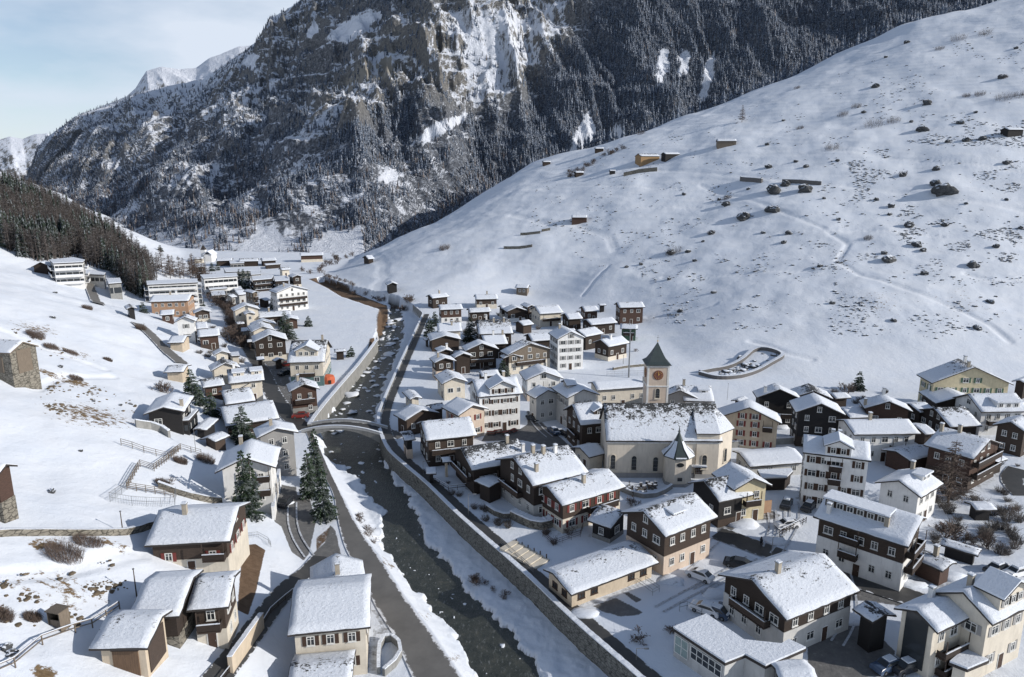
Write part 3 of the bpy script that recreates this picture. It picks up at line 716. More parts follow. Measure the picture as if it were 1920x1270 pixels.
forestm('larch_far', (.085,.075,.075), (.17,.145,.135), .4)
def forest_obj(name, V, F, ids, mat, kind='stuff', label=None, cat=None):
    me = np_mesh(name, V, F, [mat]); at = me.attributes.new('tone', 'FLOAT', 'POINT'); at.data.foreach_set('value', ids.astype(np.float32))
    o = link(name, me); tag(o, label, cat, kind=kind); return o
cones = [cone_tree(i, 3, 4, 1, .17) for i in range(5)]
# mountain forest: spread over the wall by surface area, thinned out on cliffs and snow fields
cell = np.linalg.norm(np.cross(np.stack([XX[1:,:-1]-XX[:-1,:-1], YY[1:,:-1]-YY[:-1,:-1], ZZ[1:,:-1]-ZZ[:-1,:-1]], -1),
                               np.stack([XX[:-1,1:]-XX[:-1,:-1], YY[:-1,1:]-YY[:-1,:-1], ZZ[:-1,1:]-ZZ[:-1,:-1]], -1)), axis=-1)
patchy = np.clip((fbm(XX/38, (YY+ZZ)/60, 4, 95)-.40)*4.0, .05, 1)
fine = np.clip((fbm(XX/12, (YY+ZZ)/16, 3, 96)-.33)*4, 0, 1)
rightdark = np.clip((PXg-(1090-(PYg-60)*.9))/60, 0, 1)
dens = wood**2*np.maximum(patchy*fine, .85*rightdark)+.11*fine*(1-wood)
dens = dens*np.clip(1-1.3*sm, 0, 1)
dens = np.where((PYg < -60) | (PXg < -120) | (PXg > 2040) | (SS <= 0) | (UU > 1.0), 0, dens)
w_ = (dens[:-1,:-1]*cell*np.clip(900/TT[:-1,:-1], .5, 1.6)).ravel(); w_ /= w_.sum()
NT = 105000
pk = rng.choice(len(w_), NT, p=w_); r_, c_ = np.unravel_index(pk, cell.shape); fu = rng.random(NT); fv = rng.random(NT)
pos = np.stack([XX[r_,c_]+(XX[r_,c_+1]-XX[r_,c_])*fu+(XX[r_+1,c_]-XX[r_,c_])*fv, YY[r_,c_]+(YY[r_,c_+1]-YY[r_,c_])*fu+(YY[r_+1,c_]-YY[r_,c_])*fv,
                ZZ[r_,c_]+(ZZ[r_,c_+1]-ZZ[r_,c_])*fu+(ZZ[r_+1,c_]-ZZ[r_,c_])*fv-.8], -1)
lar = (rng.random(NT) < np.clip(.55-(pos[:,2]/180), .04, .5))
hts = rng.gamma(5, 1.0, NT).clip(2.5, 10.5)
s = ~lar
Vv, Ff, ids = scatter(cones, pos[s], hts[s], rng.uniform(.8, 1.25, s.sum()), rng.random(s.sum())*6.28, rng.integers(0, 5, s.sum()))
forest_obj('mountain_forest', Vv, Ff, ids, 'needles_haze', label='dark spruce forest with haze-blue tint covering the steep mountain wall', cat='forest')
bl = [bare_tree_lowpoly(i) for i in range(4)]; s = lar
cl2 = [cone_tree(20+i, 2, 3, 1, .13) for i in range(3)]
Vv, Ff, ids = scatter(cl2, pos[s], hts[s]*.9, rng.uniform(.8, 1.2, s.sum()), rng.random(s.sum())*6.28, rng.integers(0, 3, s.sum()))
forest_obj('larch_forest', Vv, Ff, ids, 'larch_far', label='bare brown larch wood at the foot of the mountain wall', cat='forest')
# fringe forest just beyond the crest of the right slope
P = []
for px, py, t in ((840,432,560),(910,372,600),(1000,312,620),(1100,290,620),(1200,262,620),(1320,220,625),(1440,172,625),(1560,120,625),(1690,70,625),(1800,40,625),(1940,10,625)):
    P.append((px, py, t))
xs = [p[0] for p in P]; ts_ = [p[2] for p in P]
for i in range(1500):
    px = random.uniform(840, 1940); t = np.interp(px, xs, ts_)*random.uniform(1.02, 1.35); a = px2a(px)
    P.append((a*t, t*1.03))
Q = np.array(P[11:]); hz = ground_h(Q[:,0], Q[:,1]); n_ = len(Q)
Vv, Ff, ids = scatter(cones, np.c_[Q, hz-1], rng.uniform(9, 17, n_), rng.uniform(.8, 1.2, n_), rng.random(n_)*6.28, rng.integers(0, 5, n_))
forest_obj('crest_forest', Vv, Ff, ids, 'needles_haze', label='row of dark spruces rising behind the crest of the snowy right slope', cat='forest')
# wooded hill on the left: bare larches mixed with dark spruces
cones2 = [cone_tree(40+i, 7, 6, 1, .15) for i in range(6)]; bl2 = [bare_tree_lowpoly(60+i) for i in range(6)]
def region_pts(polypx, n, tlim):
    out = []; P = np.array(polypx, float); tries = 0
    x0, y0 = P.min(0); x1, y1 = P.max(0)
    xs_ = rng.uniform(x0, x1, n*4); ys_ = rng.uniform(y0, y1, n*4); ok = inside(xs_, ys_, P)
    for x, y in zip(xs_[ok][:n], ys_[ok][:n]):
        g_ = on_ground(x, y)
        if tlim[0] < g_.y < tlim[1]: out.append(g_)
    return np.array([tuple(v) for v in out])
hill = [(-40,345),(0,352),(60,368),(110,395),(165,420),(215,455),(245,480),(285,520),(275,565),(235,545),(210,510),(160,500),(150,480),(90,495),(50,488),(10,470),(-40,440)]
Q = region_pts(hill, 1500, (225, 620)); n_ = len(Q)
s = (fbm(Q[:,0]/16, Q[:,1]/24, 3, 33) > .56) | (rng.random(n_) < .12)
Vv, Ff, ids = scatter(cones2, Q[s]-[0,0,.5], rng.uniform(9, 17, s.sum()), rng.uniform(.8, 1.2, s.sum()), rng.random(s.sum())*6.28, rng.integers(0, 6, s.sum()))
forest_obj('hill_spruces', Vv, Ff, ids, 'needles', label='dark spruces mixed into the wooded hillside at the left edge', cat='forest')
s = ~s; Q2 = np.vstack([Q[s], Q[s]+[2.5,1,0], Q[s]+[-1.5,2,0]]); k_ = len(Q2)
Vv, Ff, ids = scatter(bl2, Q2-[0,0,.5], rng.uniform(9, 15, k_), rng.uniform(.9, 1.4, k_), rng.random(k_)*6.28, rng.integers(0, 6, k_))
forest_obj('hill_larches', Vv, Ff, ids, 'larch_twigs', label='leafless brown larches covering the hillside at the left edge', cat='forest')
# ------------------------------------------------------------------ houses
RT, SN = .22, .13
_wcache = {}
def window_mesh(w, h, frame, simple):
    key = (w, h, frame, simple)
    if key in _wcache: return _wcache[key]
    mb = MB(); t = .09
    if simple:
        mb.box((0,-.03,0), (w+.16,.06,h+.16), frame); mb.box((0,-.055,0), (w-.1,.03,h-.1), 'glass')
        if w > .7: mb.box((0,-.075,0), (.08,.02,h-.1), frame)
    else:
        for sx in (-1,1): mb.box((sx*(w/2-t/2),-.05,0), (t,.1,h), frame)
        for sz in (-1,1): mb.box((0,-.05,sz*(h/2-t/2)), (w-2*t,.1,t), frame)
        mb.box((0,-.045,0), (.07,.07,h-2*t), frame); mb.box((0,-.045,h*.18), (w-2*t,.05,.05), frame)
        mb.box((0,-.08,-h/2-.05), (w+.16,.16,.07), frame)
    me = mb.mesh('window'); me2 = None
    if not simple: me2 = MB().box((0,-.02,0), (w-2*t,.02,h-2*t), 'glass').mesh('pane')
    _wcache[key] = (me, me2); return _wcache[key]
def shutter_mesh(h, mat):
    key = ('s', h, mat)
    if key not in _wcache:
        mb = MB().box((0,-.05,0), (.46,.05,h+.05), mat); mb.box((0,-.08,h*.25), (.40,.02,.06), mat); mb.box((0,-.08,-h*.25), (.40,.02,.06), mat); _wcache[key] = mb.mesh('shutter')
    return _wcache[key]
def add_window(root, x, y, z, rz, w=.95, h=1.25, frame='white_paint', shut=None, simple=False, name='window'):
    me, me2 = window_mesh(w, h, frame, simple)
    o = link(name, me, root); o.location = (x, y, z); o.rotation_euler = (0, 0, rz)
    if me2: link('pane', me2, o)
    if shut:
        for s in (-1, 1):
            q = link('shutter', shutter_mesh(h, shut), o); q.location = (s*(w/2+.27), 0, 0)
    return o
def snow_slab(prof, L, name='snow', mat='roof_snow', thick=SN, seed=0, parent=None, over=.05):
    """prof: list of (y,z) across the roof, eave to ridge to eave; snow laid on top, softly uneven"""
    rr = random.Random(seed); pts = []; rid = []; tk = thick*(.7+.9*((seed*37) % 11)/10)
    zt = max(p[1] for p in prof); zb = min(p[1] for p in prof)
    for (a, b) in zip(prof, prof[1:]):
        n = 5
        for i in range(n): pts.append((a[0]+(b[0]-a[0])*i/n, a[1]+(b[1]-a[1])*i/n))
    pts.append(prof[-1]); rid = [(p[1]-zb)/(zt-zb+1e-6) for p in pts]
    nx = max(6, int(L/.9)); V = []; A = []; F = []; m = len(pts)
    for i in range(nx+1):
        x = -L/2+over+(L-2*over)*i/nx; ex = min(i, nx-i)
        for j, p in enumerate(pts):
            e = min(j, m-1-j); hgt = tk*(.80+.40*rr.random())*(.72 if e == 0 or ex == 0 else 1)
            y = p[0]; 
            if j == 0: y += -rr.uniform(-.05,.10)*math.copysign(1, prof[-1][0]-prof[0][0])
            V.append((x+(rr.uniform(-.05,.05) if ex == 0 else 0), y, p[1]+hgt+.01)); A.append(rid[j])
    top = len(V)
    for i in range(nx+1):
        for j in (0, m-1):
            V.append((V[i*m+j][0], V[i*m+j][1], pts[j][1]+.004)); A.append(0)
    for j in range(m): V.append((V[j][0], pts[j][0], pts[j][1]+.004)); A.append(0)
    b2 = top+2*(nx+1)
    for j in range(m): V.append((V[nx*m+j][0], pts[j][0], pts[j][1]+.004)); A.append(0)
    b3 = b2+m
    for i in range(nx):
        for j in range(m-1): F.append((i*m+j, (i+1)*m+j, (i+1)*m+j+1, i*m+j+1))
        a = top+i*2; F.append((i*m, a, a+2, (i+1)*m)); a += 1; F.append((i*m+m-1, (i+1)*m+m-1, a+2, a))
    for j in range(m-1): F.append((j, j+1, b2+j+1, b2+j)); F.append((nx*m+j+1, nx*m+j, b3+j, b3+j+1))
    if prof[-1][0] < prof[0][0]: F = [f[::-1] for f in F]
    me = np_mesh(name, V, F, [mat]); at = me.attributes.new('ridge', 'FLOAT', 'POINT'); at.data.foreach_set('value', np.array(A, np.float32))
    return link(name, me, parent)
def extrude_x(mb, prof, x0, x1, mat):
    n = len(prof); V = [(x0, y, z) for y, z in prof]+[(x1, y, z) for y, z in prof]
    ar = sum(prof[i][0]*prof[(i+1) % n][1]-prof[(i+1) % n][0]*prof[i][1] for i in range(n))
    idx = list(range(n)) if ar > 0 else list(range(n))[::-1]
    F = [(idx[i], idx[i]+n, idx[(i+1) % n]+n, idx[(i+1) % n]) for i in range(n)]
    F = [f[::-1] for f in F]
    F += [tuple(idx[::-1]), tuple(i+n for i in idx)]
    mb.add(V, F, mat)
ALLH = []; FOOT = []
def roof_parts(root, L, w, wb, zr, ze, mat='roof_edge', snow='roof_snow', seed=0, xoff=0):
    k = (zr-ze)/w; zb = zr-k*wb
    mb = MB(); extrude_x(mb, [(-w, ze), (0, zr), (wb, zb), (wb, zb-RT), (0, zr-RT), (-w, ze-RT)], -L/2+xoff, L/2+xoff, mat)
    r = mb.obj('roof', root)
    s = snow_slab([(-w+.06, ze+k*.06), (0, zr), (wb-.06, zb+k*.06)], L, 'snow_layer', snow, seed=seed, parent=r)
    if xoff: s.location.x = xoff
    return r
def house(fr, A, B, E, he, lab, up='wood_dark', lo=None, split=2.6, sh=None, pitch=22, back=1.0, oh=.7, ohe=.8, chim=None, balc=(), win=True, frame=None,
          snow=None, name='house', cat='house', grp=None, dorm=(), door=True, wd=2.7, rows=None, edge='roof_edge', gzz=None, skipf='', base_drop=6, wsz=(.95,1.25), fix=None, panels=()):
    a, b, e = fp(fr, A), fp(fr, B), fp(fr, E); tp = math.tan(R(pitch)); g = 0.0; w = 5.0
    snow = snow or ['roof_snow', 'roof_snow', 'roof_snow_full', 'roof_snow_bare', 'roof_snow_patchy'][len(lab)*7 % 5]
    if gzz is None:
        g0 = on_ground(*e); g = g0.z
    else: g = gzz
    if not fix:
        for _ in range(60):
            rise = tp*w; zr = g+he+rise; ze = g+he
            PA, PB, PE = at_z(*a, zr), at_z(*b, zr), at_z(*e, ze)
            u = (PB-PA); u.z = 0; L = u.length; u.normalize(); d = PE-PA; d.z = 0
            perp = d-u*d.dot(u); w = w*.78+perp.length*.22; side = perp.normalized()
            C = (PA+PB)/2
            if gzz is None:
                cg = gz(C.x, C.y) if abs(C.x) > -1 else 0
                g = .5*g+.5*max(float(base_h(C.x, C.y)), -50)
    if fix:                      # placed by its foot on the ground: (pixel of foot, angle, length, half width)
        (bx, by), an, L, w = fix; G = on_ground(*fp(fr, (bx, by))); g = G.z; C = Vector((G.x, G.y, g)); u = Vector((math.cos(R(an)), math.sin(R(an)), 0))
        side = Vector((u.y, -u.x, 0)); C = C-side*w*.8; zr = g+he+tp*w; ze = g+he
    if not fix: zr = g+he+tp*w; ze = g+he
    flip = False
    if (Vector((u.y, -u.x, 0))).dot(side) < 0: u = -u; flip = True      # keep E on local -Y
    rz = math.atan2(u.y, u.x); root = empty(name, (C.x, C.y, g), rz, lab, cat, grp)
    zr -= g; ze -= g; wb = w*back; k = tp
    FOOT.append((C.x, C.y, rz, L/2, w)); ALLH.append((name, lab[:40], round(C.x), round(C.y), round(g, 1), 'L', round(L, 1), 'w', round(w, 1), round(math.degrees(rz))))
    seed = int(abs(C.x*13+C.y*7)) % 1000; far = C.y > 190; vfar = C.y > 330
    roof = roof_parts(root, L, w, wb, zr, ze, edge, snow, seed)
    lx = L/2-oh; wy = w-ohe; wyb = max(.3, wb-ohe*min(1, back+.2))
    top = lambda y: zr-k*abs(y)-RT
    mb = MB(); lowz = -base_drop
    if lo and split >= he-.3: up = lo; lo = None
    extrude_x(mb, [(-wy, lowz), (wyb, lowz), (wyb, top(wyb)), (0, zr-RT), (-wy, top(wy))], -lx, lx, up); mb.obj('wall', root)
    if lo:
        mb = MB(); p = .06; mb.box((0, (wyb-wy)/2, (split+lowz)/2), (2*lx+2*p, wy+wyb+2*p, split-lowz), lo); mb.obj('base_wall', root)
    dark = up.startswith('wood') or up in ('teal', 'darkgrey', 'grey')
    fm = frame or 'white_paint'
    local_cam = Matrix.Rotation(-rz, 3, 'Z') @ Vector((-C.x, -C.y, 0)); local_cam.normalize()
    faces = {'E': ((0,-1), 0, 2*lx, -wy), 'F': ((0,1), math.pi, 2*lx, wyb), 'A': ((-1,0), -math.pi/2, wy+wyb, -lx), 'B': ((1,0), math.pi/2, wy+wyb, lx)}
    if flip: faces['A'], faces['B'] = faces['B'], faces['A']
    rr = random.Random(seed); W, Hh = wsz
    used_b = {}
    for (f_, lev, frac, off) in balc: used_b.setdefault(f_, []).append((lev, frac, off))
    for fk, (nrm, frz, fw, dist) in faces.items():
        vis = nrm[0]*local_cam.x+nrm[1]*local_cam.y
        if vis < -.12 or fk in skipf: continue
        def P_(s, z, out=0):   # s along face (-fw/2..fw/2)
            if nrm[1] == -1: return (s, dist-out, z)
            if nrm[1] == 1: return (-s, dist+out, z)
            if nrm[0] == -1: return (dist-out, (wyb-wy)/2-s, z)
            return (dist+out, (wyb-wy)/2+s, z)
        nc_ = max(1, int(round((fw-.8)/wd))) if fw > 2.4 else 0
        if win and nc_:
            nr_ = rows or max(1, int((he-.3)/2.6)); rows_z = [.1+ (he-.2)*(i+.55)/nr_ for i in range(nr_)]
            gable = fk in 'AB'
            if gable and zr-ze > 1.5 and fw > 6: rows_z.append(he+.75)
            for ri, z in enumerate(rows_z):
                pr = .06 if (lo and z < split) else 0
                for ci in range(nc_):
                    s = (ci-(nc_-1)/2)*(fw-1.0)/nc_
                    if gable:
                        yy = (wyb-wy)/2+(s if nrm[0] == 1 else -s)
                        if z+Hh/2+.35 > top(yy): continue
                        if z > he and abs(yy) > w*.30: continue
                    elif z+Hh/2 > top(wy): continue
                    if rr.random() < .10 and not far: continue
                    if ri == 0 and door and ci == nc_//2 and fk in ('E', 'A', 'B') and he > 3.2:
                        p = P_(s, 1.05, pr); o = link('door', None or _door_mesh('wood_shutter' if up != 'wood_shutter' else 'wood_light'), root); o.location = p; o.rotation_euler = (0,0,frz); door = False; continue
                    if not vfar or vis > .2: add_window(root, *P_(s+rr.uniform(-.12,.12), z, pr), frz, W*(1+.5*(rr.random() < .2)), Hh, fm, sh if (not vfar) else None, simple=far)
        for (lev, frac, off) in used_b.get(fk, []):
            bw = fw*frac; mb = MB(); x0 = fw*off
            for (yy, hh2, zz) in ((-.65, .14, lev),): mb.box((x0, -.62, lev), (bw, 1.24, .14), 'wood_brown' if dark else 'wood_brown')
            mb.box((x0, -1.2, lev+.55), (bw, .05, .75), 'wood_dark' if up != 'wood_dark' else 'wood_brown')
            mb.box((x0, -1.2, lev+1.0), (bw, .09, .08), 'wood_brown')
            for s_ in (-1, 1): mb.box((x0+s_*(bw/2-.03), -.62, lev+.55), (.05, 1.1, .75), 'wood_dark')
            for s_ in (-1, 1): mb.box((x0+s_*(bw/2-.06), -1.16, lev+1.35), (.1, .1, 2.6 if lev+2.7 < he+1 else .5), 'wood_brown')
            o = mb.obj('balcony', root); p = P_(0, 0, .02); o.location = p; o.rotation_euler = (0,0,frz)
            sc = MB().box((x0, -1.2, lev+1.09), (bw, .14, .09), 'roof_snow_full').obj('snow_cap', o)
    for (fk, s, z, pw, ph, mt, nm) in panels:
        nrm, frz, fw, dist = faces[fk]
        if nrm[1]: p = (s, dist, z) if nrm[1] < 0 else (-s, dist, z)
        else: p = (dist, (wyb-wy)/2-s, z) if nrm[0] < 0 else (dist, (wyb-wy)/2+s, z)
        q = MB().box((0,-.04,0), (pw,.14,ph), mt)
        if nm != 'plank_panel': q.box((0,-.06,ph/2+.06),(pw+.2,.2,.12),'wood_dark')
        o = q.obj(nm, root); o.location = p; o.rotation_euler = (0,0,frz)
    if chim is None: chim = [(rr.uniform(.25,.75), rr.uniform(-.25,.15))] if he > 4 else []
    for i, (fx, fy) in enumerate(chim):
        x = (-L/2+L*fx)*(-1 if flip else 1); y = fy*w; zt_ = zr-k*abs(y)
        mb = MB(); cm = 'chimney_plaster' if (i+seed) % 3 else 'white'; mb.box((x, y, zt_+.55), (.6,.6,2.0), cm); mb.box((x, y, zt_+1.6), (.76,.76,.1), 'concrete')
        c_ = mb.obj('chimney', roof); MB().box((x, y, zt_+1.74), (.66,.66,.16), 'roof_snow_full').obj('snow_cap', c_)
    for d_ in dorm:   # (fraction along ridge, width, height, depth fraction, kind)
        fx, dw, dh, dy, kind = d_; x = (-L/2+L*fx)*(-1 if flip else 1); y0 = -w*dy; zb_ = zr-k*abs(y0)-.1; o = MB()
        yb = y0+dh/max(k, .2)*.98; yb = min(yb, -.1)
        m2 = 'wood_brown' if dark else up
        if kind == 'shed':
            o.add([(x-dw/2,y0,zb_),(x+dw/2,y0,zb_),(x+dw/2,y0,zb_+dh),(x-dw/2,y0,zb_+dh),(x-dw/2,yb,zr-k*abs(yb)),(x+dw/2,yb,zr-k*abs(yb))], [(0,1,2,3),(0,3,4),(1,5,2),(3,2,5,4)], m2)
            dm = o.obj('dormer', root); q = MB(); zy = zr-k*abs(yb)
            q.add([(x-dw/2-.3,y0-.4,zb_+dh),(x+dw/2+.3,y0-.4,zb_+dh),(x+dw/2+.3,yb,zy+.1),(x-dw/2-.3,yb,zy+.1),(x-dw/2-.3,y0-.4,zb_+dh+.3),(x+dw/2+.3,y0-.4,zb_+dh+.3),(x+dw/2+.3,yb,zy+.4),(x-dw/2-.3,yb,zy+.4)],
                  [(4,5,6,7),(0,1,5,4),(1,2,6,5),(3,0,4,7),(3,2,1,0)], 'roof_snow_full'); q.obj('snow_layer', dm)
            n2 = max(1, int(dw/1.5))
            for i in range(n2): add_window(dm, x+(i-(n2-1)/2)*dw/n2, y0-.01, zb_+dh*.5, 0, min(.9, dw/n2-.3), dh*.55, fm, None, True)
        else:
            gh = dw*.5*.5; yt = min(y0+(dh+gh)/max(k,.2), 0)
            o.add([(x-dw/2,y0,zb_-1),(x+dw/2,y0,zb_-1),(x+dw/2,y0,zb_+dh),(x,y0,zb_+dh+gh),(x-dw/2,y0,zb_+dh),(x-dw/2,yt,zb_+dh),(x+dw/2,yt,zb_+dh)], [(0,1,2,3,4),(0,4,5),(1,6,2)], m2)
            dm = o.obj('dormer', root); q = MB(); hw = dw/2+.4; e1 = zb_+dh-.2; a1 = zb_+dh+gh; f0 = y0-.6
            for (za, zb2, mt) in ((0, .14, edge), (.145, .40, 'roof_snow_full')):
                i_ = .04 if mt != edge else 0
                q.add([(x-hw+i_,f0+i_,e1+za),(x,f0+i_,a1+za),(x+hw-i_,f0+i_,e1+za),(x+hw-i_,yt,e1+za),(x,yt,a1+za),(x-hw+i_,yt,e1+za),(x-hw+i_,f0+i_,e1+zb2),(x,f0+i_,a1+zb2),(x+hw-i_,f0+i_,e1+zb2),(x+hw-i_,yt,e1+zb2),(x,yt,a1+zb2),(x-hw+i_,yt,e1+zb2)],
                      [(0,1,7,6),(1,2,8,7),(6,7,10,11),(7,8,9,10),(0,6,11,5),(2,3,9,8),(1,0,5,4),(2,1,4,3)], mt)
            q.obj('dormer_roof', dm)
            n2 = max(1, int(dw/1.8)); 
            for i in range(n2): add_window(dm, x+(i-(n2-1)/2)*dw/n2*.8, y0-.01, zb_+dh*.55, 0, .9, 1.1, fm, sh, far)
    return root
def _door_mesh(mat):
    key = ('door', mat)
    if key not in _wcache:
        mb = MB().box((0,-.03,0), (1.15,.08,2.15), 'white_paint').box((0,-.08,-.02), (.92,.04,2.0), mat); mb.box((.34,-.12,0), (.05,.05,.16), 'metal'); _wcache[key] = mb.mesh('door')
    return _wcache[key]
def flat(fr, poly, z, lab, wall='lightgrey', name='building', cat='building', bands=0, bandmat='glass', gzz=None, grp=None, edge='roof_edge', over=.35, drop=5, win=0, balconies=False, glaze=False):
    """flat-roofed block: poly = roof corners in a frame, z = roof height over the ground"""
    pts = [fp(fr, p) for p in poly]; g = gzz
    if g is None:
        g = float(base_h(*on_ground(pts[0][0], pts[0][1]).xy))
        for _ in range(6):
            W = [at_z(*p, g+z) for p in pts]; c = sum((q for q in W), Vector())/len(W); g = .5*g+.5*float(base_h(c.x, c.y))
    W = [at_z(*p, g+z) for p in pts]; c = sum((q for q in W), Vector())/len(W); root = empty(name, (c.x, c.y, g), 0, lab, cat, grp)
    P = [(q.x-c.x, q.y-c.y) for q in W]; ar = sum(P[i][0]*P[(i+1) % len(P)][1]-P[(i+1) % len(P)][0]*P[i][1] for i in range(len(P)))
    if ar < 0: P = P[::-1]
    def inset(P, d):
        out = []; n = len(P)
        for i in range(n):
            p0, p1, p2 = Vector(P[i-1]), Vector(P[i]), Vector(P[(i+1) % n]); d1 = (p1-p0).normalized(); d2 = (p2-p1).normalized()
            n1 = Vector((-d1.y, d1.x)); n2 = Vector((-d2.y, d2.x)); q = n1+n2; q = q/max(.3, q.length_squared)*2
            out.append((p1.x+q.x*d, p1.y+q.y*d))
        return out
    mb = MB().prism(P, z-.35, z, edge); r = mb.obj('roof', root)
    MB().prism(inset(P, .06), z+.003, z+.26, 'roof_snow_full').obj('snow_layer', r)
    Q = inset(P, over); MB().prism(Q, -drop, z-.353, wall).obj('wall', root)
    n = len(Q); cam = Vector((-c.x, -c.y)).normalized()
    if glaze:
        i = max(range(n), key=lambda i: (Vector(Q[(i+1) % n])-Vector(Q[i])).length); a, b = Vector(Q[i]), Vector(Q[(i+1) % n]); d = (b-a); Ln = d.length; d.normalize(); rz = math.atan2(d.y, d.x)
        for (s0, s1, z0, z1, mt) in ((.03,.30,.9,z-.7,'teal_glass'),(.36,.95,1.6,z-.75,'glass')):
            m_ = a+d*Ln*(s0+s1)/2; wd_ = Ln*(s1-s0); o = MB().box((0,-.04,(z0+z1)/2),(wd_,.12,z1-z0),mt); k_ = int(wd_/.9)
            for q in range(k_+1): o.box((-wd_/2+q*wd_/k_,-.10,(z0+z1)/2),(.09,.08,z1-z0),'white_paint')
            for q in range(3): o.box((0,-.10,z0+(z1-z0)*q/2),(wd_,.08,.09),'white_paint')
            o = o.obj('glazing', root); o.location = (m_.x, m_.y, 0); o.rotation_euler = (0,0,rz)
    for i in range(n):
        a, b = Vector(Q[i]), Vector(Q[(i+1) % n]); d = b-a; Ln = d.length; d.normalize(); nn = Vector((d.y, -d.x))
        if nn.dot(cam) < -.1 or Ln < 3: continue
        rz = math.atan2(d.y, d.x); m_ = (a+b)/2
        for k in range(bands):
            zz = (z-.4)*(k+.52)/bands
            o = MB().box((0, -.03, 0), (Ln*.95, .08, (z/bands)*.40), bandmat)
            for q in range(int(Ln/2.4)): o.box((-Ln*.47+q*2.4+1.2, -.09, 0), (.12, .06, (z/bands)*.42), 'white_paint')
            o = o.obj('window_band', root); o.location = (m_.x+nn.x*.02, m_.y+nn.y*.02, zz); o.rotation_euler = (0,0,rz)
            if balconies:
                o = MB().box((0, -.75, 0), (Ln*.97, 1.5, .16), wall).box((0, -1.45, .5), (Ln*.97, .1, .9), wall).obj('balcony', root)
                o.location = (m_.x, m_.y, zz-(z/bands)*.42); o.rotation_euler = (0,0,rz); MB().box((0,-1.45,1.02), (Ln*.97,.22,.14), 'roof_snow_full').obj('snow_cap', o)
        if win:
            nr_ = max(1, int(z/2.8)); ncol = int(Ln/win)
            for r_ in range(nr_):
                for q in range(ncol):
                    s = (q-(ncol-1)/2)*Ln/ncol; add_window(root, m_.x+d.x*s, m_.y+d.y*s, (z-.4)*(r_+.55)/nr_, rz, 1.1, 1.2, 'white_paint', None, c.y > 190)
    return root
# ------------------------------------------------------------------ left bank, lower
G1 = 'houses on the slope and street of the left bank'; G2 = 'houses of the village on the right bank'
h_ = house
h_('D',(1110,103),(1680,75),(1375,332),5.0,'two-tone chalet with red shutters and a tall roof chimney above the brown lawn','wood_brown','cream',2.3,'red',chim=[(.35,-.15)],pitch=20,grp=G1,balc=[('E',2.4,.3,.34)],gzz=None)
h_('D',(1012,588),(1360,570),(1150,850),4.2,'snow-roofed barn wing left of the broken gap, directly below the red-shuttered chalet','wood_dark','stone',1.2,pitch=16,win=False,chim=[],name='barn',cat='barn',grp=G1,back=.6)
h_('D',(1365,582),(1650,558),(1480,790),5.6,'dark wooden farmhouse with cream base standing beside the brown lawn','wood_brown','cream',2.4,pitch=18,chim=[],grp=G1,balc=[('E',2.8,.8,0)],back=.6)
h_('D',(745,850),(1140,845),(900,1070),3.6,'plastered barn with a plank gate and red-brown gable, lowest on the left slope','beige',None,pitch=17,win=False,chim=[],name='barn',cat='barn',grp=G1,back=.6,door=False,panels=[('E',.2,1.2,2.6,3.2,'wood_weathered','barn_door'),('B',0,1.6,3.4,3.6,'wood_brown','plank_panel')])
h_('O',(158,148),(-150,128),(30,226),5.5,'stone-cornered barn with grey plank panels at the upper left edge','stone',None,pitch=26,win=False,chim=[],name='barn',cat='barn',oh=.4,ohe=.3,edge='wood_grey',door=False,grp=G1,panels=[('A',0,3.4,3.0,4.4,'wood_grey','plank_panel'),('B',0,3.4,3.0,4.4,'wood_grey','plank_panel'),('E',0,3.2,6,3.2,'wood_grey','plank_panel')])
h_('O',(45,982),(-220,975),(-40,1062),6.0,'brown plank barn on a tall stone base cut by the left edge of the photo','wood_red','stone',2.2,pitch=26,win=False,chim=[],name='barn',cat='barn',oh=.6,ohe=.6,door=False,grp=G1)
h_('E',(482,655),(1030,605),(720,950),6.8,'beige three-storey house with brown shutters beside the riverside road','cream',None,0,'wood_shutter',pitch=18,chim=[],grp=G1,back=.7,rows=2)
h_('E',(800,600),(785,405),(988,530),5.6,'plain house with a double-pitched roof and chimney just behind the beige house','beige',None,pitch=24,chim=[(.25,.0)],grp=G1)
h_('E',(460,1195),(910,1155),(680,1345),3.4,'low garage roof under snow at the bottom edge below the beige house','concrete',None,pitch=14,win=False,chim=[],name='garage',cat='garage')
h_('C',(262,412),(345,300),(446,405),4.2,'black timber house with a kinked white roof on the open snow slope','wood_black',None,pitch=18,chim=[(.25,-.75)],grp=G1,snow='roof_snow_full')
flat('C',[(295,522),(455,510),(525,432),(500,425),(440,490),(300,505)],3.0,'black glazed flat-roofed extension below the black timber house','wood_black',name='pavilion',cat='extension',bands=1,gzz=None)
h_('C',(868,790),(920,645),(1120,800),7.6,'large white chalet with balconies behind the tall spruce pair','white','lightgrey',2.5,pitch=24,chim=[(.92,.35)],grp=G1,snow='roof_snow_full',balc=[('A',2.7,.45,.25),('A',5.2,.45,.25)],oh=1.0,ohe=1.1)
h_('C',(1110,570),(1078,505),(1278,615),8.6,'tall grey house with white-framed windows next to the bridge head','grey',None,0,pitch=20,chim=[(.5,.2)],grp=G1,snow='roof_snow_full')
h_('C',(685,418),(1080,362),(960,520),4.6,'long dark workshop with a wide snowy roof behind the big spruce','wood_dark','concrete',1.6,pitch=16,chim=[],grp=G1)
h_('C',(692,292),(915,262),(880,372),4.6,'dark house with a notched white roof beside the village street','wood_brown',None,pitch=17,chim=[],grp=G1)
h_('C',(535,207),(700,185),(640,257),3.2,'small red-brown house with a plain white roof left of the street','wood_red',None,pitch=17,chim=[],grp=G1)
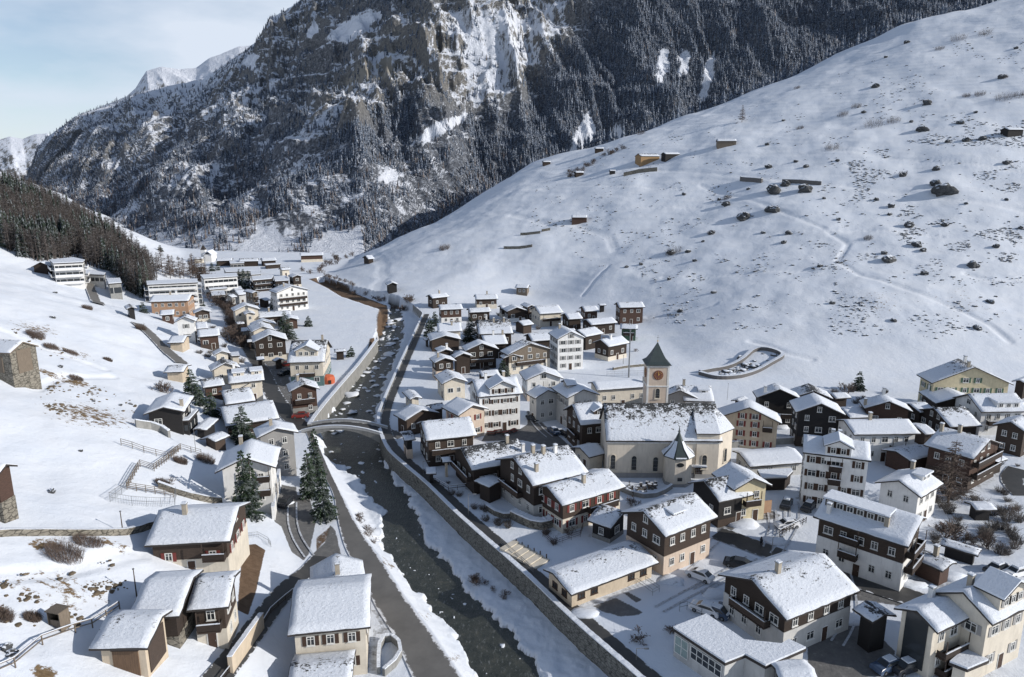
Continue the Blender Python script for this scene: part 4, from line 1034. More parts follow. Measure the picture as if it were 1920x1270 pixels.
h_('B',(828,1048),(800,1008),(700,1105),4.4,'cream cottage with a single gable window left of the street','cream',None,pitch=25,chim=[],grp=G1)
h_('C',(735,132),(1000,106),(900,222),5.6,'cream apartment house with two small dormers close to the village street','cream',None,0,pitch=22,chim=[(.2,0)],grp=G1,dorm=[(.3,2.6,1.1,.55,'shed'),(.8,2.6,1.1,.55,'shed')])
h_('C',(900,232),(868,188),(975,268),4.2,'narrow brown annex with a gabled roof in front of the cream apartment house','wood_brown',None,pitch=25,chim=[],grp=G1)
h_('C',(1310,240),(1285,187),(1405,232),6.6,'red timber house above a grey garage on the left river bank','wood_red','concrete',2.0,pitch=24,chim=[(.7,.25)],grp=G1,balc=[('A',3.4,.8,0)])
h_('B',(1390,858),(1700,850),(1620,1038),7.4,'green-trimmed inn with a broad dormer roof beside the orange hoarding','cream','teal',3.0,pitch=26,chim=[(.85,0)],dorm=[(.5,6,1.8,.75,'gable')],grp=G1,name='inn',balc=[('E',3.2,.5,0)])
h_('B',(1207,806),(1190,757),(1360,848),6.6,'dark timber chalet with nine white windows and a yellow-painted base','wood_dark','cream',1.6,pitch=22,chim=[],grp=G1)
h_('B',(1148,738),(1108,690),(1256,772),6.5,'cream house directly behind the nine-windowed dark chalet','cream',None,pitch=22,chim=[],grp=G1)
h_('B',(1155,690),(1138,665),(1270,724),5.6,'cream house with a second snowy gable behind its twin on the street','cream','beige',2,pitch=20,chim=[],grp=G1)
h_('B',(1008,556),(982,530),(1128,592),7.2,'tall cream house with broad gable right of the avenue','cream',None,pitch=22,chim=[],grp=G1)
h_('B',(1035,617),(1015,592),(1092,640),6.6,'slim cream house with small windows in front of the broad cream gable','cream',None,pitch=20,chim=[],grp=G1)
h_('B',(1100,618),(1380,598),(1230,655),4.0,'long low brown house at the edge of the open white meadow','wood_brown','cream',1.4,pitch=16,chim=[(.35,0)],grp=G1)
h_('B',(1440,745),(1380,602),(1468,672),3.6,'brown gable shed attached to the long low house by the meadow','wood_red',None,pitch=18,chim=[],grp=G1,fix=((1440,740),112,8,3.2))
h_('B',(1088,438),(1010,420),(1205,468),8.2,'timber-framed apartment house with broad gable and balconies','wood_grey','grey',4,pitch=20,chim=[],grp=G1,balc=[('A',2.8,.8,0),('A',5.4,.8,0)])
h_('B',(1400,392),(1335,370),(1512,414),8.6,'white apartment house with stacked dark balconies beside the meadow','white',None,pitch=18,chim=[(.5,.3)],grp=G1,balc=[('A',2.6,.9,0),('A',5.2,.9,0)])
h_('B',(208,474),(545,464),(380,522),7.0,'orange rendered block under a white roof below the long hotel','orange',None,pitch=14,chim=[(.45,0),(.6,0)],grp=G1,frame='white_paint')
h_('B',(270,602),(396,594),(335,638),3.2,'low entrance wing in front of the orange block','wood_red',None,pitch=14,chim=[],grp=G1)
h_('B',(482,655),(500,630),(580,692),6.6,'white gabled house with grey shutters above the short hillside road','white',None,0,'grey',pitch=26,chim=[],grp=G1)
h_('B',(633,594),(622,572),(710,608),3.8,'brown chalet between the orange block and the avenue','wood_brown','cream',1.2,pitch=20,chim=[],grp=G1)
h_('B',(572,706),(672,698),(640,754),4.2,'pale rear wing behind the red-brown row left of the avenue','cream',None,pitch=18,chim=[],grp=G1)
h_('B',(585,768),(775,752),(690,820),4.6,'red-brown row house under two white roofs left of the avenue','wood_red','wood_brown',2,pitch=17,chim=[],grp=G1)
h_('B',(365,820),(505,815),(440,874),3.0,'beige garage with green gates, upper one by the hillside road','beige',None,pitch=12,chim=[],win=False,name='garage',cat='garage')
h_('C',(292,106),(442,101),(372,150),3.0,'beige garage with a dark gate at the foot of the hillside road','beige',None,pitch=12,chim=[],win=False,name='garage',cat='garage')
h_('B',(800,948),(785,920),(880,976),3.2,'low cream garage house with gabled porch beside the avenue','cream','wood_dark',1,pitch=22,chim=[],grp=G1)
flat('B',[(850,962),(942,955),(952,985),(880,990)],2.6,'small flat beige annex next to the gabled porch','cream',name='annex',cat='annex')
h_('B',(30,570),(10,545),(85,590),3.4,'black hut on the brow of the left snow slope','wood_black',None,pitch=22,chim=[],win=True,name='hut',cat='hut')
h_('A',(290,352),(330,340),(335,395),3.0,'dark gabled shed at the top of the left slope near the white hotel','wood_dark',None,pitch=28,chim=[],win=False,name='shed',cat='shed')
flat('B',[(155,352),(590,332),(596,362),(160,382)],10,'long white hotel with four tiers of balconies at the wood edge','white',name='hotel',cat='hotel',bands=4,balconies=True)
flat('B',[(612,300),(925,282),(935,310),(640,330)],9,'second cream hotel block farther up the valley with window bands','white',name='hotel',cat='hotel',bands=3)
flat('A',[(355,338),(530,320),(612,338),(600,352),(380,362)],9,'white terraced hotel with banded balconies below the wooded hill','white',name='hotel',cat='hotel',bands=3,balconies=True)
flat('A',[(600,415),(650,410),(762,430),(750,445),(620,440)],4,'low flat wing right of the terraced hotel','lightgrey',name='building',bands=1)
flat('A',[(765,472),(865,468),(878,500),(780,508)],6,'grey concrete cube house below the flat hotel wing','concrete',name='building',bands=1)
flat('B',[(810,240),(1125,228),(1132,262),(830,275)],4,'grey flat hall with snow-covered roof in the middle of the far spa area','grey',name='hall',cat='hall',bands=1)
flat('B',[(1050,312),(1240,300),(1225,330),(1060,345)],6,'dark flat hotel block with long balconies right of the three black spruces','wood_dark',name='hotel',cat='hotel',bands=2,balconies=True)
flat('B',[(1235,312),(1345,306),(1370,345),(1250,352)],5,'low dark hotel wing beside the long-balconied block','wood_dark',name='hotel',cat='hotel',bands=1)
flat('B',[(680,400),(830,388),(845,412),(690,425)],4,'low snowy pavilion left of the three black spruces','lightgrey',name='building',bands=1)
flat('B',[(700,440),(820,432),(830,468),(712,475)],3,'flat-roofed store in front of the snowy pavilion','lightgrey',name='building',bands=1)
flat('B',[(895,400),(960,396),(975,420),(905,425)],3,'tiny flat kiosk under the three black spruces','white',name='kiosk',cat='kiosk')
h_('B',(1440,300),(1400,285),(1510,322),6,'dark chalet with white gable edge beyond the balcony apartment house','wood_dark','cream',2,pitch=20,chim=[],grp=G1)
h_('B',(945,160),(1110,155),(1040,182),3.5,'left one of two long low sheds on the far valley floor','wood_dark',None,pitch=14,chim=[],win=False,name='shed',cat='shed')
h_('B',(1130,156),(1255,150),(1190,178),3.5,'right one of two long low sheds on the far valley floor','wood_dark',None,pitch=14,chim=[],win=False,name='shed',cat='shed')
h_('B',(750,158),(890,154),(820,178),3.5,'dark farm building beside the tiny far chapel','wood_brown',None,pitch=14,chim=[],win=False,grp=G1)
h_('B',(560,148),(645,146),(600,162),3.0,'smallest farm building at the far left end of the valley floor','cream',None,pitch=14,chim=[],win=False)
h_('B',(1460,112),(1660,106),(1590,132),4.5,'red-brown farmstead on the far meadow below the mountain','wood_red','cream',1.8,pitch=16,chim=[],win=False,name='farmhouse',cat='farmhouse')
h_('P',(885,190),(945,186),(905,222),3.0,'lone hay barn where the path climbs the right slope','wood_dark',None,pitch=20,chim=[],win=False,name='hay_barn',cat='barn')
h_('P',(1135,432),(1115,412),(1190,455),4.0,'dark hut beside the river bend under the right slope','wood_black',None,pitch=24,chim=[],win=False,name='hut',cat='hut')
# ------------------------------------------------------------------ right bank, upper village
h_('F',(378,120),(495,108),(440,140),4.6,'dark chalet at the top left corner of the upper village','wood_dark',None,pitch=20,chim=[(.6,0)],grp=G2)
h_('F',(688,120),(842,116),(775,150),4.4,'brown chalet with white lower storey, highest on the slope above the spruce','wood_brown','cream',2.0,pitch=18,chim=[(.55,0)],grp=G2)
h_('F',(442,190),(600,183),(530,220),6.0,'red and white chalet with arched ground-floor windows near the river bend','wood_red','white',2.6,pitch=18,chim=[],grp=G2)
h_('F',(642,213),(792,206),(720,238),4.0,'dark low chalet just below the highest brown one','wood_dark',None,pitch=18,chim=[],grp=G2)
h_('F',(972,50),(1062,53),(1020,74),3.2,'lone grey hut on the slope above the upper village','wood_grey',None,pitch=18,chim=[],name='hut',cat='hut')
h_('F',(858,192),(950,186),(905,212),4.4,'small dark chalet with white ground floor in the back row','wood_dark','cream',1.8,pitch=20,chim=[],grp=G2)
h_('F',(978,205),(945,185),(1032,218),4.6,'dark gable chalet squeezed between two white-roofed neighbours in the back row','wood_dark','white',1.6,pitch=20,chim=[],grp=G2)
h_('F',(1078,190),(1030,172),(1098,225),5.6,'brown chalet attached to the left of the wide white house','wood_brown',None,pitch=22,chim=[],grp=G2)
h_('F',(1095,198),(1258,188),(1200,247),5.4,'wide white house with dark balconies in the back row','cream',None,0,pitch=20,chim=[],grp=G2,balc=[('E',2.4,.8,0)])
h_('F',(1300,246),(1400,240),(1370,285),4.6,'brown chalet with plain roof right of the wide white house','wood_dark','wood_brown',2,pitch=20,chim=[],grp=G2)
h_('F',(1418,198),(1518,194),(1490,232),4.2,'small reddish chalet behind the long-roofed dark barn','wood_red',None,pitch=20,chim=[],grp=G2)
h_('F',(1445,288),(1625,272),(1570,318),4.2,'long-roofed dark barn in the upper right of the village','wood_dark',None,pitch=18,chim=[],grp=G2)
h_('F',(1655,172),(1832,168),(1760,206),7.0,'big red-brown barn house at the upper right end of the village','wood_red',None,pitch=20,chim=[],grp=G2,win=True)
h_('F',(1300,353),(1370,350),(1330,388),3.4,'little storehouse with square white roof amid dark chalets','wood_dark',None,pitch=14,chim=[],win=False,grp=G2)
h_('F',(1385,360),(1508,337),(1500,396),5.0,'dark chalet with an off-white roof behind the big black barn','wood_dark',None,pitch=20,chim=[],grp=G2)
h_('F',(1545,425),(1690,398),(1672,462),5.0,'big black barn with whitewashed base right of the tall white house','wood_dark','cream',1.4,pitch=24,chim=[(.4,-.2)],grp=G2)
h_('F',(1680,318),(1800,322),(1750,352),4.6,'greenish dark chalet by the tall mast at the edge of the slope','green',None,pitch=14,chim=[],grp=G2,balc=[('E',2.2,.8,0)])
h_('F',(1390,602),(1275,388),(1413,442),10.0,'tall plain white house with four storeys of windows facing the meadow','white',None,0,'grey',pitch=26,chim=[(.8,.3)],grp=G2,rows=4,oh=.4,ohe=.5,snow='roof_snow_full',fix=((1385,600),104,9.5,4.6))
h_('F',(1050,386),(1205,375),(1150,432),4.6,'dark chalet with a bright roof just behind the tall white house','wood_dark',None,pitch=20,chim=[],grp=G2)
h_('F',(1072,450),(1015,424),(1172,470),6.4,'half-timbered house with dark barn side, left of the tall white house','wood_grey','cream',3.6,pitch=20,chim=[],grp=G2,balc=[('A',2.8,.7,0)])
h_('F',(950,524),(925,506),(1030,553),5.2,'small brown house with cream base next to the dark conifer','wood_brown','cream',2.2,pitch=20,chim=[],grp=G2)
h_('F',(735,398),(895,390),(820,458),5.0,'plain house with two stub chimneys above the middle of the village','wood_dark',None,pitch=20,chim=[(.5,0),(.9,0)],grp=G2)
h_('F',(700,292),(930,286),(880,384),5.0,'broad double house with several roof vents next to the village spruce','wood_brown',None,pitch=18,chim=[(.3,0),(.5,-.2),(.8,-.2)],grp=G2)
h_('F',(432,313),(597,308),(560,368),5.4,'white-walled house with a snowy roof behind the round-shouldered brown barn','cream',None,pitch=20,chim=[(.6,-.3)],grp=G2)
h_('F',(492,398),(466,355),(592,412),4.0,'round-shouldered brown barn by the quay under the dark trees','wood_brown',None,pitch=16,chim=[],win=False,grp=G2)
h_('F',(372,425),(358,412),(405,442),2.6,'tiny shed leaning against the brown barn by the quay','wood_dark',None,pitch=16,chim=[],win=False,name='shed',cat='shed')
h_('F',(740,450),(712,420),(852,486),6.2,'tallest dark timber chalet in the middle of the upper village','wood_dark',None,pitch=22,chim=[],grp=G2,balc=[('A',2.4,.8,0)])
h_('F',(615,518),(592,500),(687,545),5.4,'dark chalet with a small balcony between its two larger neighbours','wood_dark',None,pitch=22,chim=[],grp=G2)
h_('F',(495,492),(462,466),(565,520),5.0,'snow-covered chalet roof with vents behind the quay-side farmhouse','wood_dark',None,pitch=18,chim=[(.3,-.3)],grp=G2)
h_('F',(490,550),(452,518),(592,592),5.6,'quay-side farmhouse with dark gable and whitewashed base','wood_dark','rose',2.8,pitch=20,chim=[(.5,.4)],grp=G2)
h_('F',(556,684),(500,627),(440,700),4.8,'blank cream house with a blue-shaded roof near the quay','cream',None,pitch=22,chim=[],grp=G2)
h_('F',(718,641),(846,630),(790,673),3.0,'low white-roofed shed in front of the dark conifer','wood_dark',None,pitch=16,chim=[],win=False,name='shed',cat='shed')
h_('F',(672,702),(975,678),(890,802),9.0,'white four-storey hotel with arched dark shutters and a central gable on the square','white',None,0,'wood_shutter',pitch=24,chim=[(.3,0),(.7,0)],grp=G2,name='hotel',cat='hotel',rows=3,dorm=[(.55,6.0,1.8,.95,'gable')],wd=2.4,oh=.6,ohe=.6,snow='roof_snow_full')
h_('F',(1165,645),(1118,590),(1278,672),6.0,'white house with a brown corner balcony behind the grey terrace','white','rose',2.4,pitch=22,chim=[],grp=G2,balc=[('A',3,.5,.2)])
h_('F',(1190,768),(1125,733),(1140,850),6.6,'grey house with a hipped-looking roof on the shady lane','lightgrey',None,pitch=24,chim=[],grp=G2,snow='roof_snow_full')
h_('F',(1432,764),(1322,695),(1265,790),8.0,'long grey-white town house with a roof dormer beside the lane','lightgrey',None,0,'grey',pitch=22,chim=[],grp=G2,dorm=[(.6,3,1.2,.5,'gable')])
h_('F',(1490,715),(1860,690),(1700,758),5.4,'long cream annex with a chimney pipe left of the church tower','cream',None,pitch=18,chim=[(.9,-.5)],grp=G2,snow='roof_snow_full')
h_('F',(1350,868),(1548,850),(1475,1003),7.0,'dark gabled house with one roof dormer against the left church wall','wood_brown',None,pitch=28,chim=[],grp=G2,dorm=[(.75,2.4,1.1,.6,'gable')],balc=[('A',3,.5,.1)])
h_('F',(290,815),(235,762),(370,858),3.4,'low cream cottage closest to the quay bend','cream',None,pitch=18,chim=[],grp=G2)
h_('F',(335,903),(252,862),(178,957),4.2,'brown chalet with snow-blue roof beside the bridge','wood_brown',None,pitch=20,chim=[],grp=G2)
h_('F',(682,872),(565,817),(522,916),6.6,'rose-white house with red shutters left of the four-storey hotel','rose',None,0,'red',pitch=22,chim=[],grp=G2,snow='roof_snow_full')
h_('F',(322,985),(662,950),(575,1090),6.2,'big dark chalet with balcony front at the corner of the square','wood_brown','wood_dark',2,pitch=22,chim=[],grp=G2,balc=[('E',3.0,.9,0)])
h_('G',(212,138),(298,128),(260,182),4.6,'small dark house with whitewashed ground floor on the embankment','wood_black','rose',2.2,pitch=10,chim=[],grp=G2)
# ------------------------------------------------------------------ right bank, lower village
h_('G',(650,243),(1078,172),(900,378),5.4,'dark farmhouse with slate ridge showing, second roof from the square','wood_dark',None,pitch=22,chim=[(.78,-.1),(.95,-.6)],grp=G2,snow='roof_snow_bare',balc=[('A',2.6,.9,0)])
h_('G',(1040,312),(1450,222),(1420,467),7.2,'largest dark farmhouse with four chimneys and white base','wood_dark','lightgrey',3.0,pitch=22,chim=[(.35,.0),(.5,-.1),(.7,-.15),(.2,-.6)],grp=G2,snow='roof_snow_bare',balc=[('A',3.2,.6,-.1)])
h_('G',(1288,526),(1755,395),(1640,602),5.6,'brown house with red-shuttered lower windows and a long chimney shadow','wood_brown','cream',2.6,'red',pitch=20,chim=[(.5,-.3)],grp=G2,balc=[('E',2.8,.5,.15)])
h_('G',(815,448),(925,497),(790,503),3.6,'square dark storehouse with a plain low roof beside the quay lawn','wood_dark',None,pitch=8,chim=[],win=False,name='storehouse',cat='storehouse',grp=G2)
h_('J',(432,279),(622,343),(430,434),3.2,'dark pavilion with a split snowy roof left of the pale-based chalet','wood_black','concrete',.8,pitch=20,chim=[],name='pavilion',cat='pavilion',back=.5)
h_('J',(775,330),(1182,187),(1210,434),7.0,'brown and cream school-like chalet with a roof hatch beside the car park','wood_brown','rose',3.2,pitch=24,chim=[],grp=G2,wd=2.2,snow='roof_snow_bare',dorm=[(.45,2.4,.7,.5,'shed')])
h_('J',(68,815),(745,581),(590,848),2.7,'very long low shed with white roof and row of bays beside the car park','beige',None,pitch=13,chim=[],name='shed',cat='shed',back=.55,wd=2.4,wsz=(1.2,1.0),frame='wood_shutter')
h_('J',(1250,93),(1520,38),(1520,228),5.2,'black-gabled barn with snowy roof right of the church choir','wood_black','wood_brown',1.4,pitch=26,chim=[],grp=G2)
h_('J',(1680,330),(1645,8),(1788,155),6.6,'yellow gabled house with an orange hoarding at its foot','yellow',None,pitch=26,chim=[],grp=G2,balc=[('A',3.4,.5,0)],fix=((1640,330),105,7.5,3.8))
h_('H',(795,418),(778,370),(948,492),6.2,'grey-fronted gable house directly right of the church tower','grey',None,pitch=24,chim=[],grp=G2)
h_('H',(800,375),(1060,382),(960,512),5.8,'broad snowy roof with two hatches behind the church ridge','white',None,pitch=20,chim=[(.1,0)],grp=G2,dorm=[(.7,2.2,.8,.45,'shed')])
h_('H',(1385,563),(1376,492),(1652,662),6.8,'cream gabled house with red-brown shutters right of the choir','beige',None,0,'red',pitch=24,chim=[],grp=G2,balc=[('A',4.6,.16,.33)],oh=1,rows=3)
h_('H',(1645,408),(1602,355),(1812,472),7.6,'broad black timber chalet behind the red-shuttered cream house','wood_black',None,pitch=24,chim=[(.2,.6)],grp=G2,balc=[('A',2.8,.7,0)])
h_('H',(1295,950),(1775,915),(1560,1055),3.0,'low grey annex with a row of windows below the retaining wall','lightgrey',None,pitch=13,chim=[],grp=G2,back=.6)
flat('H',[(1450,1100),(1740,1088),(1755,1110),(1700,1165),(1490,1170)],2.6,'flat snowy terrace roof in front of the low grey annex','wood_dark',name='terrace',cat='terrace')
h_('I',(1510,200),(1377,137),(1665,265),8.0,'yellow-beige villa with green shutters standing alone under the slope','yellow',None,0,'green',pitch=24,chim=[(.15,.1),(.6,.0)],grp=G2,balc=[('A',3.0,.35,0)],dorm=[])
h_('I',(1405,424),(1262,335),(1170,455),4.6,'dark gabled barn house below the yellow-beige villa','wood_dark',None,pitch=20,chim=[(.9,-.6)],grp=G2,snow='roof_snow_full')
h_('I',(1450,405),(1822,400),(1710,543),6.0,'white house with a wide dark roof dormer at the right edge','white',None,pitch=26,chim=[],grp=G2,dorm=[(.6,5.5,1.5,.8,'shed')],balc=[('E',2.8,.35,-.2)])
h_('I',(1190,513),(1430,505),(1405,657),4.0,'dark barn with slate-speckled roof left of the white dormer house','wood_dark',None,pitch=22,chim=[],grp=G2,snow='roof_snow_bare')
h_('I',(1632,757),(1247,655),(1280,845),7.0,'largest timber chalet with a three-tier balcony gable behind the bare larch','wood_red','wood_brown',3,pitch=20,chim=[(.92,-.2),(.6,-.05)],grp=G2,balc=[('A',2.6,.9,0),('A',5.0,.9,0)])
h_('I',(1782,620),(1900,562),(1855,738),5.8,'brown chalet cut by the right edge of the photo','wood_brown',None,pitch=26,chim=[],grp=G2)
h_('I',(500,607),(1000,600),(800,716),6.4,'long white house with a dark balcony in front of the brown chalets','white',None,pitch=18,chim=[(.4,0)],grp=G2,balc=[('E',2.8,.22,.2)])
h_('I',(852,463),(802,405),(1012,520),5.4,'red-brown chalet with one dormer chimney behind the long white house','wood_red',None,pitch=22,chim=[(.9,0),(.3,.9)],grp=G2)
h_('I',(330,480),(268,397),(487,532),8.2,'near-black block chalet with nine small white windows','wood_black','wood_dark',2.4,pitch=24,chim=[],grp=G2,snow='roof_snow_full')
h_('I',(275,382),(228,326),(392,412),5.0,'brown chalet half hidden behind the near-black block chalet','wood_brown',None,pitch=22,chim=[],grp=G2)
h_('I',(478,515),(640,508),(590,590),3.4,'low snowy outbuilding between the block chalet and the red-brown chalet','wood_dark',None,pitch=16,chim=[],win=False,name='outbuilding',cat='outbuilding')
h_('I',(190,718),(703,778),(400,882),10.6,'white four-storey hotel with dark shutters and a column of iron balconies','white',None,0,'wood_shutter',pitch=24,chim=[(.45,.1),(.55,.1)],grp=G2,name='hotel',cat='hotel',rows=4,dorm=[(.52,4.2,2.0,.97,'gable')],balc=[('E',2.9,.2,.0),('E',5.4,.2,.0),('E',7.9,.2,.0)],wd=2.1,oh=.4,ohe=.5,snow='roof_snow_full',back=.8)
h_('I',(922,1070),(1100,972),(1160,1165),6.0,'white gabled house with a roof dormer partly behind the bare larch','white',None,pitch=24,chim=[(.9,.3)],grp=G2,dorm=[(.7,3,1.2,.5,'shed')])
h_('I',(900,846),(1110,800),(1080,905),3.4,'brown lean-to shed left of the largest timber chalet','wood_red',None,pitch=14,chim=[],win=False,name='shed',cat='shed')
h_('I',(1000,482),(1130,470),(1085,550),4.0,'low dark house with satellite dish between red chalet and dark barn','wood_dark',None,pitch=16,chim=[],grp=G2)
h_('K',(357,184),(903,345),(500,414),7.8,'guest house with dark timber upper floors, white base and a long roof dormer','wood_brown','white',4.6,pitch=22,chim=[(.13,-.75),(.72,-.6)],grp=G2,back=.35,dorm=[(.38,9,1.5,.55,'shed')],balc=[('E',2.9,.22,-.1),('E',5.3,.22,-.1),('B',3.0,.8,0),('B',5.4,.8,0)],wd=2.5)
h_('K',(880,522),(1073,608),(930,618),3.0,'small reddish shed with snowy roof beside the guest house','wood_red',None,pitch=14,chim=[(.5,0)],win=False,name='shed',cat='shed',back=.5)
h_('L',(1000,381),(1598,171),(1555,610),6.0,'wide dark-gabled hall house with white side wall and roof notch','wood_dark','lightgrey',3.6,pitch=22,chim=[(.32,-.05)],grp=G2,balc=[('A',3.2,.6,0)])
flat('L',[(352,776),(630,668),(940,880),(1240,912),(1302,876),(1450,945),(1115,1092),(950,1000),(785,1066)],4.0,'modern flat-roofed L-shaped building with glazed front by the car park','lightgrey',name='building',bands=0,over=.2,glaze=True)
h_('K',(682,906),(562,826),(555,918),5.0,'black timber shed with a crooked white roof between two larger houses','wood_black',None,pitch=18,chim=[],win=False,grp=G2)
h_('K',(862,886),(1062,800),(1082,970),7.0,'cream house with a tall dark glazed gable in the lower right','cream',None,0,pitch=24,chim=[(.75,.5)],grp=G2,snow='roof_snow_full',balc=[('E',2.8,.8,.1),('E',.3,.5,0)],win=True,oh=.5,skipf='AB',panels=[('A',0,4.2,2.8,7.0,'glass','glazed_gable'),('B',0,4.2,2.8,7.0,'glass','glazed_gable')])
h_('K',(1132,777),(1390,662),(1345,948),8.0,'cream and yellow house with cross gable in the lower right corner','cream',None,0,'grey',pitch=30,chim=[(.3,.2)],grp=G2,snow='roof_snow_full',dorm=[(.55,5.5,2.2,.8,'gable')],oh=.5)
flat('K',[(1050,1185),(1140,1110),(1285,1175),(1160,1228)],2.8,'flat snowy balcony roof between the two cream houses','cream',name='annex',cat='annex')
h_('L',(1190,1108),(1515,1112),(1330,1290),3.6,'snow-heaped roof at the bottom edge below the flat-roofed building','concrete',None,pitch=16,chim=[],win=False,grp=G2)
h_('I',(1850,300),(1940,268),(1850,350),4.6,'dark gable at the far right edge above the white dormer house','wood_dark',None,pitch=20,chim=[],grp=G2)
h_('I',(1045,648),(1135,642),(1090,720),3.2,'low snowy roof tucked between the long white house and the largest chalet','wood_dark',None,pitch=14,chim=[],win=False,name='shed',cat='shed')
h_('H',(-60,905),(95,868),(40,985),3.4,'low blue-shaded roof against the left wall of the church','cream',None,pitch=18,chim=[],grp=G2)
h_('G',(392,400),(470,397),(430,432),2.4,'tiny hut with a square snowy roof on the quay edge','wood_black',None,pitch=10,chim=[],win=False,name='hut',cat='hut')
h_('G',(508,318),(575,312),(540,345),3.6,'narrow plastered outhouse with dark doorway by the big dark chalet','beige',None,pitch=14,chim=[],name='outhouse',cat='outhouse')
h_('C',(590,640),(705,592),(650,672),2.2,'small brown shed below the black timber house terrace','wood_brown',None,pitch=16,chim=[],win=False,name='shed',cat='shed')
h_('C',(515,572),(612,488),(590,580),2.2,'narrow carport with a snow strip beside the dark glazed extension','wood_black',None,pitch=12,chim=[],win=False,name='carport',cat='carport',back=.5)
h_('B',(1752,932),(1850,926),(1800,950),3.0,'dark shed at the meadow edge right of the green-trimmed inn','wood_dark',None,pitch=14,chim=[],win=False,name='shed',cat='shed')
h_('B',(1290,1012),(1265,1000),(1385,1045),2.8,'small blue-roofed porch house between the dark chalet and the inn','wood_dark',None,pitch=20,chim=[],name='porch_house',cat='house')
h_('B',(960,752),(1050,746),(1000,778),2.6,'flat little garage beside the cream houses on the avenue','lightgrey',None,pitch=10,chim=[],win=False,name='garage',cat='garage')
h_('F',(1532,182),(1580,181),(1555,192),3.0,'tiny dark store above the reddish chalet in the upper village','wood_black',None,pitch=14,chim=[],win=False,name='store',cat='hut')
h_('F',(1240,352),(1300,350),(1270,385),3.4,'small brown stable left of the square storehouse roof','wood_brown',None,pitch=18,chim=[],win=False,name='stable',cat='stable')
h_('F',(985,300),(1060,290),(1020,330),3.4,'small brown stable right of the broad double house','wood_brown',None,pitch=18,chim=[],win=False,name='stable',cat='stable')
h_('F',(1040,680),(1100,665),(1075,705),4.4,'narrow cream house wedged between the hotel and the grey terrace','cream',None,pitch=20,chim=[],grp=G2)
h_('F',(380,870),(470,855),(440,900),3.4,'low brown wing behind the brown chalet near the bridge','wood_brown',None,pitch=18,chim=[],grp=G2)
h_('I',(400,405),(520,398),(470,440),3.6,'low snowy stable behind the near-black block chalet','wood_dark',None,pitch=16,chim=[],win=False,name='stable',cat='stable')
h_('H',(1270,500),(1345,470),(1300,530),3.4,'small shed roof left of the broad black timber chalet','wood_dark',None,pitch=18,chim=[],win=False,name='shed',cat='shed')
h_('I',(1600,900),(1700,870),(1690,930),3.0,'dark woodshed among the gardens right of the largest timber chalet','wood_dark',None,pitch=16,chim=[],win=False,name='woodshed',cat='shed')
h_('K',(1010,468),(1235,535),(1100,530),2.2,'long low garden shed below the fruit trees','wood_black',None,pitch=14,chim=[],win=False,name='garden_shed',cat='shed')
h_('K',(1175,262),(1300,262),(1220,300),2.4,'dark low greenhouse row behind the garden saplings','wood_black',None,pitch=14,chim=[],win=False,name='garden_shed',cat='shed')
flat('B',[(565,212),(650,206),(655,228),(572,235)],3,'dark low block left of the far chapel forecourt','wood_dark',name='building',bands=1)
flat('B',[(1040,268),(1125,262),(1130,292),(1045,298)],6,'white cube-shaped house behind the far dark hotel','white',name='building',bands=2)
flat('B',[(860,182),(985,178),(990,196),(868,202)],3,'thin snowy roof of the bus shelter beside the far sheds','grey',name='shelter',cat='shelter',bands=1)
flat('B',[(1160,205),(1290,196),(1300,206),(1170,216)],2.5,'long flat stable on the far meadow in front of the right shed','wood_dark',name='stable',cat='stable')
h_('B',(1290,238),(1370,232),(1330,256),4,'pale cottage at the edge of the far meadow beyond the dark hotel','cream',None,pitch=20,chim=[],grp=G1)
h_('B',(850,470),(900,462),(880,492),4,'grey-blue gabled house directly right of the avenue trees','lightgrey',None,pitch=20,chim=[],grp=G1)
h_('B',(905,432),(985,424),(935,470),4.5,'blue-shaded roof of the house left of the timber-framed apartments','lightgrey',None,pitch=18,chim=[],grp=G1)
h_('B',(1130,500),(1180,492),(1160,520),3.5,'small dark garage between the two apartment houses','wood_dark',None,pitch=14,chim=[],win=False,name='garage',cat='garage')
h_('B',(920,700),(985,694),(950,716),3,'small snowy shed between the slim cream house and the avenue','wood_dark',None,pitch=14,chim=[],win=False,name='shed',cat='shed')
h_('B',(1010,850),(1060,846),(1040,868),3,'low snowy lean-to at the left of the nine-windowed chalet','wood_dark',None,pitch=14,chim=[],win=False,name='shed',cat='shed')
h_('C',(640,118),(700,112),(672,138),3,'little snowy shed above the red-brown house left of the street','wood_dark',None,pitch=14,chim=[],win=False,name='shed',cat='shed')
h_('C',(950,40),(1010,34),(985,60),3,'small flat-looking shed at the kerb above the cream apartment house','wood_brown',None,pitch=14,chim=[],win=False,name='shed',cat='shed')
# ------------------------------------------------------------------ huts on the right slope
for foot, an, L, w, he, lab, up in [((512,606),18,14,4.5,4.2,'yellow plank barn by the track high on the right slope','wood_light'), ((596,588),20,11,3,2.4,'low black lean-to right of the yellow plank barn','wood_black'),
    ((798,546),-8,12,3.5,3.4,'grey hay hut above the yellow barn on the open slope','wood_grey'), ((250,832),-5,9,3.2,3.4,'red-brown hay hut alone in the middle of the slope','wood_red'),
    ((1870,508),5,9,3.2,3.4,'black hay hut near the right edge of the slope','wood_black'), ((325,567),0,6.5,2.6,2.6,'tiny hut at the crest above the row of shrubs','wood_dark'),
    ((130,615),10,6,2.4,2.4,'tiny hut on the crest far left of the yellow barn','wood_dark'), ((252,656),12,6,2.4,2.4,'tiny hut left of the fenced track','wood_dark'),
    ((374,649),0,4,1.8,2.2,'smallest hut by the track left of the yellow barn','wood_black')]:
    h_('N', foot, foot, foot, he, lab, up, None, pitch=20, chim=[], win=False, door=False, name='hay_hut', cat='hut', oh=.3, ohe=.4, grp='hay huts on the right slope', base_drop=3, fix=(foot, an, L, w))
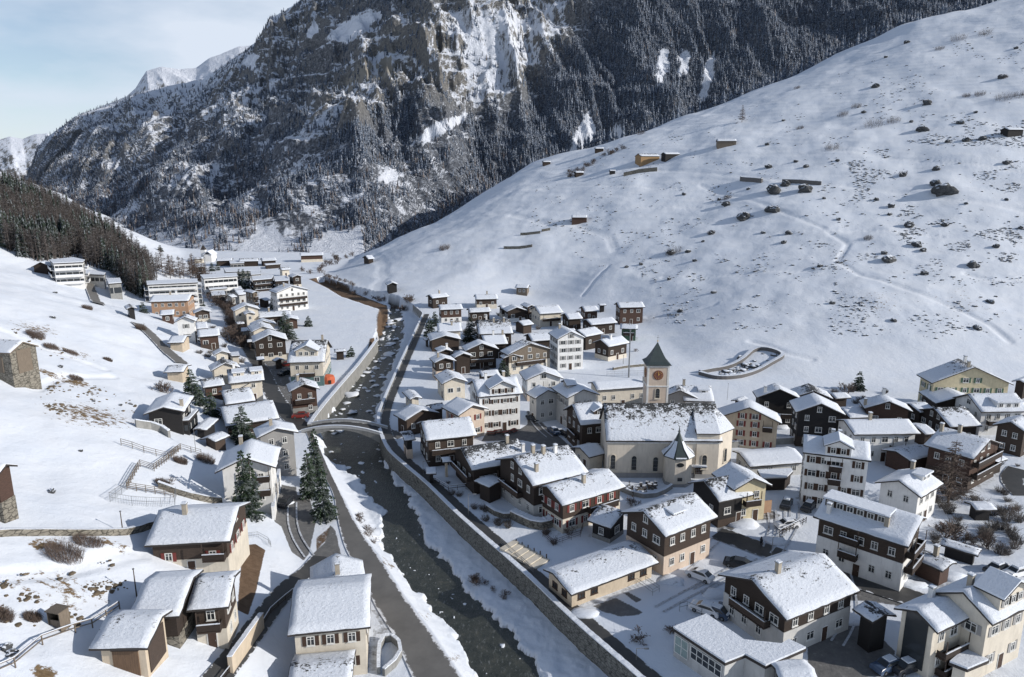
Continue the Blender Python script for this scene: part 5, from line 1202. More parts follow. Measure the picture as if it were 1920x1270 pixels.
# ------------------------------------------------------------------ church
def solve(fr, A, B, E, he, pitch, g=0.0):
    a, b, e = fp(fr, A), fp(fr, B), fp(fr, E); tp = math.tan(R(pitch)); w = 5.0
    for _ in range(120):
        zr = g+he+tp*w; PA, PB, PE = at_z(*a, zr), at_z(*b, zr), at_z(*e, g+he)
        u = PB-PA; u.z = 0; L = u.length; u.normalize(); d = PE-PA; d.z = 0; perp = d-u*d.dot(u); w = w*.85+perp.length*.15
    return (PA+PB)/2, u, L, w, g+he+tp*w
CH, cu, cL, cw, czr = solve('H', (140,528), (1098,532), (500,850), 8.0, 40)
crz = math.atan2(cu.y, cu.x); he = 8.0
church = empty('church', (CH.x, CH.y, 0), crz, 'beige village church with steep slate-speckled snowy roof and polygonal choir', 'church')
k = math.tan(R(40))
roof_parts(church, cL, cw, cw, czr, he, 'roof_edge', 'roof_snow_bare', 3)
mb = MB(); wy = cw-.5
extrude_x(mb, [(-wy,-1),(wy,-1),(wy,czr-k*wy-RT),(0,czr-RT),(-wy,czr-k*wy-RT)], -cL/2+.4, cL/2-.4, 'church_wall'); nave = mb.obj('wall', church)
mb = MB().box((0,-wy-.07,.4), (cL-.6,.14,1.2), 'grey').obj('plinth', church)
MB().box((0,-wy-.12,he-.45), (cL-.5,.24,.3), 'white_paint').obj('cornice', church)
def arch_window(parent, x, y, z, rz, w, h, name='window', frame='cream', pane='glass', n=8):
    def prof(w, h): return [(-w/2,-h/2),(w/2,-h/2)]+[(w/2*math.cos(math.pi*i/n), h/2-w/2+w/2*math.sin(math.pi*i/n)) for i in range(n+1)]
    mb = MB(); P = prof(w+.3, h+.3); Q = prof(w, h); m_ = len(P)
    mb.add([(p[0],-.12,p[1]) for p in P]+[(p[0],-.12,p[1]) for p in Q]+[(p[0],.0,p[1]) for p in P]+[(p[0],.0,p[1]) for p in Q],
           [(i,(i+1)%m_,(i+1)%m_+m_,i+m_) for i in range(m_)]+[(i+2*m_,(i+1)%m_+2*m_,(i+1)%m_,i) for i in range(m_)]+[(i+m_,(i+1)%m_+m_,(i+1)%m_+3*m_,i+3*m_) for i in range(m_)], frame)
    for i in (-1,0,1): mb.box((i*w/4,-.05,-.1*abs(i)), (.04,.04,h*.8), 'metal')
    for i in (-1,0,1): mb.box((0,-.05,i*h/4), (w,.04,.04), 'metal')
    mb.box((0,-.16,-h/2-.2), (w+.6,.3,.12), frame)
    o = mb.obj(name, parent); o.location = (x, y, z); o.rotation_euler = (0,0,rz)
    MB().add([(p[0],-.03,p[1]) for p in Q], [tuple(range(m_))], pane).obj('pane', o); return o
def on_wall(fr, p, y_local, root, rz):     # local x, z where a sight line meets the plane y = y_local of a thing
    c, s = math.cos(-rz), math.sin(-rz); a, yd, kk = ray(*fp(fr, p)); o = Vector((0,0,CAM_Z))-root.location; d = Vector((a, yd, kk))
    ol = Vector((o.x*c-o.y*s, o.x*s+o.y*c, o.z)); dl = Vector((d.x*c-d.y*s, d.x*s+d.y*c, d.z)); t = (y_local-ol.y)/dl.y
    return ol+dl*t
for p in ((222,1025),(402,1035),(585,1045)):
    q = on_wall('H', p, -wy, church, crz); arch_window(church, q.x, -wy, q.z, 0, .95, 3.0)
# choir: a narrower body closed by three facets, hipped roof
x0 = cL/2-.4-4.6; yc = wy+.2; xe = cL/2+2.9; cut = 2.6
foot = [(x0,-yc),(cL/2-.6,-yc),(xe,-yc+cut+.6),(xe,yc-cut-.6),(cL/2-.6,yc),(x0,yc)]
ch = MB().prism(foot, -1, he+1.5, 'church_wall').obj('choir', church)
def grow(P, d):
    c = Vector((sum(p[0] for p in P)/len(P), sum(p[1] for p in P)/len(P))); return [((Vector(p)-c)*(1+d/(Vector(p)-c).length)+c)[:] for p in P]
MB().prism(grow(foot, .18), -1, .9, 'grey').obj('plinth', church)
def hip(P, z, apexes, mat, name, parent, t0=0.0, snow=None):
    n = len(P); V = [(p[0],p[1],z+t0) for p in P]+[(a[0],a[1],a[2]+t0) for a in apexes]; F = []
    near = [min(range(len(apexes)), key=lambda j: (apexes[j][0]-P[i][0])**2+(apexes[j][1]-P[i][1])**2) for i in range(n)]
    for i in range(n):
        j = (i+1) % n
        if near[i] == near[j]: F.append((i, j, n+near[i]))
        else: F.append((i, j, n+near[j], n+near[i]))
    F.append(tuple(range(n))[::-1]); return MB().add(V, F, mat).obj(name, parent)
fo = grow(foot, .4); xr = cL/2-.8
hp = hip(fo, he+1.45, [(x0+.2,0,czr-.35),(xr,0,czr-.35)], 'roof_edge', 'choir_roof', church)
hs = hip(grow(foot,.36), he+1.5, [(x0+.2,0,czr-.22),(xr,0,czr-.22)], 'roof_snow_bare', 'snow_layer', hp, .12)
at = hs.data.attributes.new('ridge', 'FLOAT', 'POINT'); at.data.foreach_set('value', np.array([0]*(len(hs.data.vertices)-2)+[1, 1], np.float32))
for p in ((1000,1025),):
    q = on_wall('H', p, -yc, church, crz); arch_window(church, q.x, -yc, q.z, 0, .9, 2.8)
a_ = Vector((cL/2-.6,-yc)); b_ = Vector((xe,-yc+cut+.6)); m_ = (a_+b_)/2; arch_window(church, m_.x+.02, m_.y-.02, he*.55, math.atan2((b_-a_).y,(b_-a_).x), .9, 2.8)
q = on_wall('H', (945,1165), -yc, church, crz); arch_window(church, q.x, -yc, 1.2, 0, 1.3, 2.4, 'door', 'stone', 'wood_shutter')
MB().box((0,0,1.25), (3.0,1.0,.15), 'roof_snow_full').obj('door_canopy', church).location = (q.x, -yc-.5, 1.6)
# stair turret: octagon with a flared pointed roof
q = on_wall('H', (768,1100), -wy-1.7, church, crz); tx, ty = q.x, -wy-1.9; tr = 2.75
tur = MB().lathe([(tr,-1),(tr,6.0)], 'church_wall', 8, (tx,ty,0), math.pi/8).obj('turret', church)
MB().lathe([(tr+.15,-1),(tr+.15,.6)], 'grey', 8, (tx,ty,0), math.pi/8).obj('plinth', tur)
trf = MB().lathe([(tr+.5,5.8),(tr+.35,6.15),(tr*.60,7.4),(tr*.30,8.8),(.12,10.5)], 'copper_roof', 8, (tx,ty,0), math.pi/8).obj('turret_roof', church)
mb = MB()
for i in range(8):
    an0, an1 = math.pi/8+i*math.pi/4+.07, math.pi/8+(i+1)*math.pi/4-.07; f = 1.03
    pr = [(tr+.45,5.98),(tr+.33,6.2),(tr*.62,7.42),(tr*.33,8.7)]
    if math.sin((an0+an1)/2) < -.9: pr = pr[:2]
    V = []
    for r_, z_ in pr: V += [(tx+r_*f*math.cos(an0), ty+r_*f*math.sin(an0), z_+.1), (tx+r_*f*math.cos(an1), ty+r_*f*math.sin(an1), z_+.1)]
    mb.add(V, [(j*2, j*2+1, j*2+3, j*2+2) for j in range(len(pr)-1)], 'roof_snow_full')
mb.obj('snow_layer', trf)
mb = MB().lathe([(.5,-.08),(.5,.08)], 'cream', 16); o = MB().lathe([(.62,-.05),(.62,.05)], 'glass', 18).obj('oval_window', tur); o.scale = (1.1,.7,1); o.rotation_euler = (math.pi/2,0,0); o.location = (tx, ty-tr*.93, 4.6)
MB().box((tx,ty-tr*.94,1.6), (.9,.1,.7), 'glass').obj('window', tur)
MB().lathe([(.12,10.3),(.26,10.6),(.12,10.9),(.03,11.7)], 'copper_roof', 8, (tx,ty,0)).obj('finial', trf)
# bell tower behind the nave
TWH = 16.9; base_w = 4.9
tc0 = at_z(*fp('H', (614,205)), TWH); tw = empty('church_tower', (tc0.x, tc0.y+base_w/2, 0), crz*.55, 'square pink-cream church tower with red clock face and dark pyramid spire', 'church tower')
MB().box((0,0,TWH/2-1), (base_w,base_w,TWH+2), 'rose').obj('wall', tw)
for sx in (-1,1):
    for sy in (-1,1): MB().box((sx*(base_w/2-.16),sy*(base_w/2-.16),TWH/2-1), (.42,.42,TWH+1.96), 'white_paint').obj('corner_quoin', tw)
for z in (TWH-.35, TWH-5.0): MB().box((0,0,z), (base_w+.3,base_w+.3,.28), 'white_paint').obj('cornice', tw)
mb = MB(); prof = [(base_w/2+.5,0),(base_w/2*.86,.7),(base_w/2*.56,2.0),(base_w/2*.29,3.4),(.08,4.8)]
s2 = math.sqrt(2); sp = MB().lathe([(r_*s2,z_) for r_, z_ in prof], 'copper_roof', 4, (0,0,TWH), math.pi/4).obj('spire', tw)
MB().tube((0,0,TWH+4.6),(0,0,TWH+6.6),.05,.03,'metal').box((0,0,TWH+6.0),(.6,.06,.06),'metal').lathe([(.05,0),(.2,.15),(.05,.3)],'gold',8,(0,0,TWH+5.0)).obj('finial', sp)
for rz_ in (0, math.pi/2, -math.pi/2):
    c_ = MB().lathe([(1.15,0),(1.15,.08),(.98,.1)], 'clock_red', 28); 
    d_ = c_.obj('clock', tw); dx, dy = math.sin(rz_), -math.cos(rz_); d_.location = (dx*(base_w/2+.01), dy*(base_w/2+.01), TWH-2.35); d_.rotation_euler = (math.pi/2, 0, rz_)
    mb = MB()
    for i in range(12): an = i*math.pi/6; mb.box((.82*math.cos(an),.82*math.sin(an),.12), (.17,.07,.03), 'gold', an)
    mb.obj('clock_numerals', d_); MB().box((0,.33,.135), (.08,.66,.03), 'gold', 0).box((.14,.14,.14), (.08,.5,.03), 'gold', -.785).obj('clock_hands', d_)
for z in (TWH-6.7, TWH-10.6):
    for rz_ in (0, math.pi/2):
        dx, dy = math.sin(rz_), -math.cos(rz_); o = arch_window(tw, dx*(base_w/2+.0), dy*(base_w/2), z, rz_, .95, 2.3, 'belfry_window', 'cream', 'glass')
# far chapel
ff = on_ground(*fp('B', (690,185))); fc = empty('chapel', tuple(ff), 0, 'tiny white chapel with a pointed tower far up the valley', 'chapel')
MB().box((0,3,2), (5,9,6), 'white').obj('wall', fc); MB().box((-4,2,3), (3,3,10), 'white').obj('tower', fc); MB().lathe([(2.2,8),(.1,11.5)], 'roof_edge', 4, (-4,2,0), math.pi/4).obj('spire', fc)
mb = MB(); extrude_x(mb, [(-3,5),(0,7.6),(3,5),(3,4.7),(0,7.2),(-3,4.7)], -5, 5, 'roof_snow_full'); o = mb.obj('roof', fc); o.rotation_euler = (0,0,math.pi/2); o.location = (0,3,0)

# ------------------------------------------------------------------ arched bridge
Lb = at_z(572, 806, 0); Rb = at_z(722, 812, 0); dv = (Rb-Lb); bl_ = dv.length; brz = math.atan2(dv.y, dv.x)
br = empty('bridge', (((Lb+Rb)/2).x, ((Lb+Rb)/2).y, 0), brz, 'slender arched concrete footbridge-like road bridge with snowy parapets over the river', 'bridge')
n = 28; wB = 2.3; rise = 1.5
zt_ = lambda s: .15+rise*(1-(2*s-1)**2); zb2 = lambda s: -2.2+3.35*(1-(2*s-1)**2)
V = []; F = []
for i in range(n+1):
    s = i/n; x = (s-.5)*bl_
    V += [(x,-wB,zb2(s)),(x,wB,zb2(s)),(x,wB,zt_(s)),(x,-wB,zt_(s))]
for i in range(n):
    for j in range(4): F.append((i*4+j,(i+1)*4+j,(i+1)*4+(j+1)%4,i*4+(j+1)%4))
F += [(3,2,1,0),(4*n,4*n+1,4*n+2,4*n+3)]; F = [f[::-1] for f in F]
MB().add(V, F, 'concrete').obj('arch', br)
for sgn in (-1, 1):
    for (nm, y0, y1, za, zb3, mt, par) in (('parapet', wB-.22, wB+.06, 0, .6, 'lightgrey', br), ('snow_cap', wB-.28, wB+.12, .603, .74, 'roof_snow_full', None)):
        V = []; F = []
        for i in range(n+1):
            s = i/n; x = (s-.5)*bl_; V += [(x,sgn*y0,zt_(s)+za),(x,sgn*y1,zt_(s)+za),(x,sgn*y1,zt_(s)+zb3),(x,sgn*y0,zt_(s)+zb3)]
        for i in range(n):
            for j in range(4): F.append((i*4+j,(i+1)*4+j,(i+1)*4+(j+1)%4,i*4+(j+1)%4))
        F += [(3,2,1,0),(4*n,4*n+1,4*n+2,4*n+3)]
        o = MB().add(V, F, mt).obj(nm, par or last_p); last_p = o
V = []; F = []
for i in range(n+1): s = i/n; x = (s-.5)*bl_; V += [(x,-wB+.25,zt_(s)+.02),(x,wB-.25,zt_(s)+.02)]
for i in range(n): F.append((i*2+2,i*2+3,i*2+1,i*2))
me = MB().add(V, F, 'asphalt_dark').obj('deck', br).data; at = me.attributes.new('across','FLOAT','POINT'); at.data.foreach_set('value', np.tile([0,1],n+1).astype(np.float32))

# ------------------------------------------------------------------ masts, lamps, fences, walls
def mast(fr, foot, top, r, label, mat='pole_metal', arm=False, cat='mast', name='mast', group=None):
    g = on_ground(*fp(fr, foot)); tz = CAM_Z+ray(*fp(fr, top))[2]*(g.y/ray(*fp(fr, foot))[1]); h = tz-g.z
    t = empty(name, tuple(g), 0, label, cat, group); MB().tube((0,0,-.5),(0,0,h),r,r*.6,mat,7).obj('pole', t)
    if arm: MB().tube((0,0,h-.02),(1.0,-.2,h+.15),.04,.03,mat,5).obj('arm', t); MB().box((1.2,-.25,h+.15),(.6,.22,.1),'metal').obj('lamp_head', t)
    else: MB().lathe([(r*1.3,0),(r*1.5,.12),(.02,.2)], 'metal', 7, (0,0,h)).obj('cap', t)
    return t
mast('F', (1737,682), (1748,345), .26, 'tall pale antenna mast on the meadow left of the church tower', 'metal')
mast('F', (1700,590), (1703,530), .10, 'thin grey pole beside the foot of the tall mast', 'pole_metal')
mast('J', (1778,700), (1785,508), .07, 'tall street lamp beside the main road above the car park', arm=True, cat='street lamp', name='street_lamp')
mast('G', (708,748), (697,565), .06, 'street lamp standing alone on the quay lawn', arm=True, cat='street lamp', name='street_lamp')
mast('L', (55,1045), (58,925), .06, 'short street lamp on the quay near the flat-roofed building', arm=True, cat='street lamp', name='street_lamp')
mast('D', (862,262), (840,95), .09, 'bare wooden pole above the brown hedge strip', 'bark', cat='pole', name='pole')
mast('D', (958,705), (930,490), .09, 'bare wooden pole beside the snow-roofed barn wing', 'bark', cat='pole', name='pole')
mast('G', (372,440), (365,330), .05, 'short street lamp between the quay and the dark farmhouse', arm=True, cat='street lamp', name='street_lamp')
mast('H', (1195,500), (1197,355), .05, 'thin flag pole behind the broad roof with two hatches', cat='pole', name='pole')
mast('C', (505,745), (505,560), .06, 'street lamp on the slope below the black timber house', arm=True, cat='street lamp', name='street_lamp')
def fence(fr, pts, h, label, mat='wood_grey', rails=2, step=2.0, snow=False, r=.05, mesh=False, name='fence'):
    L = gline(fr, pts); P = []
    for a, b in zip(L, L[1:]):
        m_ = max(1, int((b-a).length/step))
        for i in range(m_): q = a.lerp(b, i/m_); P.append((q.x, q.y, gz(q.x, q.y)))
    q = L[-1]; P.append((q.x, q.y, gz(q.x, q.y))); c = Vector(P[len(P)//2]); root = empty(name, c, 0, label, 'fence')
    pm = MB().tube((0,0,-.3), (0,0,h), r, r, mat, 4).mesh('post')
    for p in P: link('post', pm, root).location = Vector(p)-c
    def strip(zz, hh, t, name):      # one continuous rail along the whole fence
        V = []; F = []
        for i, p in enumerate(P):
            a = Vector(P[max(i-1,0)]); b = Vector(P[min(i+1,len(P)-1)]); d = (b-a).normalized(); nn = Vector((-d.y, d.x, 0))*t; q = Vector(p)-c
            V += [q-nn+Vector((0,0,zz)), q+nn+Vector((0,0,zz)), q+nn+Vector((0,0,zz+hh)), q-nn+Vector((0,0,zz+hh))]
        for i in range(len(P)-1):
            for j in range(4): F.append((i*4+j, i*4+(j+1)%4, (i+1)*4+(j+1)%4, (i+1)*4+j))
        m_ = len(P)*4; F += [(3,2,1,0), (m_-4,m_-3,m_-2,m_-1)]; return MB().add(V, F, 'roof_snow_full' if name == 'snow_cap' else mat).obj(name, root)
    for k in range(rails): strip(h*(.95-k*.9/max(1,rails)), r*1.5, r*.6, 'rail')
    if mesh:
        mr_ = MB()
        for a, b in zip(P, P[1:]):
            a = Vector(a)-c; b = Vector(b)-c
            for j in range(1, 8): q = a.lerp(b, j/8); mr_.tube(q+Vector((0,0,.05)), q+Vector((0,0,h*.95)), .012, .012, mat, 3, False)
        mr_.obj('wire_mesh', root)
    if snow: strip(h*.95+r*1.5, r*1.1, r*.9, 'snow_cap')
    return root
fence('O', [(825,855),(980,905),(1145,945),(1230,885),(1370,925)], 1.3, 'upper wooden rail fence running across the snow to the white chalet', step=1.6, rails=3, r=.05)
fence('O', [(1230,885),(1150,955),(1050,1030),(955,1000),(865,1155),(1180,1205)], 1.3, 'zigzag plank fence stepping down the snow slope', step=1.2, rails=4, r=.055)
fence('O', [(865,1155),(750,1240),(900,1265),(1190,1270),(1200,1200)], 1.6, 'thin wire fence round the lower garden plot', 'metal', 2, 2.0, mesh=True, r=.03)
fence('D', [(-20,1262),(110,1205),(300,1045),(530,960),(650,925),(840,800)], 1.1, 'long snow-topped handrail along the path to the lowest barn', 'wood_grey', 2, 2.4, True, .07)
fence('E', [(150,300),(240,290),(310,330),(330,360)], 1.0, 'small garden fence above the brown lawn', 'metal', 2, 1.5, mesh=True, r=.025)
fence('E', [(600,620),(480,700),(330,830),(270,930),(100,1180),(-20,1330)], 1.0, 'dark railing along the sunken lane left of the beige house', 'wood_dark', 3, 2.0, True, .05)
fence('G', [(460,500),(560,560),(690,545)], 1.1, 'dark wooden garden fence in front of the square storehouse', 'wood_dark', 2, 1.2, True, .06)
fence('G', [(1260,900),(1340,970),(1540,900),(1560,840)], 1.2, 'rusty wire fence around the small play garden', 'wood_red', 3, 1.5, r=.03, mesh=True)
fence('G', [(945,960),(1060,1060),(1190,1180)], 1.2, 'metal railing beside the terraced steps on the quay', 'metal', 3, 1.4, r=.035, mesh=True)
fence('K', [(65,455),(220,375)], 1.3, 'sloping dark railing ramp beside the guest house', 'wood_dark', 3, 1.0, True, .06)
fence('H', [(170,300),(500,290)], 1.6, 'fine mesh fence behind the long cream annex', 'metal', 2, 2.0, mesh=True, r=.03)
fence('L', [(60,415),(190,510),(245,480),(130,400)], 1.0, 'folding metal barrier frame lying on the snowy car park', 'metal', 2, 2.0, r=.03)
fence('L', [(410,640),(470,625),(590,680)], 1.3, 'metal goal frame on the snow beside the flat-roofed building', 'metal', 2, 2.0, r=.04)
def gwall(name, fr, pts, w, h, mat, label, snow=.15): return wall_strip(name, [(p.x,p.y,0) for p in gline(fr, pts)], w, -2, h, mat, label=label, snow=snow, zf=lambda x, y: float(base_h(x, y)), nn=60)
gwall('retaining_wall', 'D', [(-60,285),(200,270),(520,280),(760,285),(900,270),(980,262),(1085,215)], .6, .9, 'stone', 'low dry-stone wall crossing the slope above the red-shuttered chalet', .05)
gwall('retaining_wall', 'H', [(960,285),(1110,330),(1300,315),(1480,250),(1700,130),(1600,90),(1475,65),(1420,80),(1330,170),(1220,225),(960,275)], 1.0, 1.1, 'darkgrey', 'oval dry-stone enclosure full of rubble on the lower right slope', .08)
gwall('retaining_wall', 'H', [(225,245),(320,225),(500,210)], .6, .8, 'stone', 'short curved stone wall on the meadow behind the tower', .1)
gwall('retaining_wall', 'H', [(1215,905),(1500,885),(1785,868)], .6, 1.5, 'concrete', 'long snowy retaining wall below the red-shuttered cream house')
gwall('retaining_wall', 'E', [(1085,1250),(1085,990),(1190,985),(1250,1060),(1270,1130),(1220,1200),(1120,1262)], .4, 1.0, 'concrete', 'kerbed wall loop round a snowy garden at the riverside road')
gwall('retaining_wall', 'E', [(50,1250),(160,1080),(270,930)], .5, 2.2, 'beige', 'cream plastered wall beside the sunken lane at the bottom')
gwall('retaining_wall', 'C', [(1085,1250),(1100,1150),(1110,1060),(1130,960)], .5, 2.4, 'white', 'white garden wall descending beside the large chalet')
gwall('retaining_wall', 'C', [(230,1010),(370,1060),(480,1110),(700,1130)], .5, 1.1, 'stone', 'curved stone wall in the garden left of the large white chalet', .05)
gwall('retaining_wall', 'C', [(60,560),(180,560),(300,610),(310,640)], .5, 1.5, 'concrete', 'pale terrace wall in front of the black timber house')
gwall('retaining_wall', 'G', [(1035,760),(1250,865),(1370,800),(1360,760)], 1.2, 1.5, 'stone', 'hedge-topped garden wall below the red-shuttered brown house', .3)
gwall('retaining_wall', 'G', [(845,700),(970,790),(1035,760)], .5, 1.0, 'stone', 'stone garden wall corner left of the hedge', .12)
gwall('retaining_wall', 'J', [(600,170),(760,250),(900,230),(1000,150)], .4, .9, 'concrete', 'churchyard wall curving in front of the graves')
# terraced steps on the quay
sg = at_z(*fp('G', (1120,1050)), 0); st = empty('terrace_steps', tuple(sg), R(-40), 'beige terraced steps between the quay and the play garden', 'steps')
for i in range(6): MB().box((i*1.25-3,0,.12+.08*(5-i)), (1.15,3.6,.24+.16*(5-i)), 'cream').box((i*1.25-3,1.7,.5+.08*(5-i)), (.12,.15,.9), 'wood_dark').obj('step', st)

# ------------------------------------------------------------------ trees
def leafcards(mb, tris, mat): 
    V = []; F = []
    for t in tris: k = len(V); V += t; F.append(tuple(range(k, k+len(t))))
    mb.add(V, F, mat)
def spruce(seed, h, r, n=2600, mat='needles_frost', low=.06):
    rr = random.Random(seed); V = []; F = []; tone = []
    lay = int(h*2.2)
    for k in range(lay):
        f = (k+rr.uniform(-.3,.3))/lay; z = h*(low+(1-low)*f); R0 = r*(1-f)**.8*rr.uniform(.75,1.12)+.12; nb = max(5, int(13*(1-f)+5))
        for j in range(nb):
            an = rr.uniform(0, 6.283); L = R0*rr.uniform(.65,1.1); c, s = math.cos(an), math.sin(an); tn = rr.random(); droop = rr.uniform(.15,.4)
            m_ = max(3, int(L*5.0))
            for i in range(m_):
                q = (i+.6)/m_*L; zz = z-droop*q*q/max(R0,.5)*.9+rr.uniform(-.08,.08); wd_ = (.20+.34*(1-q/max(L,.1)))*rr.uniform(.7,1.2)*min(1, L)
                for sg in (-1, 1):
                    a0 = an+sg*rr.uniform(.5,1.0); ex, ey = q*c+math.cos(a0)*wd_*1.5, q*s+math.sin(a0)*wd_*1.5
                    b0 = len(V); V += [(q*c, q*s, zz+.04), ((q+.38)*c*1.0, (q+.38)*s, zz-.02), (ex, ey, zz-rr.uniform(.10,.34))]; F.append((b0, b0+1, b0+2)); tone += [tn*.7+.3*f]*3
    return np.array(V), np.array(F), np.array(tone)
def conifer(x, y, z, h, r, seed, label, group=None, mat='needles_frost', name='spruce_tree', cat='conifer', low=.06):
    t = empty(name, (x, y, z), random.uniform(0, 6), label, cat, group)
    MB().tube((0,0,-1),(0,0,h*.97), max(.12, h*.018), .03, 'bark', 6).obj('trunk', t)
    V, F, tn = spruce(seed, h, r, mat=mat, low=low); me = np_mesh('crown', V, F, [mat]); at = me.attributes.new('tone','FLOAT','POINT'); at.data.foreach_set('value', tn.astype(np.float32)); link('crown', me, t); return t
def tree_px(fr, foot, top, rpx, **kw):
    g = on_ground(*fp(fr, foot)); dep = g.y/ray(*fp(fr, foot))[1]; tz = CAM_Z+ray(*fp(fr, top))[2]*dep*1.0; h = (tz-g.z)
    # the top is nearer in image terms than the foot: solve the height on the vertical above the foot
    py = fp(fr, top)[1]; b = (635-py)/F_PX; y = g.y; h = CAM_Z-g.z-y*(SP-b*CP)/(CP+b*SP)
    r = rpx/FR[fr][2]/F_PX*dep*1.18; return g, h, r
for i, (fr, foot, top, rp, lab) in enumerate([
    ('C', (860,690), (865,390), 105, 'big dark spruce behind the roof of the large white chalet'),
    ('C', (880,1235), (890,715), 75, 'tall slender spruce in front of the large white chalet, left of its twin'),
    ('C', (935,1235), (850,745), 62, 'second slender spruce pressed against the white chalet front'),
    ('C', (1400,985), (1360,560), 66, 'tall spruce at the bridge head beside the grey house'),
    ('C', (1460,1240), (1440,850), 80, 'broad spruce overhanging the riverside road below the grey house'),
    ('C', (1350,1090), (1400,720), 64, 'dark spruce wedged between the two riverside conifers'),
    ('C', (480,345), (480,115), 62, 'dark conifer left of the village street above the black house'),
    ('C', (620,470), (590,290), 55, 'shaggy conifer between the black house and the workshop'),
    ('C', (535,400), (560,250), 40, 'smaller conifer beside the shaggy one'),
    ('B', (1345,850), (1345,600), 85, 'dark green conifer beside the nine-windowed chalet'),
    ('B', (1535,735), (1535,638), 30, 'lone small spruce standing out on the white meadow'),
    ('B', (1245,590), (1240,425), 38, 'dark conifer between the two apartment houses'),
    ('B', (625,560), (622,435), 26, 'conifer at the lower corner of the long hotel'),
    ('B', (130,620), (130,520), 32, 'conifer left of the orange block'),
    ('B', (955,415), (960,245), 28, 'left one of three black columnar spruces beside the far hotel'),
    ('B', (990,418), (985,240), 28, 'middle one of three black columnar spruces beside the far hotel'),
    ('B', (1030,416), (1025,258), 26, 'right one of three black columnar spruces beside the far hotel'),
    ('A', (510,440), (500,352), 46, 'dark spruce in front of the white terraced hotel'), ('A', (555,470), (545,375), 34, 'smaller spruce right of the terraced hotel front'),
    ('B', (715,265), (715,190), 26, 'dark spruce below the tiny far chapel'), ('B', (765,258), (765,180), 18, 'thin spruce right of the tiny far chapel'),
    ('B', (275,95), (272,40), 24, 'single conifer on the far white field edge'),
    ('B', (1900,990), (1900,900), 26, 'small conifer by the flood wall near the far meadow'),
    ('B', (1870,1000), (1868,940), 14, 'tiny conifer stump left of the flood wall'),
    ('F', (660,435), (655,265), 52, 'village spruce standing among the upper houses'), ('F', (885,680), (885,560), 46, 'round dark conifer in the middle of the village'),
    ('F', (385,400), (385,265), 44, 'dark conifer by the quay above the brown barn'), ('F', (420,330), (400,230), 34, 'second dark conifer behind the quay'),
    ('I', (612,375), (612,225), 46, 'round-shouldered green conifer at the foot of the right slope')]):
    g, h, r = tree_px(fr, foot, top, rp); conifer(g.x, g.y, g.z, h, r, 100+i, lab, mat='needles_near')
def bare(seed, h, spread, depth=5, rad=.16, up=.5):
    rr = random.Random(seed); mb = MB(); tw_ = MB()
    def grow_(p, d, L, r, k):
        q = p+d*L; (mb if k < 2 else tw_).tube(p, q, r, r*.72, 'bark' if k < 2 else 'twig', 5 if k < 2 else 3, False)
        if k >= depth: return
        for _ in range(3 if k else 5):
            ax = Vector((rr.gauss(0,1), rr.gauss(0,1), rr.gauss(0,.6)+up)).normalized(); nd = (d*.75+ax*spread).normalized()
            s0 = p.lerp(q, rr.uniform(.45,1.0)); grow_(s0, nd, L*rr.uniform(.55,.8), max(r*.62, .0042), k+1)
    grow_(Vector((0,0,-.4)), Vector((0,0,1)), h*.36, rad, 0); return mb.mesh('trunk'), tw_.mesh('branches')
bares = [bare(i, 1.0, .75, 5, .018, .45) for i in range(4)]
def larch_mesh(seed):
    rr = random.Random(seed); mb = MB(); tw_ = MB(); mb.tube((0,0,-.05),(0,0,1),.017,.003,'bark',5)
    for k in range(150):
        z = rr.uniform(.12,.97); an = rr.uniform(0,6.283); L = .27*(1-z)**.75+.02; L *= rr.uniform(.7,1.15); c, s = math.cos(an), math.sin(an)
        tip = Vector((L*c, L*s, z+L*rr.uniform(-.12,.25))); tw_.tube((0,0,z), tip, .004, .0015, 'twig', 3, False)
        for j in range(6):
            q = Vector((0,0,z)).lerp(tip, rr.uniform(.3,1)); a2 = an+rr.choice((-1,1))*rr.uniform(.4,1.1); l2 = L*rr.uniform(.2,.42)
            tw_.tube(q, q+Vector((l2*math.cos(a2), l2*math.sin(a2), l2*rr.uniform(-.5,.2))), .0038, .0022, 'twig', 3, False)
    return mb.mesh('trunk'), tw_.mesh('branches')
larches = [larch_mesh(i) for i in range(3)]
def put_tree(meshes, g, h, wid, label, group=None, name='bare_tree', cat='bare tree'):
    t = empty(name, (g.x, g.y, g.z), random.uniform(0,6.28), label, cat, group); t.scale = (h*wid, h*wid, h)
    link('trunk', meshes[0], t); link('branches', meshes[1], t); return t
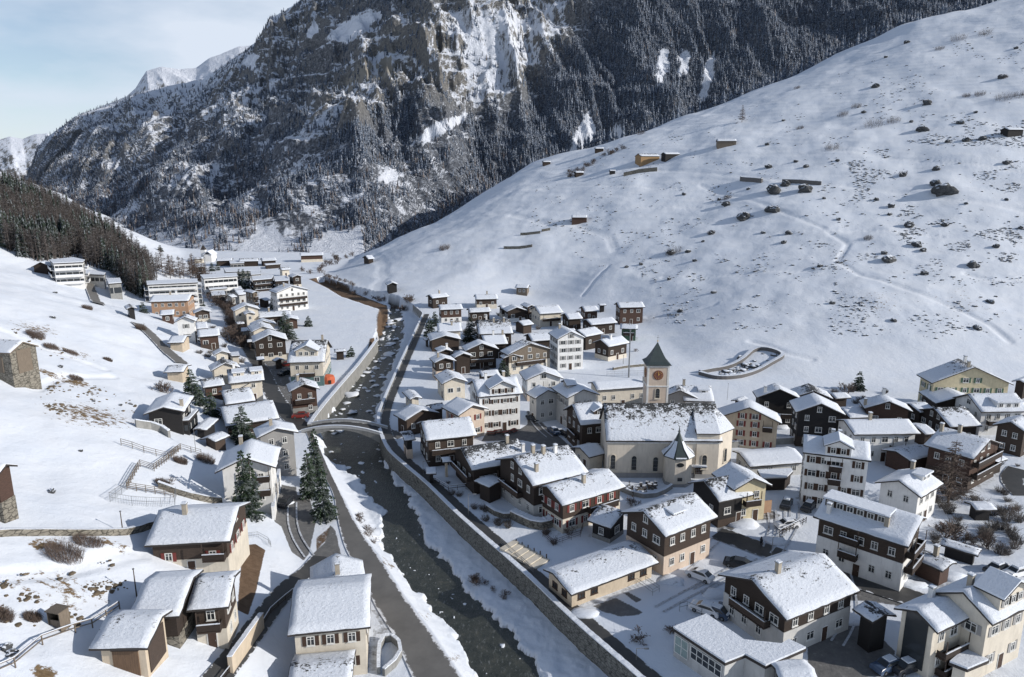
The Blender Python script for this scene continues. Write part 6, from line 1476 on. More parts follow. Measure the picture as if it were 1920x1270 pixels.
for fr, foot, top, kind, wid, lab in [('I', (1300,1245), (1340,760), 'l', 1.25, 'large bare larch in front of the largest timber chalet'), ('K', (1020,470), (1035,160), 'b', 1.2, 'bare grey tree under the large larch'),
    ('I', (535,400), (540,190), 'b', 1.0, 'bare broad-leaved tree left of the round-shouldered conifer'), ('C', (265,300), (255,70), 'b', .8, 'bare birch-like tree above the black timber house'),
    ('C', (300,310), (300,120), 'b', .8, 'reddish bare tree beside the lower beige garage'), ('O', (1170,1150), (1180,960), 'b', 1.2, 'bare shrub-like tree inside the zigzag fence'),
    ('K', (1290,520), (1300,290), 'b', 1.0, 'bare fruit tree in the walled garden at right'), ('K', (1090,470), (1095,370), 'b', .6, 'thin sapling first in the garden row'), ('K', (1145,480), (1150,390), 'b', .6, 'thin sapling second in the garden row'),
    ('K', (1205,500), (1205,380), 'b', .6, 'thin sapling third in the garden row'), ('K', (1255,510), (1260,385), 'b', .6, 'thin sapling last in the garden row'),
    ('K', (1420,330), (1410,190), 'b', 1.0, 'bare reddish shrub tree by the orchard road'), ('G', (1465,880), (1470,740), 'b', 1.0, 'small bare tree below the red-shuttered brown house'),
    ('J', (705,290), (715,110), 'b', .9, 'bare tree beside the churchyard graves'), ('N', (855,455), (855,390), 'l', .9, 'lone bare larch on the open right slope'),
    ('L', (100,860), (90,640), 'b', 1.3, 'dark bare shrub left of the flat-roofed building'), ('L', (330,830), (330,640), 'b', 1.2, 'tangled bare shrub at the corner of the flat-roofed building'),
    ('O', (250,130), (235,20), 'b', 1.2, 'bare bush tree above the grey plank barn'), ('H', (420,90), (400,20), 'b', 1.0, 'bare shrub beside the tall mast')]:
    g, h, r = tree_px(fr, foot, top, 10); put_tree(larches[hash(lab) % 1] if kind == 'l' else bares[len(lab) % 4], g, max(h, 1.5), wid, lab)
def row_trees(fr, pts, n, hr, group, lab, kind, jx=1.0, wid=.9, name='bare_tree'):
    L = gline(fr, pts); tot = [0]
    for a, b in zip(L, L[1:]): tot.append(tot[-1]+(b-a).length)
    for i in range(n):
        t = (i+.5+random.uniform(-.3,.3))/n*tot[-1]; j = max(k for k in range(len(L)-1) if tot[k] <= t); q = L[j].lerp(L[j+1], (t-tot[j])/(tot[j+1]-tot[j]))
        x, y = q.x+random.uniform(-jx,jx), q.y+random.uniform(-jx,jx); ms = (larches if kind == 'l' else bares); put_tree(ms[i % len(ms)], Vector((x, y, gz(x, y))), random.uniform(*hr), wid, lab, group, name)
row_trees('A', [(1470,470),(1540,600),(1640,700),(1720,860),(1740,980)], 64, (6,11), 'leafless trees lining the avenue', 'leafless brown tree in the dense row lining the village avenue', 'b', 3.2, 1.0)
row_trees('A', [(1350,790),(1420,880),(1540,930)], 8, (5,8), 'leafless trees left of the avenue', 'leafless brown tree behind the white gabled house left of the avenue', 'b', 2.5, 1.0)
row_trees('B', [(230,260),(330,330),(560,310),(640,380)], 14, (9,14), 'larches behind the long hotel', 'bare larch rising behind the long white hotel', 'l', 5, 1.0, 'larch_tree')
row_trees('P', [(540,370),(700,450),(870,500),(1080,560),(1250,620)], 20, (4,7), 'alders on the upper river bank', 'leafless alder along the right bank of the upper river', 'b', 2.5, 1.0)
row_trees('P', [(300,330),(450,350),(560,290),(640,230),(760,190)], 14, (7,11), 'far trees by the upper bridge', 'leafless tree where the river leaves the far meadow', 'b', 4, .8)
row_trees('P', [(1230,620),(1290,600)], 4, (6,9), 'dark trees at the quay end', 'dark leafless tree at the end of the right quay', 'b', 2, 1.1)
row_trees('N', [(205,665),(260,625),(330,590),(420,550)], 16, (6,9), 'shrubby trees on the crest', 'leafless shrub tree in the line below the crest hut', 'b', 4, 1.0)
row_trees('E', [(930,80),(990,190),(1060,330)], 5, (2,3.2), 'willow shrubs by the river', 'leafless willow shrub on the left river bank', 'b', .6, 1.2, 'shrub')
row_trees('E', [(1740,430),(1800,500)], 3, (2,3), 'shrubs under the embankment wall', 'leafless shrub growing under the embankment wall', 'b', .6, 1.2, 'shrub')
row_trees('G', [(760,1050),(800,1140),(960,1200),(1000,1270)], 5, (1.4,2.4), 'shrubs on the snowy gravel bank', 'leafless shrub on the snow bank below the embankment', 'b', .8, 1.2, 'shrub')
# hedge and thicket on the left
def thicket(fr, c, h, wid, label, mat='twig', name='bush', cat='bush', group=None, n=420, seed=None):
    g = on_ground(*fp(fr, c)); rr = random.Random(seed or int(c[0]+c[1])); mb = MB()
    for i in range(n):
        a = rr.uniform(0,6.28); q = wid*math.sqrt(rr.random())*.75; b0 = Vector((q*math.cos(a), q*math.sin(a)*.8, 0)); b0.z = gz(g.x+b0.x, g.y+b0.y)-g.z-.1
        hh = h*rr.uniform(.5,1.05)*(1-(q/wid)**2*.7); tip = b0+Vector((math.cos(a)*hh*rr.uniform(0,.6), math.sin(a)*hh*rr.uniform(0,.6), hh)); mb.tube(b0, tip, .02, .008, mat, 3, False)
        for _ in range(2): s = b0.lerp(tip, rr.uniform(.4,.9)); mb.tube(s, s+Vector((rr.gauss(0,.3),rr.gauss(0,.3),rr.uniform(.1,.4)))*h*.5, .011, .005, mat, 3, False)
    o = mb.obj(name); o.location = g; tag(o, label, cat, group); return o
thicket('D', (450,420), 2.0, 2.6, 'big round brown thicket below the dry-stone wall')
thicket('D', (620,330), 1.2, 2.2, 'low brown scrub right of the big thicket')
thicket('D', (230,860), .9, 1.0, 'small brown bush beside the little wooden crate hut')
thicket('D', (10,850), 1.2, 1.4, 'brown bush touching the left edge near the bottom')
thicket('O', (350,190), 1.2, 2.0, 'dark scrub tuft above the snow slope ledge')
thicket('O', (480,225), 1.0, 2.0, 'low dark scrub on the same ledge farther right')
thicket('O', (735,275), .9, 1.2, 'small scrub tuft in the middle of the left slope')
thicket('O', (520,400), .8, 1.8, 'brown tussock on the rubble heap of the left slope')
thicket('A', (630,690), 1.6, 1.8, 'dark bush alone on the upper left slope')
thicket('A', (1015,840), 2.2, 1.8, 'dark bush at the top end of the hillside road')
thicket('A', (260,890), 2.0, 2.4, 'scraggy bush on the brow above the grey plank barn')
thicket('O', (1230,970), 1.4, 1.4, 'bush under the snow inside the garden fence')
thicket('O', (1110,1120), 1.2, 1.3, 'dark bush at the lower end of the garden fence')
thicket('O', (1400,960), 1.6, 2.0, 'dark hedge beside the left wall of the white chalet')
thicket('P', (1600,130), 3.5, 4, 'round grey bush on the lower right slope', n=300)
for i, (c, w_) in enumerate([((1325,890),2.5),((1230,430),4),((1280,400),4),((1345,470),7),((1420,455),5),((1830,370),6),((1890,360),5),((1740,355),4),((1690,360),3),((1070,480),3),((1455,650),2.5),((800,740),3),((640,150),5),((1660,150),7),((1760,130),6),((1590,185),4),((1060,330),3),((480,500),4),((740,870),2.5),((1190,555),5),((1830,290),3)]):
    thicket('N', c, w_*.8, w_, 'dark leafless shrub clump on the rocky right slope', group='shrubs scattered on the right slope', n=160)

# ------------------------------------------------------------------ boulders
def rock(seed, r, flat_=.6):
    rr = random.Random(seed); import bmesh as bm_
    b = bm_.new(); bm_.ops.create_icosphere(b, subdivisions=3 if seed < 20 else 2, radius=1)
    o3 = [rr.uniform(0,50) for _ in range(3)]
    for v in b.verts:
        n_ = float(fbm(np.array([v.co.x*1.3+o3[0]]), np.array([v.co.y*1.3+v.co.z*1.7+o3[1]]), 3, seed)[0]); v.co *= r*(.40+1.2*n_); v.co.z *= flat_
    me = bpy.data.meshes.new('boulder'); b.to_mesh(me); b.free(); return me
m, nt, b = new_mat('boulder_rock'); MAT['boulder_rock'] = m
g = nt.nodes.new('ShaderNodeNewGeometry'); s_ = nt.nodes.new('ShaderNodeSeparateXYZ'); nt.links.new(g.outputs['Normal'], s_.inputs[0]); n_ = geopos_noise(nt, 1.2, 5, .7)
kk = math_(nt, 'ADD', s_.outputs[2], math_(nt, 'MULTIPLY', n_, .5)); f_ = ramp(nt, kk, [(.98, g3(0)), (1.0, g3(1))])
mr = nt.nodes.new('ShaderNodeMapRange'); mr.inputs[1].default_value = 1.04; mr.inputs[2].default_value = 1.16; nt.links.new(kk, mr.inputs[0])
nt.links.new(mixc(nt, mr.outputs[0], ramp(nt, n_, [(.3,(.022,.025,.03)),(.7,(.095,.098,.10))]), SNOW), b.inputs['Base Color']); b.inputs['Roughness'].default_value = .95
RK = []
for i in range(6): me = rock(i, 1.0); me.materials.append(MAT['boulder_rock']); RK.append(me)
def boulder(fr, c, size, i, label=None, group='boulders on the right slope', sq=.9):
    g = on_ground(*fp(fr, c)); o = link('boulder', RK[i % 6]); o.location = g+Vector((0,0,size*.15)); size *= .72; o.scale = (size, size*.8, size*sq*1.25); o.rotation_euler = (0,0,i*1.7)
    tag(o, label or 'dark snow-dusted boulder among many on the rocky right slope', 'boulder', group); return o
for i, (c, s, lab) in enumerate([((1605,718),7.5,'largest greenish boulder touching the slope track'),((1578,690),4.5,'flat dark boulder on top of the largest one'),((975,715),6,'big boulder just below the dark track wall'),((1015,690),3.5,'boulder right above the big one at the track wall'),
    ((1092,712),5.5,'upright dark boulder at the right end of the track wall'),((965,785),4.5,'snow-capped boulder on the second path'),((865,812),5,'tilted dark boulder left of the second path'),((795,765),3.5,'dark boulder with a bush behind it'),((1310,150),0.01,None)]):
    if lab: boulder('N', c, s, i, lab, None)
for i, (c, s) in enumerate([((1525,487),4.5),((950,540),2.5),((640,725),2),((1350,325),3.5),((1545,388),4),((1665,460),2.6),((1690,525),3),((1750,520),3),((1620,530),2.2),((1840,610),2.4),((1875,182),2.2),((1825,290),3),((1410,770),2.6),((1405,800),1.8),
    ((1355,745),2),((1475,842),3.2),((1608,840),2.2),((1400,972),3.8),((1505,915),3),((1530,935),2.4),((1715,992),3.4),((1800,920),2),((1535,1022),2.2),((590,942),3.2),((655,938),2),((740,870),2.8),((710,900),1.4),((1030,870),2.2),((1010,905),2),((935,868),1.5),((1145,992),1.8),((680,972),1.8),((480,985),1.6),((425,995),1.4),
    ((585,1040),1.6),((750,1090),1.5),((1215,818),1.6),((1620,625),0.1),((1578,632),3),((1455,655),2.6),((955,625),3),((1095,622),2.2),((1055,603),2),((770,745),2),((625,1160),2),((1730,1225),2),((1190,1130),1.5),((1420,1195),1.6),((1120,1000),1),((1690,760),1.6),((1840,745),1.5),((1890,850),1.4),((1385,945),2),((1775,1125),1.8),((880,705),1.6),((1210,600),1.8),((1485,455),1.8),((1310,420),2),((1725,420),1.7),((1470,160),2.6),((1390,215),2.2),((1010,450),1.8),((1160,740),1.5)]):
    if s > .5: boulder('N', c, s, i)
for i, (fr, c, s, lab) in enumerate([('D',(45,1070),.9,'dark boulder at the bottom left, upper of a pair'),('D',(90,1115),.85,'dark boulder at the bottom left, lower of a pair'),('O',(350,1170),.8,'rock with a dead shrub in the middle of the left snowfield'),('O',(548,893),.5,'tiny rock alone on the left snowfield'),
    ('O',(410,322),.9,'dark rock below the grey plank barn'),('O',(820,583),.6,'dark stone above the black timber house'),('O',(890,575),.6,'second dark stone above the black timber house'),('O',(635,555),.5,'small stone in the brown speckled patch'),('A',(380,755),1.0,'small rock on the upper left slope'),('A',(395,575),1.0,'rock near the brow of the left slope'),('H',(1310,150),1.8,'dark boulder beside the oval stone enclosure')]):
    boulder(fr, c, s, i+3, lab, None)
plain('tussock', (.13,.10,.065), var=.4)
gwall('track_wall', 'N', [(850,672),(930,680)], 1.2, 2.2, 'darkgrey', 'left dark stone wall under the slope track', .2)
gwall('track_wall', 'N', [(1005,680),(1150,688)], 1.2, 1.8, 'darkgrey', 'right dark stone wall under the slope track', .2)
gwall('track_wall', 'N', [(415,655),(470,643),(540,636)], 1.2, 2.2, 'stone', 'curved stone wall supporting the track left of the yellow barn', .1)
for i, q_ in enumerate([[(32,875),(105,868)],[(110,862),(142,856)],[(-30,925),(75,918)]]): gwall('terrace_wall', 'N', q_, 1.0, 1.3, 'stone', ['upper left dark vine-terrace wall low on the right slope','short upper dark terrace wall below the red-brown hut','lowest dark terrace wall on the right slope'][i], .1)
# small stones and tussocks sprinkled over the slopes (uncountable)
def sprinkle(name, polys, n, smin, smax, label, mat='boulder_rock'):
    P = []
    for fr, poly, wgt in polys:
        pp = np.array([fp(fr, p) for p in poly]); x0, y0 = pp.min(0); x1, y1 = pp.max(0); k_ = int(n*wgt); xs_ = rng.uniform(x0, x1, k_*5); ys_ = rng.uniform(y0, y1, k_*5)
        cl_ = fbm(xs_/45, ys_/22, 3, 7); ok = inside(xs_, ys_, pp) & (rng.random(k_*5) < np.clip((cl_-.55)*8, .02, 1))
        for x, y in zip(xs_[ok][:k_], ys_[ok][:k_]): P.append(tuple(on_ground(x, y)))
    P = np.array(P); n_ = len(P); T = []
    for i in range(5):
        me = rock(30+i, 1.0, .55); v = np.array([x.co[:] for x in me.vertices]); f = np.array([p.vertices[:] for p in me.polygons]); keep = slice(None); T.append((v, f))
    Vv, Ff, ids = scatter(T, P, smin+(smax-smin)*rng.random(n_)**2.2, rng.uniform(.9, 1.5, n_), rng.random(n_)*6.28, rng.integers(0, 5, n_))
    me = np_mesh(name, Vv, Ff, [mat]); o = link(name, me); tag(o, label, 'stones', kind='stuff')
big = [('N', [(100,640),(400,560),(900,400),(1400,200),(1905,60),(1905,1260),(1500,1260),(1000,1240),(520,1200),(300,1000),(60,900)], 1.0), ('N', [(1250,560),(1905,380),(1905,1000),(1300,960)], .45)]
sprinkle('slope_stones', big, 3200, .12, .60, 'small stones and tussocks poking through the snow of the right slope')
sprinkle('bank_stones', [('D', [(0,560),(900,420),(960,600),(700,830),(500,960),(0,900)], .5), ('O', [(380,380),(980,520),(860,720),(560,760),(250,560)], .5), ('O', [(0,20),(350,150),(740,300),(300,330),(150,130)], .3)], 420, .10, .34, 'small stones and grass tufts poking through the snow of the left slope', 'tussock')
rub = [('H', [(1010,290),(1110,320),(1300,300),(1480,235),(1660,130),(1480,90),(1350,200),(1200,250)], 1)]
sprinkle('enclosure_rubble', rub, 260, .3, 1.2, 'rubble and scrub filling the oval stone enclosure')

# ------------------------------------------------------------------ cars, people, graves, small things
def car(fr, c, rz, paint, label, snow=0, group=None, L=4.3, name='parked_car'):
    g = on_ground(*fp(fr, c)); t = empty(name, (g.x, g.y, g.z+.05), R(rz), label, 'car', group); w = .86
    side = [(-L/2,.35),(-L/2+.05,.85),(-L/2+.35,.98),(-L*.28,1.02),(-L*.12,1.45),(L*.22,1.47),(L*.40,1.02),(L/2-.08,.92),(L/2,.45),(L/2-.1,.28),(-L/2+.1,.28)]
    mb = MB(); n_ = len(side); ins = [w if z < .95 else (w-.10 if z < 1.1 else w-.22) for x, z in side]
    V = [(x,-i_,z) for (x, z), i_ in zip(side, ins)]+[(x,i_,z) for (x, z), i_ in zip(side, ins)]
    mb.add(V, [(i, i+n_, (i+1)%n_+n_, (i+1)%n_) for i in range(n_)], paint); mb.add(V, [tuple(range(n_)), tuple(range(n_, 2*n_))[::-1]], paint)
    o = mb.obj('body', t); bv = o.modifiers.new('bevel', 'BEVEL'); bv.width = .07; bv.segments = 2
    wn = MB()
    for s in (-1,1):
        y = s*(w-.13); wn.add([(-L*.245,y*1.08,1.04),(L*.335,y*1.08,1.04),(L*.20,y*.94,1.39),(-L*.11,y*.94,1.38)], [(0,1,2,3) if s < 0 else (3,2,1,0)], 'glass')
    wn.add([(L*.395,-w+.2,1.05),(L*.395,w-.2,1.05),(L*.235,w-.3,1.44),(L*.235,-w+.3,1.44)], [(0,1,2,3)], 'glass'); wn.add([(-L*.275,-w+.2,1.06),(-L*.275,w-.2,1.06),(-L*.135,w-.3,1.42),(-L*.135,-w+.3,1.42)], [(3,2,1,0)], 'glass')
    wn.obj('windows', t)
    for x in (-L*.30, L*.31):
        for s in (-1,1):
            wm = MB(); wm.tube((x,s*(w-.12),.32),(x,s*(w+.03),.32),.32,.32,'tyre',14); q = wm.obj('wheel', t); MB().tube((x,s*(w-.1),.32),(x,s*(w+.045),.32),.18,.18,'metal',10).obj('rim', q)
    for s in (-1,1): MB().box((L/2-.04,s*(w-.22),.72), (.08,.3,.16), 'white_paint').obj('headlight', t)
    if snow: 
        q = MB().add([(-L*.11,-.55,1.475),(L*.21,-.55,1.49),(L*.21,.55,1.49),(-L*.11,.55,1.475),(-L*.10,-.5,1.475+snow),(L*.2,-.5,1.48+snow),(L*.2,.5,1.48+snow),(-L*.10,.5,1.475+snow)], [(4,5,6,7),(0,1,5,4),(1,2,6,5),(2,3,7,6),(3,0,4,7)], 'roof_snow_full')
        q.add([(L*.41,-.6,1.0),(L/2-.1,-.6,.95),(L/2-.1,.6,.95),(L*.41,.6,1.0),(L*.41,-.55,1.0+snow),(L/2-.2,-.55,.95+snow),(L/2-.2,.55,.95+snow),(L*.41,.55,1.0+snow)], [(4,5,6,7),(0,1,5,4),(1,2,6,5),(2,3,7,6),(3,0,4,7)], 'roof_snow_full'); q.obj('snow_cap', t)
    return t
car('L', (575,370), -42, 'car_white', 'white estate car parked on the snowy car park'); car('L', (885,275), -25, 'car_dark', 'black car on the cleared patch of the car park')
car('L', (620,650), -35, 'car_white', 'pale car half hidden between the car park and the flat building', .12); car('L', (700,670), -38, 'car_blue', 'blue car beside the pale car near the flat building', .1); car('L', (840,665), -30, 'car_blue', 'snow-covered car under the dark gable of the hall house', .2)
car('K', (105,280), 60, 'car_dark', 'dark snow-topped car below the white four-storey hotel', .2); car('K', (110,400), 10, 'car_white', 'silver car at the kerb left of the guest house', .15); car('K', (235,295), 50, 'car_dark', 'dark car behind the left gable of the guest house', .15)
car('F', (1228,1062), -70, 'car_blue', 'grey car parked on the square by the town house', .05); car('F', (1305,1080), -60, 'car_dark', 'dark car under snow next to the gabled house by the church', .25); car('F', (1085,975), -60, 'car_dark', 'dark car in the lane beside the four-storey hotel')
car('K', (800,1235), 20, 'car_dark', 'black car at the bottom edge in front of the cream house', .15); car('K', (690,1225), 25, 'car_blue', 'dark blue car at the bottom edge, left of the black one', .1)
car('K', (1325,660), 25, 'car_dark', 'dark car under snow behind the cream and yellow house', .22); car('K', (1440,680), 20, 'car_white', 'pale car under snow at the right edge', .2)
car('B', (1200,1000), 10, 'bright_yellow', 'yellow bus-like van in front of the nine-windowed chalet', 0, L=5.2, name='parked_van')
car('B', (1345,1075), 15, 'car_red', 'red car beside the small blue-roofed porch'); car('B', (1330,1150), 60, 'car_dark', 'dark car in the yard beside the village street'); car('C', (1285,490), 10, 'car_red', 'red car tail before the grey garage of the red house')
car('C', (1175,1140), 80, 'car_dark', 'dark car in the court below the grey house')
# person walking on the pavement by the main road
pg = on_ground(*fp('J', (1697,607))); pr = empty('person', tuple(pg), R(120), 'person in dark coat walking along the main road', 'person')
bm = bpy.data.meshes.new('body'); J = {'pel':(0,0,.95),'chest':(0,0,1.3),'neck':(0,0,1.5),'head':(0,.02,1.66),'hl':(-.1,0,.9),'kl':(-.11,.12,.5),'fl':(-.11,.05,.06),'tl':(-.11,.2,.03),'hr':(.1,0,.9),'kr':(.11,0,.5),'fr':(.11,-.2,.1),'tr':(.11,-.07,.03),
   'sl':(-.2,0,1.42),'el':(-.27,-.05,1.15),'wl':(-.27,.08,.92),'sr':(.2,0,1.42),'er':(.27,.03,1.15),'wr':(.27,-.12,.93)}
ks = list(J); E_ = [('pel','chest'),('chest','neck'),('neck','head'),('pel','hl'),('hl','kl'),('kl','fl'),('fl','tl'),('pel','hr'),('hr','kr'),('kr','fr'),('fr','tr'),('chest','sl'),('sl','el'),('el','wl'),('chest','sr'),('sr','er'),('er','wr')]
bm.from_pydata([J[q] for q in ks], [(ks.index(a), ks.index(b)) for a, b in E_], []); bm.materials.append(MAT['cloth']); bo = link('body', bm, pr)
sk = bo.modifiers.new('skin', 'SKIN'); rad = {'pel':.16,'chest':.19,'neck':.07,'head':.11,'hl':.1,'kl':.07,'fl':.05,'tl':.045,'hr':.1,'kr':.07,'fr':.05,'tr':.045,'sl':.08,'el':.055,'wl':.04,'sr':.08,'er':.055,'wr':.04}
for i, q in enumerate(ks): bm.skin_vertices[0].data[i].radius = (rad[q], rad[q])
bm.skin_vertices[0].data[0].use_root = True; bo.modifiers.new('sub', 'SUBSURF').levels = 1
MB().lathe([(.05,0),(.125,.03),(.13,.12),(.07,.2)], 'wood_dark', 10, (0,.02,1.63)).obj('hair', pr); MB().lathe([(.17,0),(.21,-.25),(.2,-.5),(.22,-.75)], 'car_dark', 12, (0,0,1.5)).obj('coat', pr)
# churchyard crosses
proto = None
for i in range(34):
    px_ = random.uniform(640, 890); py_ = random.uniform(125, 215)
    g = on_ground(*fp('J', (px_, py_))); 
    if i % 2: mb = MB().box((0,0,.5), (.09,.06,1.1), 'wood_dark').box((0,0,.75), (.5,.06,.09), 'wood_dark').box((0,0,.05), (.5,.3,.25), 'stone')
    else: mb = MB().box((0,0,.4), (.55,.16,.85), 'darkgrey').box((0,0,.05), (.75,.35,.2), 'stone').box((0,0,.88), (.6,.22,.12), 'roof_snow_full')
    o = mb.obj('grave_cross' if i % 2 else 'gravestone'); o.location = g; o.rotation_euler = (0,0,crz)
    tag(o, 'dark cross on a snowy grave beside the church' if i % 2 else 'squat headstone on a snowy grave beside the church', 'grave', 'crosses in the churchyard' if i % 2 else 'headstones in the churchyard')
# orange hoarding and orange tarpaulin mound
g = at_z(*fp('C', (1490,232)), 0); o = empty('tarpaulin', tuple(g), R(20), 'bright orange tarpaulin tent beside the flood wall', 'tent')
MB().lathe([(1.9,-.3),(2.0,1.4),(1.7,2.2),(.5,2.6)], 'hot_orange', 14).obj('cover', o); MB().box((.3,-1.95,.8),(.8,.3,1.1),'wood_dark').obj('opening', o)
g = at_z(*fp('J', (1680,350)), 0); o = empty('hoarding', tuple(g), R(15), 'orange timber hoarding at the foot of the yellow gabled house', 'hoarding'); MB().box((0,0,1.2),(5,.15,2.4),'orange').obj('panel', o); MB().box((-2.4,.1,1.1),(.12,.12,2.6),'wood_light').obj('post', o); MB().box((2.4,.1,1.1),(.12,.12,2.6),'wood_light').obj('post', o)
# little crate hut on the left slope
g = on_ground(*fp('D', (420,915))); o = empty('crate_hut', tuple(g), R(-15), 'little open wooden crate hut on the left snow slope', 'hut')
MB().box((-.75,0,.9),(.12,1.2,2.2),'wood_grey').box((.75,0,.9),(.12,1.2,2.2),'wood_grey').box((0,.55,.9),(1.4,.1,2.2),'wood_dark').obj('walls', o); MB().box((0,0,2.06),(1.8,1.5,.1),'wood_grey').obj('roof', o); MB().box((0,-.4,.45),(1.38,.1,1.1),'wood_grey').obj('gate', o)
# sunshades folded on the hotel terrace
for i, (x, y) in enumerate([(800,1045),(850,1035),(900,1045),(950,1030)]):
    g = at_z(*fp('F', (x, y+25)), 0); o = empty('terrace_table', tuple(g), .3*i, 'red-covered terrace table in front of the four-storey hotel', 'table', 'red tables on the hotel terrace')
    MB().box((0,0,.74),(1.9,.8,.06),'red').box((0,.75,.45),(1.9,.3,.05),'red').box((0,-.75,.45),(1.9,.3,.05),'red').obj('top', o); MB().box((-.7,0,.36),(.08,1.4,.7),'metal').box((.7,0,.36),(.08,1.4,.7),'metal').obj('frame', o)
# snow heaps beside roads
for i, (fr, c, s) in enumerate([('J',(1540,430),2.0),('J',(1820,560),1.6),('J',(1000,870),1.5),('K',(470,930),1.6),('K',(820,730),1.6),('K',(1060,690),1.8),('H',(1660,730),2.0),('H',(1730,700),1.6),('L',(700,500),1.3),('E',(430,50),1.2),('J',(330,1130),1.5)]):
    g = on_ground(*fp(fr, c)); me = rock(60+i, 1, .5); me.materials.append(MAT['roof_snow_full']); me.polygons.foreach_set('use_smooth', [True]*len(me.polygons)); o = link('snow_heap', me); o.location = g; o.scale = (s*1.4, s, s*.8)
    tag(o, 'ploughed snow heap at a road edge in the village', 'snow heap', 'snow heaps along the roads')

# snow-capped stones standing in the river
P = []
wx0, wy0 = waterA.min(0); wx1, wy1 = waterA.max(0)
for _ in range(9000):
    x, y = random.uniform(wx0, wx1), random.uniform(max(wy0, 60), wy1)
    if random.random() > (.9 if y > 180 else .22) or fbm(np.array([x/9]), np.array([y/9]), 3, 5)[0] < .47: continue
    if inside(np.array([x]), np.array([y]), waterA)[0]: P.append((x, y, WATER_Z-.05))
    if len(P) > 700: break
P = np.array(P); n_ = len(P); T = []
for i in range(5):
    me = rock(90+i, 1.0, .7); T.append((np.array([v.co[:] for v in me.vertices]), np.array([p.vertices[:] for p in me.polygons])))
m, nt, b = new_mat('river_stone'); MAT['river_stone'] = m
g = nt.nodes.new('ShaderNodeNewGeometry'); s_ = nt.nodes.new('ShaderNodeSeparateXYZ'); nt.links.new(g.outputs['Normal'], s_.inputs[0]); n0 = geopos_noise(nt, .3, 3, .6)
mr = nt.nodes.new('ShaderNodeMapRange'); mr.inputs[1].default_value = .98; mr.inputs[2].default_value = 1.05; nt.links.new(math_(nt, 'ADD', s_.outputs[2], n0), mr.inputs[0])
nt.links.new(mixc(nt, mr.outputs[0], (.06,.06,.05), (.70,.73,.78)), b.inputs['Base Color'])
sz = rng.gamma(1.6, .19, n_).clip(.08, 1.3)*np.where(P[:,1] > 170, 1.15, 1)
Vv, Ff, ids = scatter(T, P, sz, rng.uniform(1, 2, n_), rng.random(n_)*6.28, rng.integers(0, 5, n_))
tag(link('river_stones', np_mesh('river_stones', Vv, Ff, ['river_stone'], smooth=True)), 'snow-capped stones scattered in the dark river', 'stones', kind='stuff')
# small leafless garden shrubs
SH = []
for k_ in range(4):
    mb = MB(); rr = random.Random(k_+5)
    for i in range(70):
        a = rr.uniform(0,6.28); b0 = Vector((math.cos(a)*rr.random()*.3, math.sin(a)*rr.random()*.3, -.1)); tip = b0+Vector((math.cos(a)*rr.uniform(.1,.7), math.sin(a)*rr.uniform(.1,.7), rr.uniform(.5,1.1))); mb.tube(b0, tip, .022, .008, 'twig_grey', 3, False)
        for _ in range(2): s = b0.lerp(tip, rr.uniform(.4,.9)); mb.tube(s, s+Vector((rr.gauss(0,.25),rr.gauss(0,.25),rr.uniform(.1,.4))), .012, .006, 'twig_grey', 3, False)
    SH.append(mb.mesh('shrub'))
def free(x, y, m=1.2):
    for cx_, cy_, rz_, hl, hw in FOOT:
        dx, dy = x-cx_, y-cy_
        if abs(dx*math.cos(rz_)+dy*math.sin(rz_)) < hl+m and abs(-dx*math.sin(rz_)+dy*math.cos(rz_)) < hw+m: return False
    return True
def shrubs(fr, poly, n, label, group, smin=1.0, smax=2.2):
    P = arr([at_z(*fp(fr, p), 0) for p in poly]); x0, y0 = P.min(0); x1, y1 = P.max(0); k_ = 0; t_ = 0
    while k_ < n and t_ < n*60:
        t_ += 1; x, y = random.uniform(x0, x1), random.uniform(y0, y1)
        if not inside(np.array([x]), np.array([y]), P)[0] or not free(x, y): continue
        o = link('shrub', SH[k_ % 4]); o.location = (x, y, gz(x, y)); s = random.uniform(smin, smax); o.scale = (s, s, s*random.uniform(.6,1.1)); o.rotation_euler = (0,0,random.uniform(0,6)); tag(o, label, 'shrub', group); k_ += 1
shrubs('K', [(890,200),(1480,150),(1480,560),(1100,600),(900,480)], 44, 'small leafless shrub in the snowy gardens right of the guest house', 'shrubs in the gardens at the right')
shrubs('F', [(380,560),(600,250),(1400,250),(1700,420),(1400,560),(1000,640),(700,680)], 46, 'small leafless shrub between the chalets of the upper village', 'shrubs in the upper village')
shrubs('I', [(0,350),(900,400),(1880,540),(1880,1000),(900,980),(300,700)], 36, 'small leafless shrub between the houses at the right', 'shrubs among the right-hand houses', .8, 1.8)
shrubs('G', [(300,380),(700,560),(1000,760),(1500,900),(1500,1000),(900,830),(480,520)], 16, 'small leafless shrub in the quay gardens', 'shrubs in the quay gardens', .7, 1.4)
shrubs('B', [(700,700),(1000,1000),(1100,1250),(600,1250),(560,900)], 26, 'small leafless shrub between the houses left of the street', 'shrubs left of the street', 1, 2)
shrubs('B', [(900,560),(1300,560),(1500,760),(1300,800),(1000,900)], 20, 'small leafless shrub among the houses right of the avenue', 'shrubs right of the avenue', 1, 2)
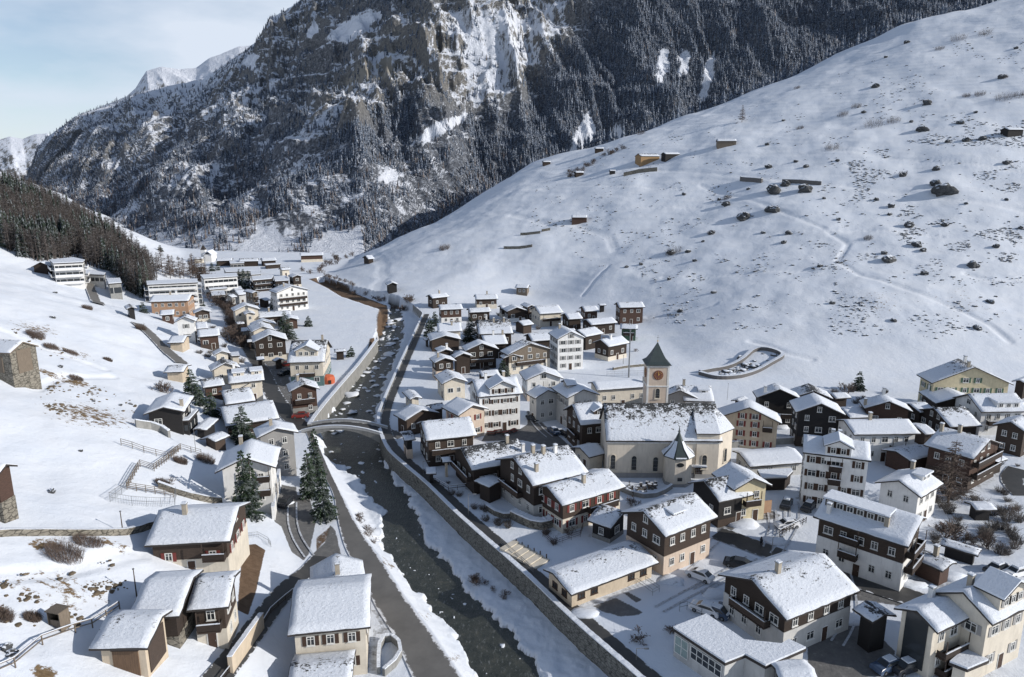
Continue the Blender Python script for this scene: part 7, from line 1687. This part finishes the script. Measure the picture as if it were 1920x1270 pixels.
# trodden, cleared ground plus painted-in shade of the gaps round the houses
Zf = GZ.ravel(); wear_shade = np.zeros(GX.size); gx = GX.ravel(); gy = GY.ravel()
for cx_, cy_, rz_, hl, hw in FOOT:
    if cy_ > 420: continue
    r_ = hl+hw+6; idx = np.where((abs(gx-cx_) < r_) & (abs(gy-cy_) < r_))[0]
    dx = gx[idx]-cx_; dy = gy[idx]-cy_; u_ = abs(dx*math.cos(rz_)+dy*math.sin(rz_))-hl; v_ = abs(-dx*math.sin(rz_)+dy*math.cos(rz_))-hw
    d = np.sqrt(np.maximum(u_, 0)**2+np.maximum(v_, 0)**2); wear_shade[idx] = np.maximum(wear_shade[idx], np.clip(1-d/4.5, 0, 1))
nz = fbm(gx/9, gy/9, 3, 123); wear_shade = wear_shade*np.clip((nz-.36)*4.5, 0, 1)*(Zf < 1.2)*(Zf > -1)
av = np.maximum(asph.ravel(), .66*wear_shade).astype(np.float32); ground.data.attributes['asphalt'].data.foreach_set('value', av)

m, nt, b = new_mat('packed_snow'); MAT['packed_snow'] = m
n1 = geopos_noise(nt, 1.5, 6, .75); nt.links.new(ramp(nt, n1, [(.38, (.24,.24,.25)), (.52, (.46,.49,.54)), (.7, (.60,.64,.70))]), b.inputs['Base Color']); b.inputs['Roughness'].default_value = .7
for fr, pts in [('J', [(1340,560),(1250,640),(1130,720),(1080,800)]), ('J', [(1700,720),(1600,760),(1400,850),(1200,960)]), ('J', [(1620,700),(1480,800),(1300,880),(1080,1000),(900,1100)]), ('K', [(440,640),(480,760),(520,870),(480,980),(400,1080)]),
                ('K', [(20,300),(60,420),(0,520)]), ('K', [(150,250),(170,380),(40,560)]), ('J', [(1850,330),(1880,420),(1840,520)]), ('F', [(1060,920),(1100,1010),(1200,1090)]), ('E', [(480,60),(470,220),(520,380),(600,440)])]:
    L = smooth_line(resample([at_z(*fp(fr, p), 0) for p in pts], 2.5), 3)
    l, r = offset_line(L, 1.5)
    for side in (l, r):
        a, c = offset_line(side, .3); ribbon('tyre_track', a, c, 'packed_snow', 60, .135, 2)
# ------------------------------------------------------------------ camera, sun, sky
cam = bpy.data.cameras.new('camera'); co = bpy.data.objects.new('camera', cam); col.objects.link(co)
co.location = (0, 0, CAM_Z); co.rotation_euler = (R(90)-PITCH, 0, 0)
cam.sensor_fit = 'HORIZONTAL'; cam.sensor_width = 36; cam.lens = 36*F_PX/1920; cam.clip_start = .5; cam.clip_end = 20000
scene.camera = co
SUN_EL, SUN_DIR = R(22.5), Vector((.965, -.26, 0)).normalized()
sv = Vector((SUN_DIR.x*math.cos(SUN_EL), SUN_DIR.y*math.cos(SUN_EL), math.sin(SUN_EL)))
sl = bpy.data.lights.new('sun', 'SUN'); sl.energy = 4.6; sl.angle = R(.55); sl.color = (1, .94, .86)
so = bpy.data.objects.new('sun', sl); col.objects.link(so); so.rotation_euler = (-sv).to_track_quat('-Z', 'Y').to_euler(); so.location = sv*500
w = bpy.data.worlds.new('World'); scene.world = w; w.use_nodes = True; nt = w.node_tree
bg = nt.nodes['Background']; sky = nt.nodes.new('ShaderNodeTexSky'); sky.sky_type = 'NISHITA'; sky.sun_disc = False
sky.sun_elevation = SUN_EL; sky.sun_rotation = math.atan2(sv.x, sv.y); sky.altitude = 1200; sky.air_density = 1.0; sky.dust_density = .6; sky.ozone_density = 1.5
tc = nt.nodes.new('ShaderNodeTexCoord'); mp = nt.nodes.new('ShaderNodeMapping'); mp.inputs['Scale'].default_value = (1, 1, 3.2); nt.links.new(tc.outputs['Generated'], mp.inputs[0])
cn = nt.nodes.new('ShaderNodeTexNoise'); cn.inputs['Scale'].default_value = 2.1; cn.inputs['Detail'].default_value = 6; cn.inputs['Roughness'].default_value = .52; nt.links.new(mp.outputs[0], cn.inputs['Vector'])
cf = ramp(nt, cn.outputs['Fac'], [(.40, g3(.28)), (.57, g3(1))])
sz_ = nt.nodes.new('ShaderNodeSeparateXYZ'); nt.links.new(tc.outputs['Generated'], sz_.inputs[0])
zf = nt.nodes.new('ShaderNodeMapRange'); zf.inputs[1].default_value = .22; zf.inputs[2].default_value = .75; zf.inputs[3].default_value = 1.0; zf.inputs[4].default_value = .12; nt.links.new(sz_.outputs[2], zf.inputs[0])
cf = math_(nt, 'MULTIPLY', cf, zf.outputs[0])
mx = mixc(nt, cf, sky.outputs[0], (6.7, 7.45, 8.6))
nt.links.new(mx, bg.inputs['Color']); bg.inputs['Strength'].default_value = .107
scene.view_settings.view_transform = 'Standard'; scene.view_settings.look = 'None'; scene.view_settings.exposure = 0; scene.view_settings.gamma = 1
scene.cycles.max_bounces = 5; scene.cycles.diffuse_bounces = 3; scene.cycles.use_denoising = True
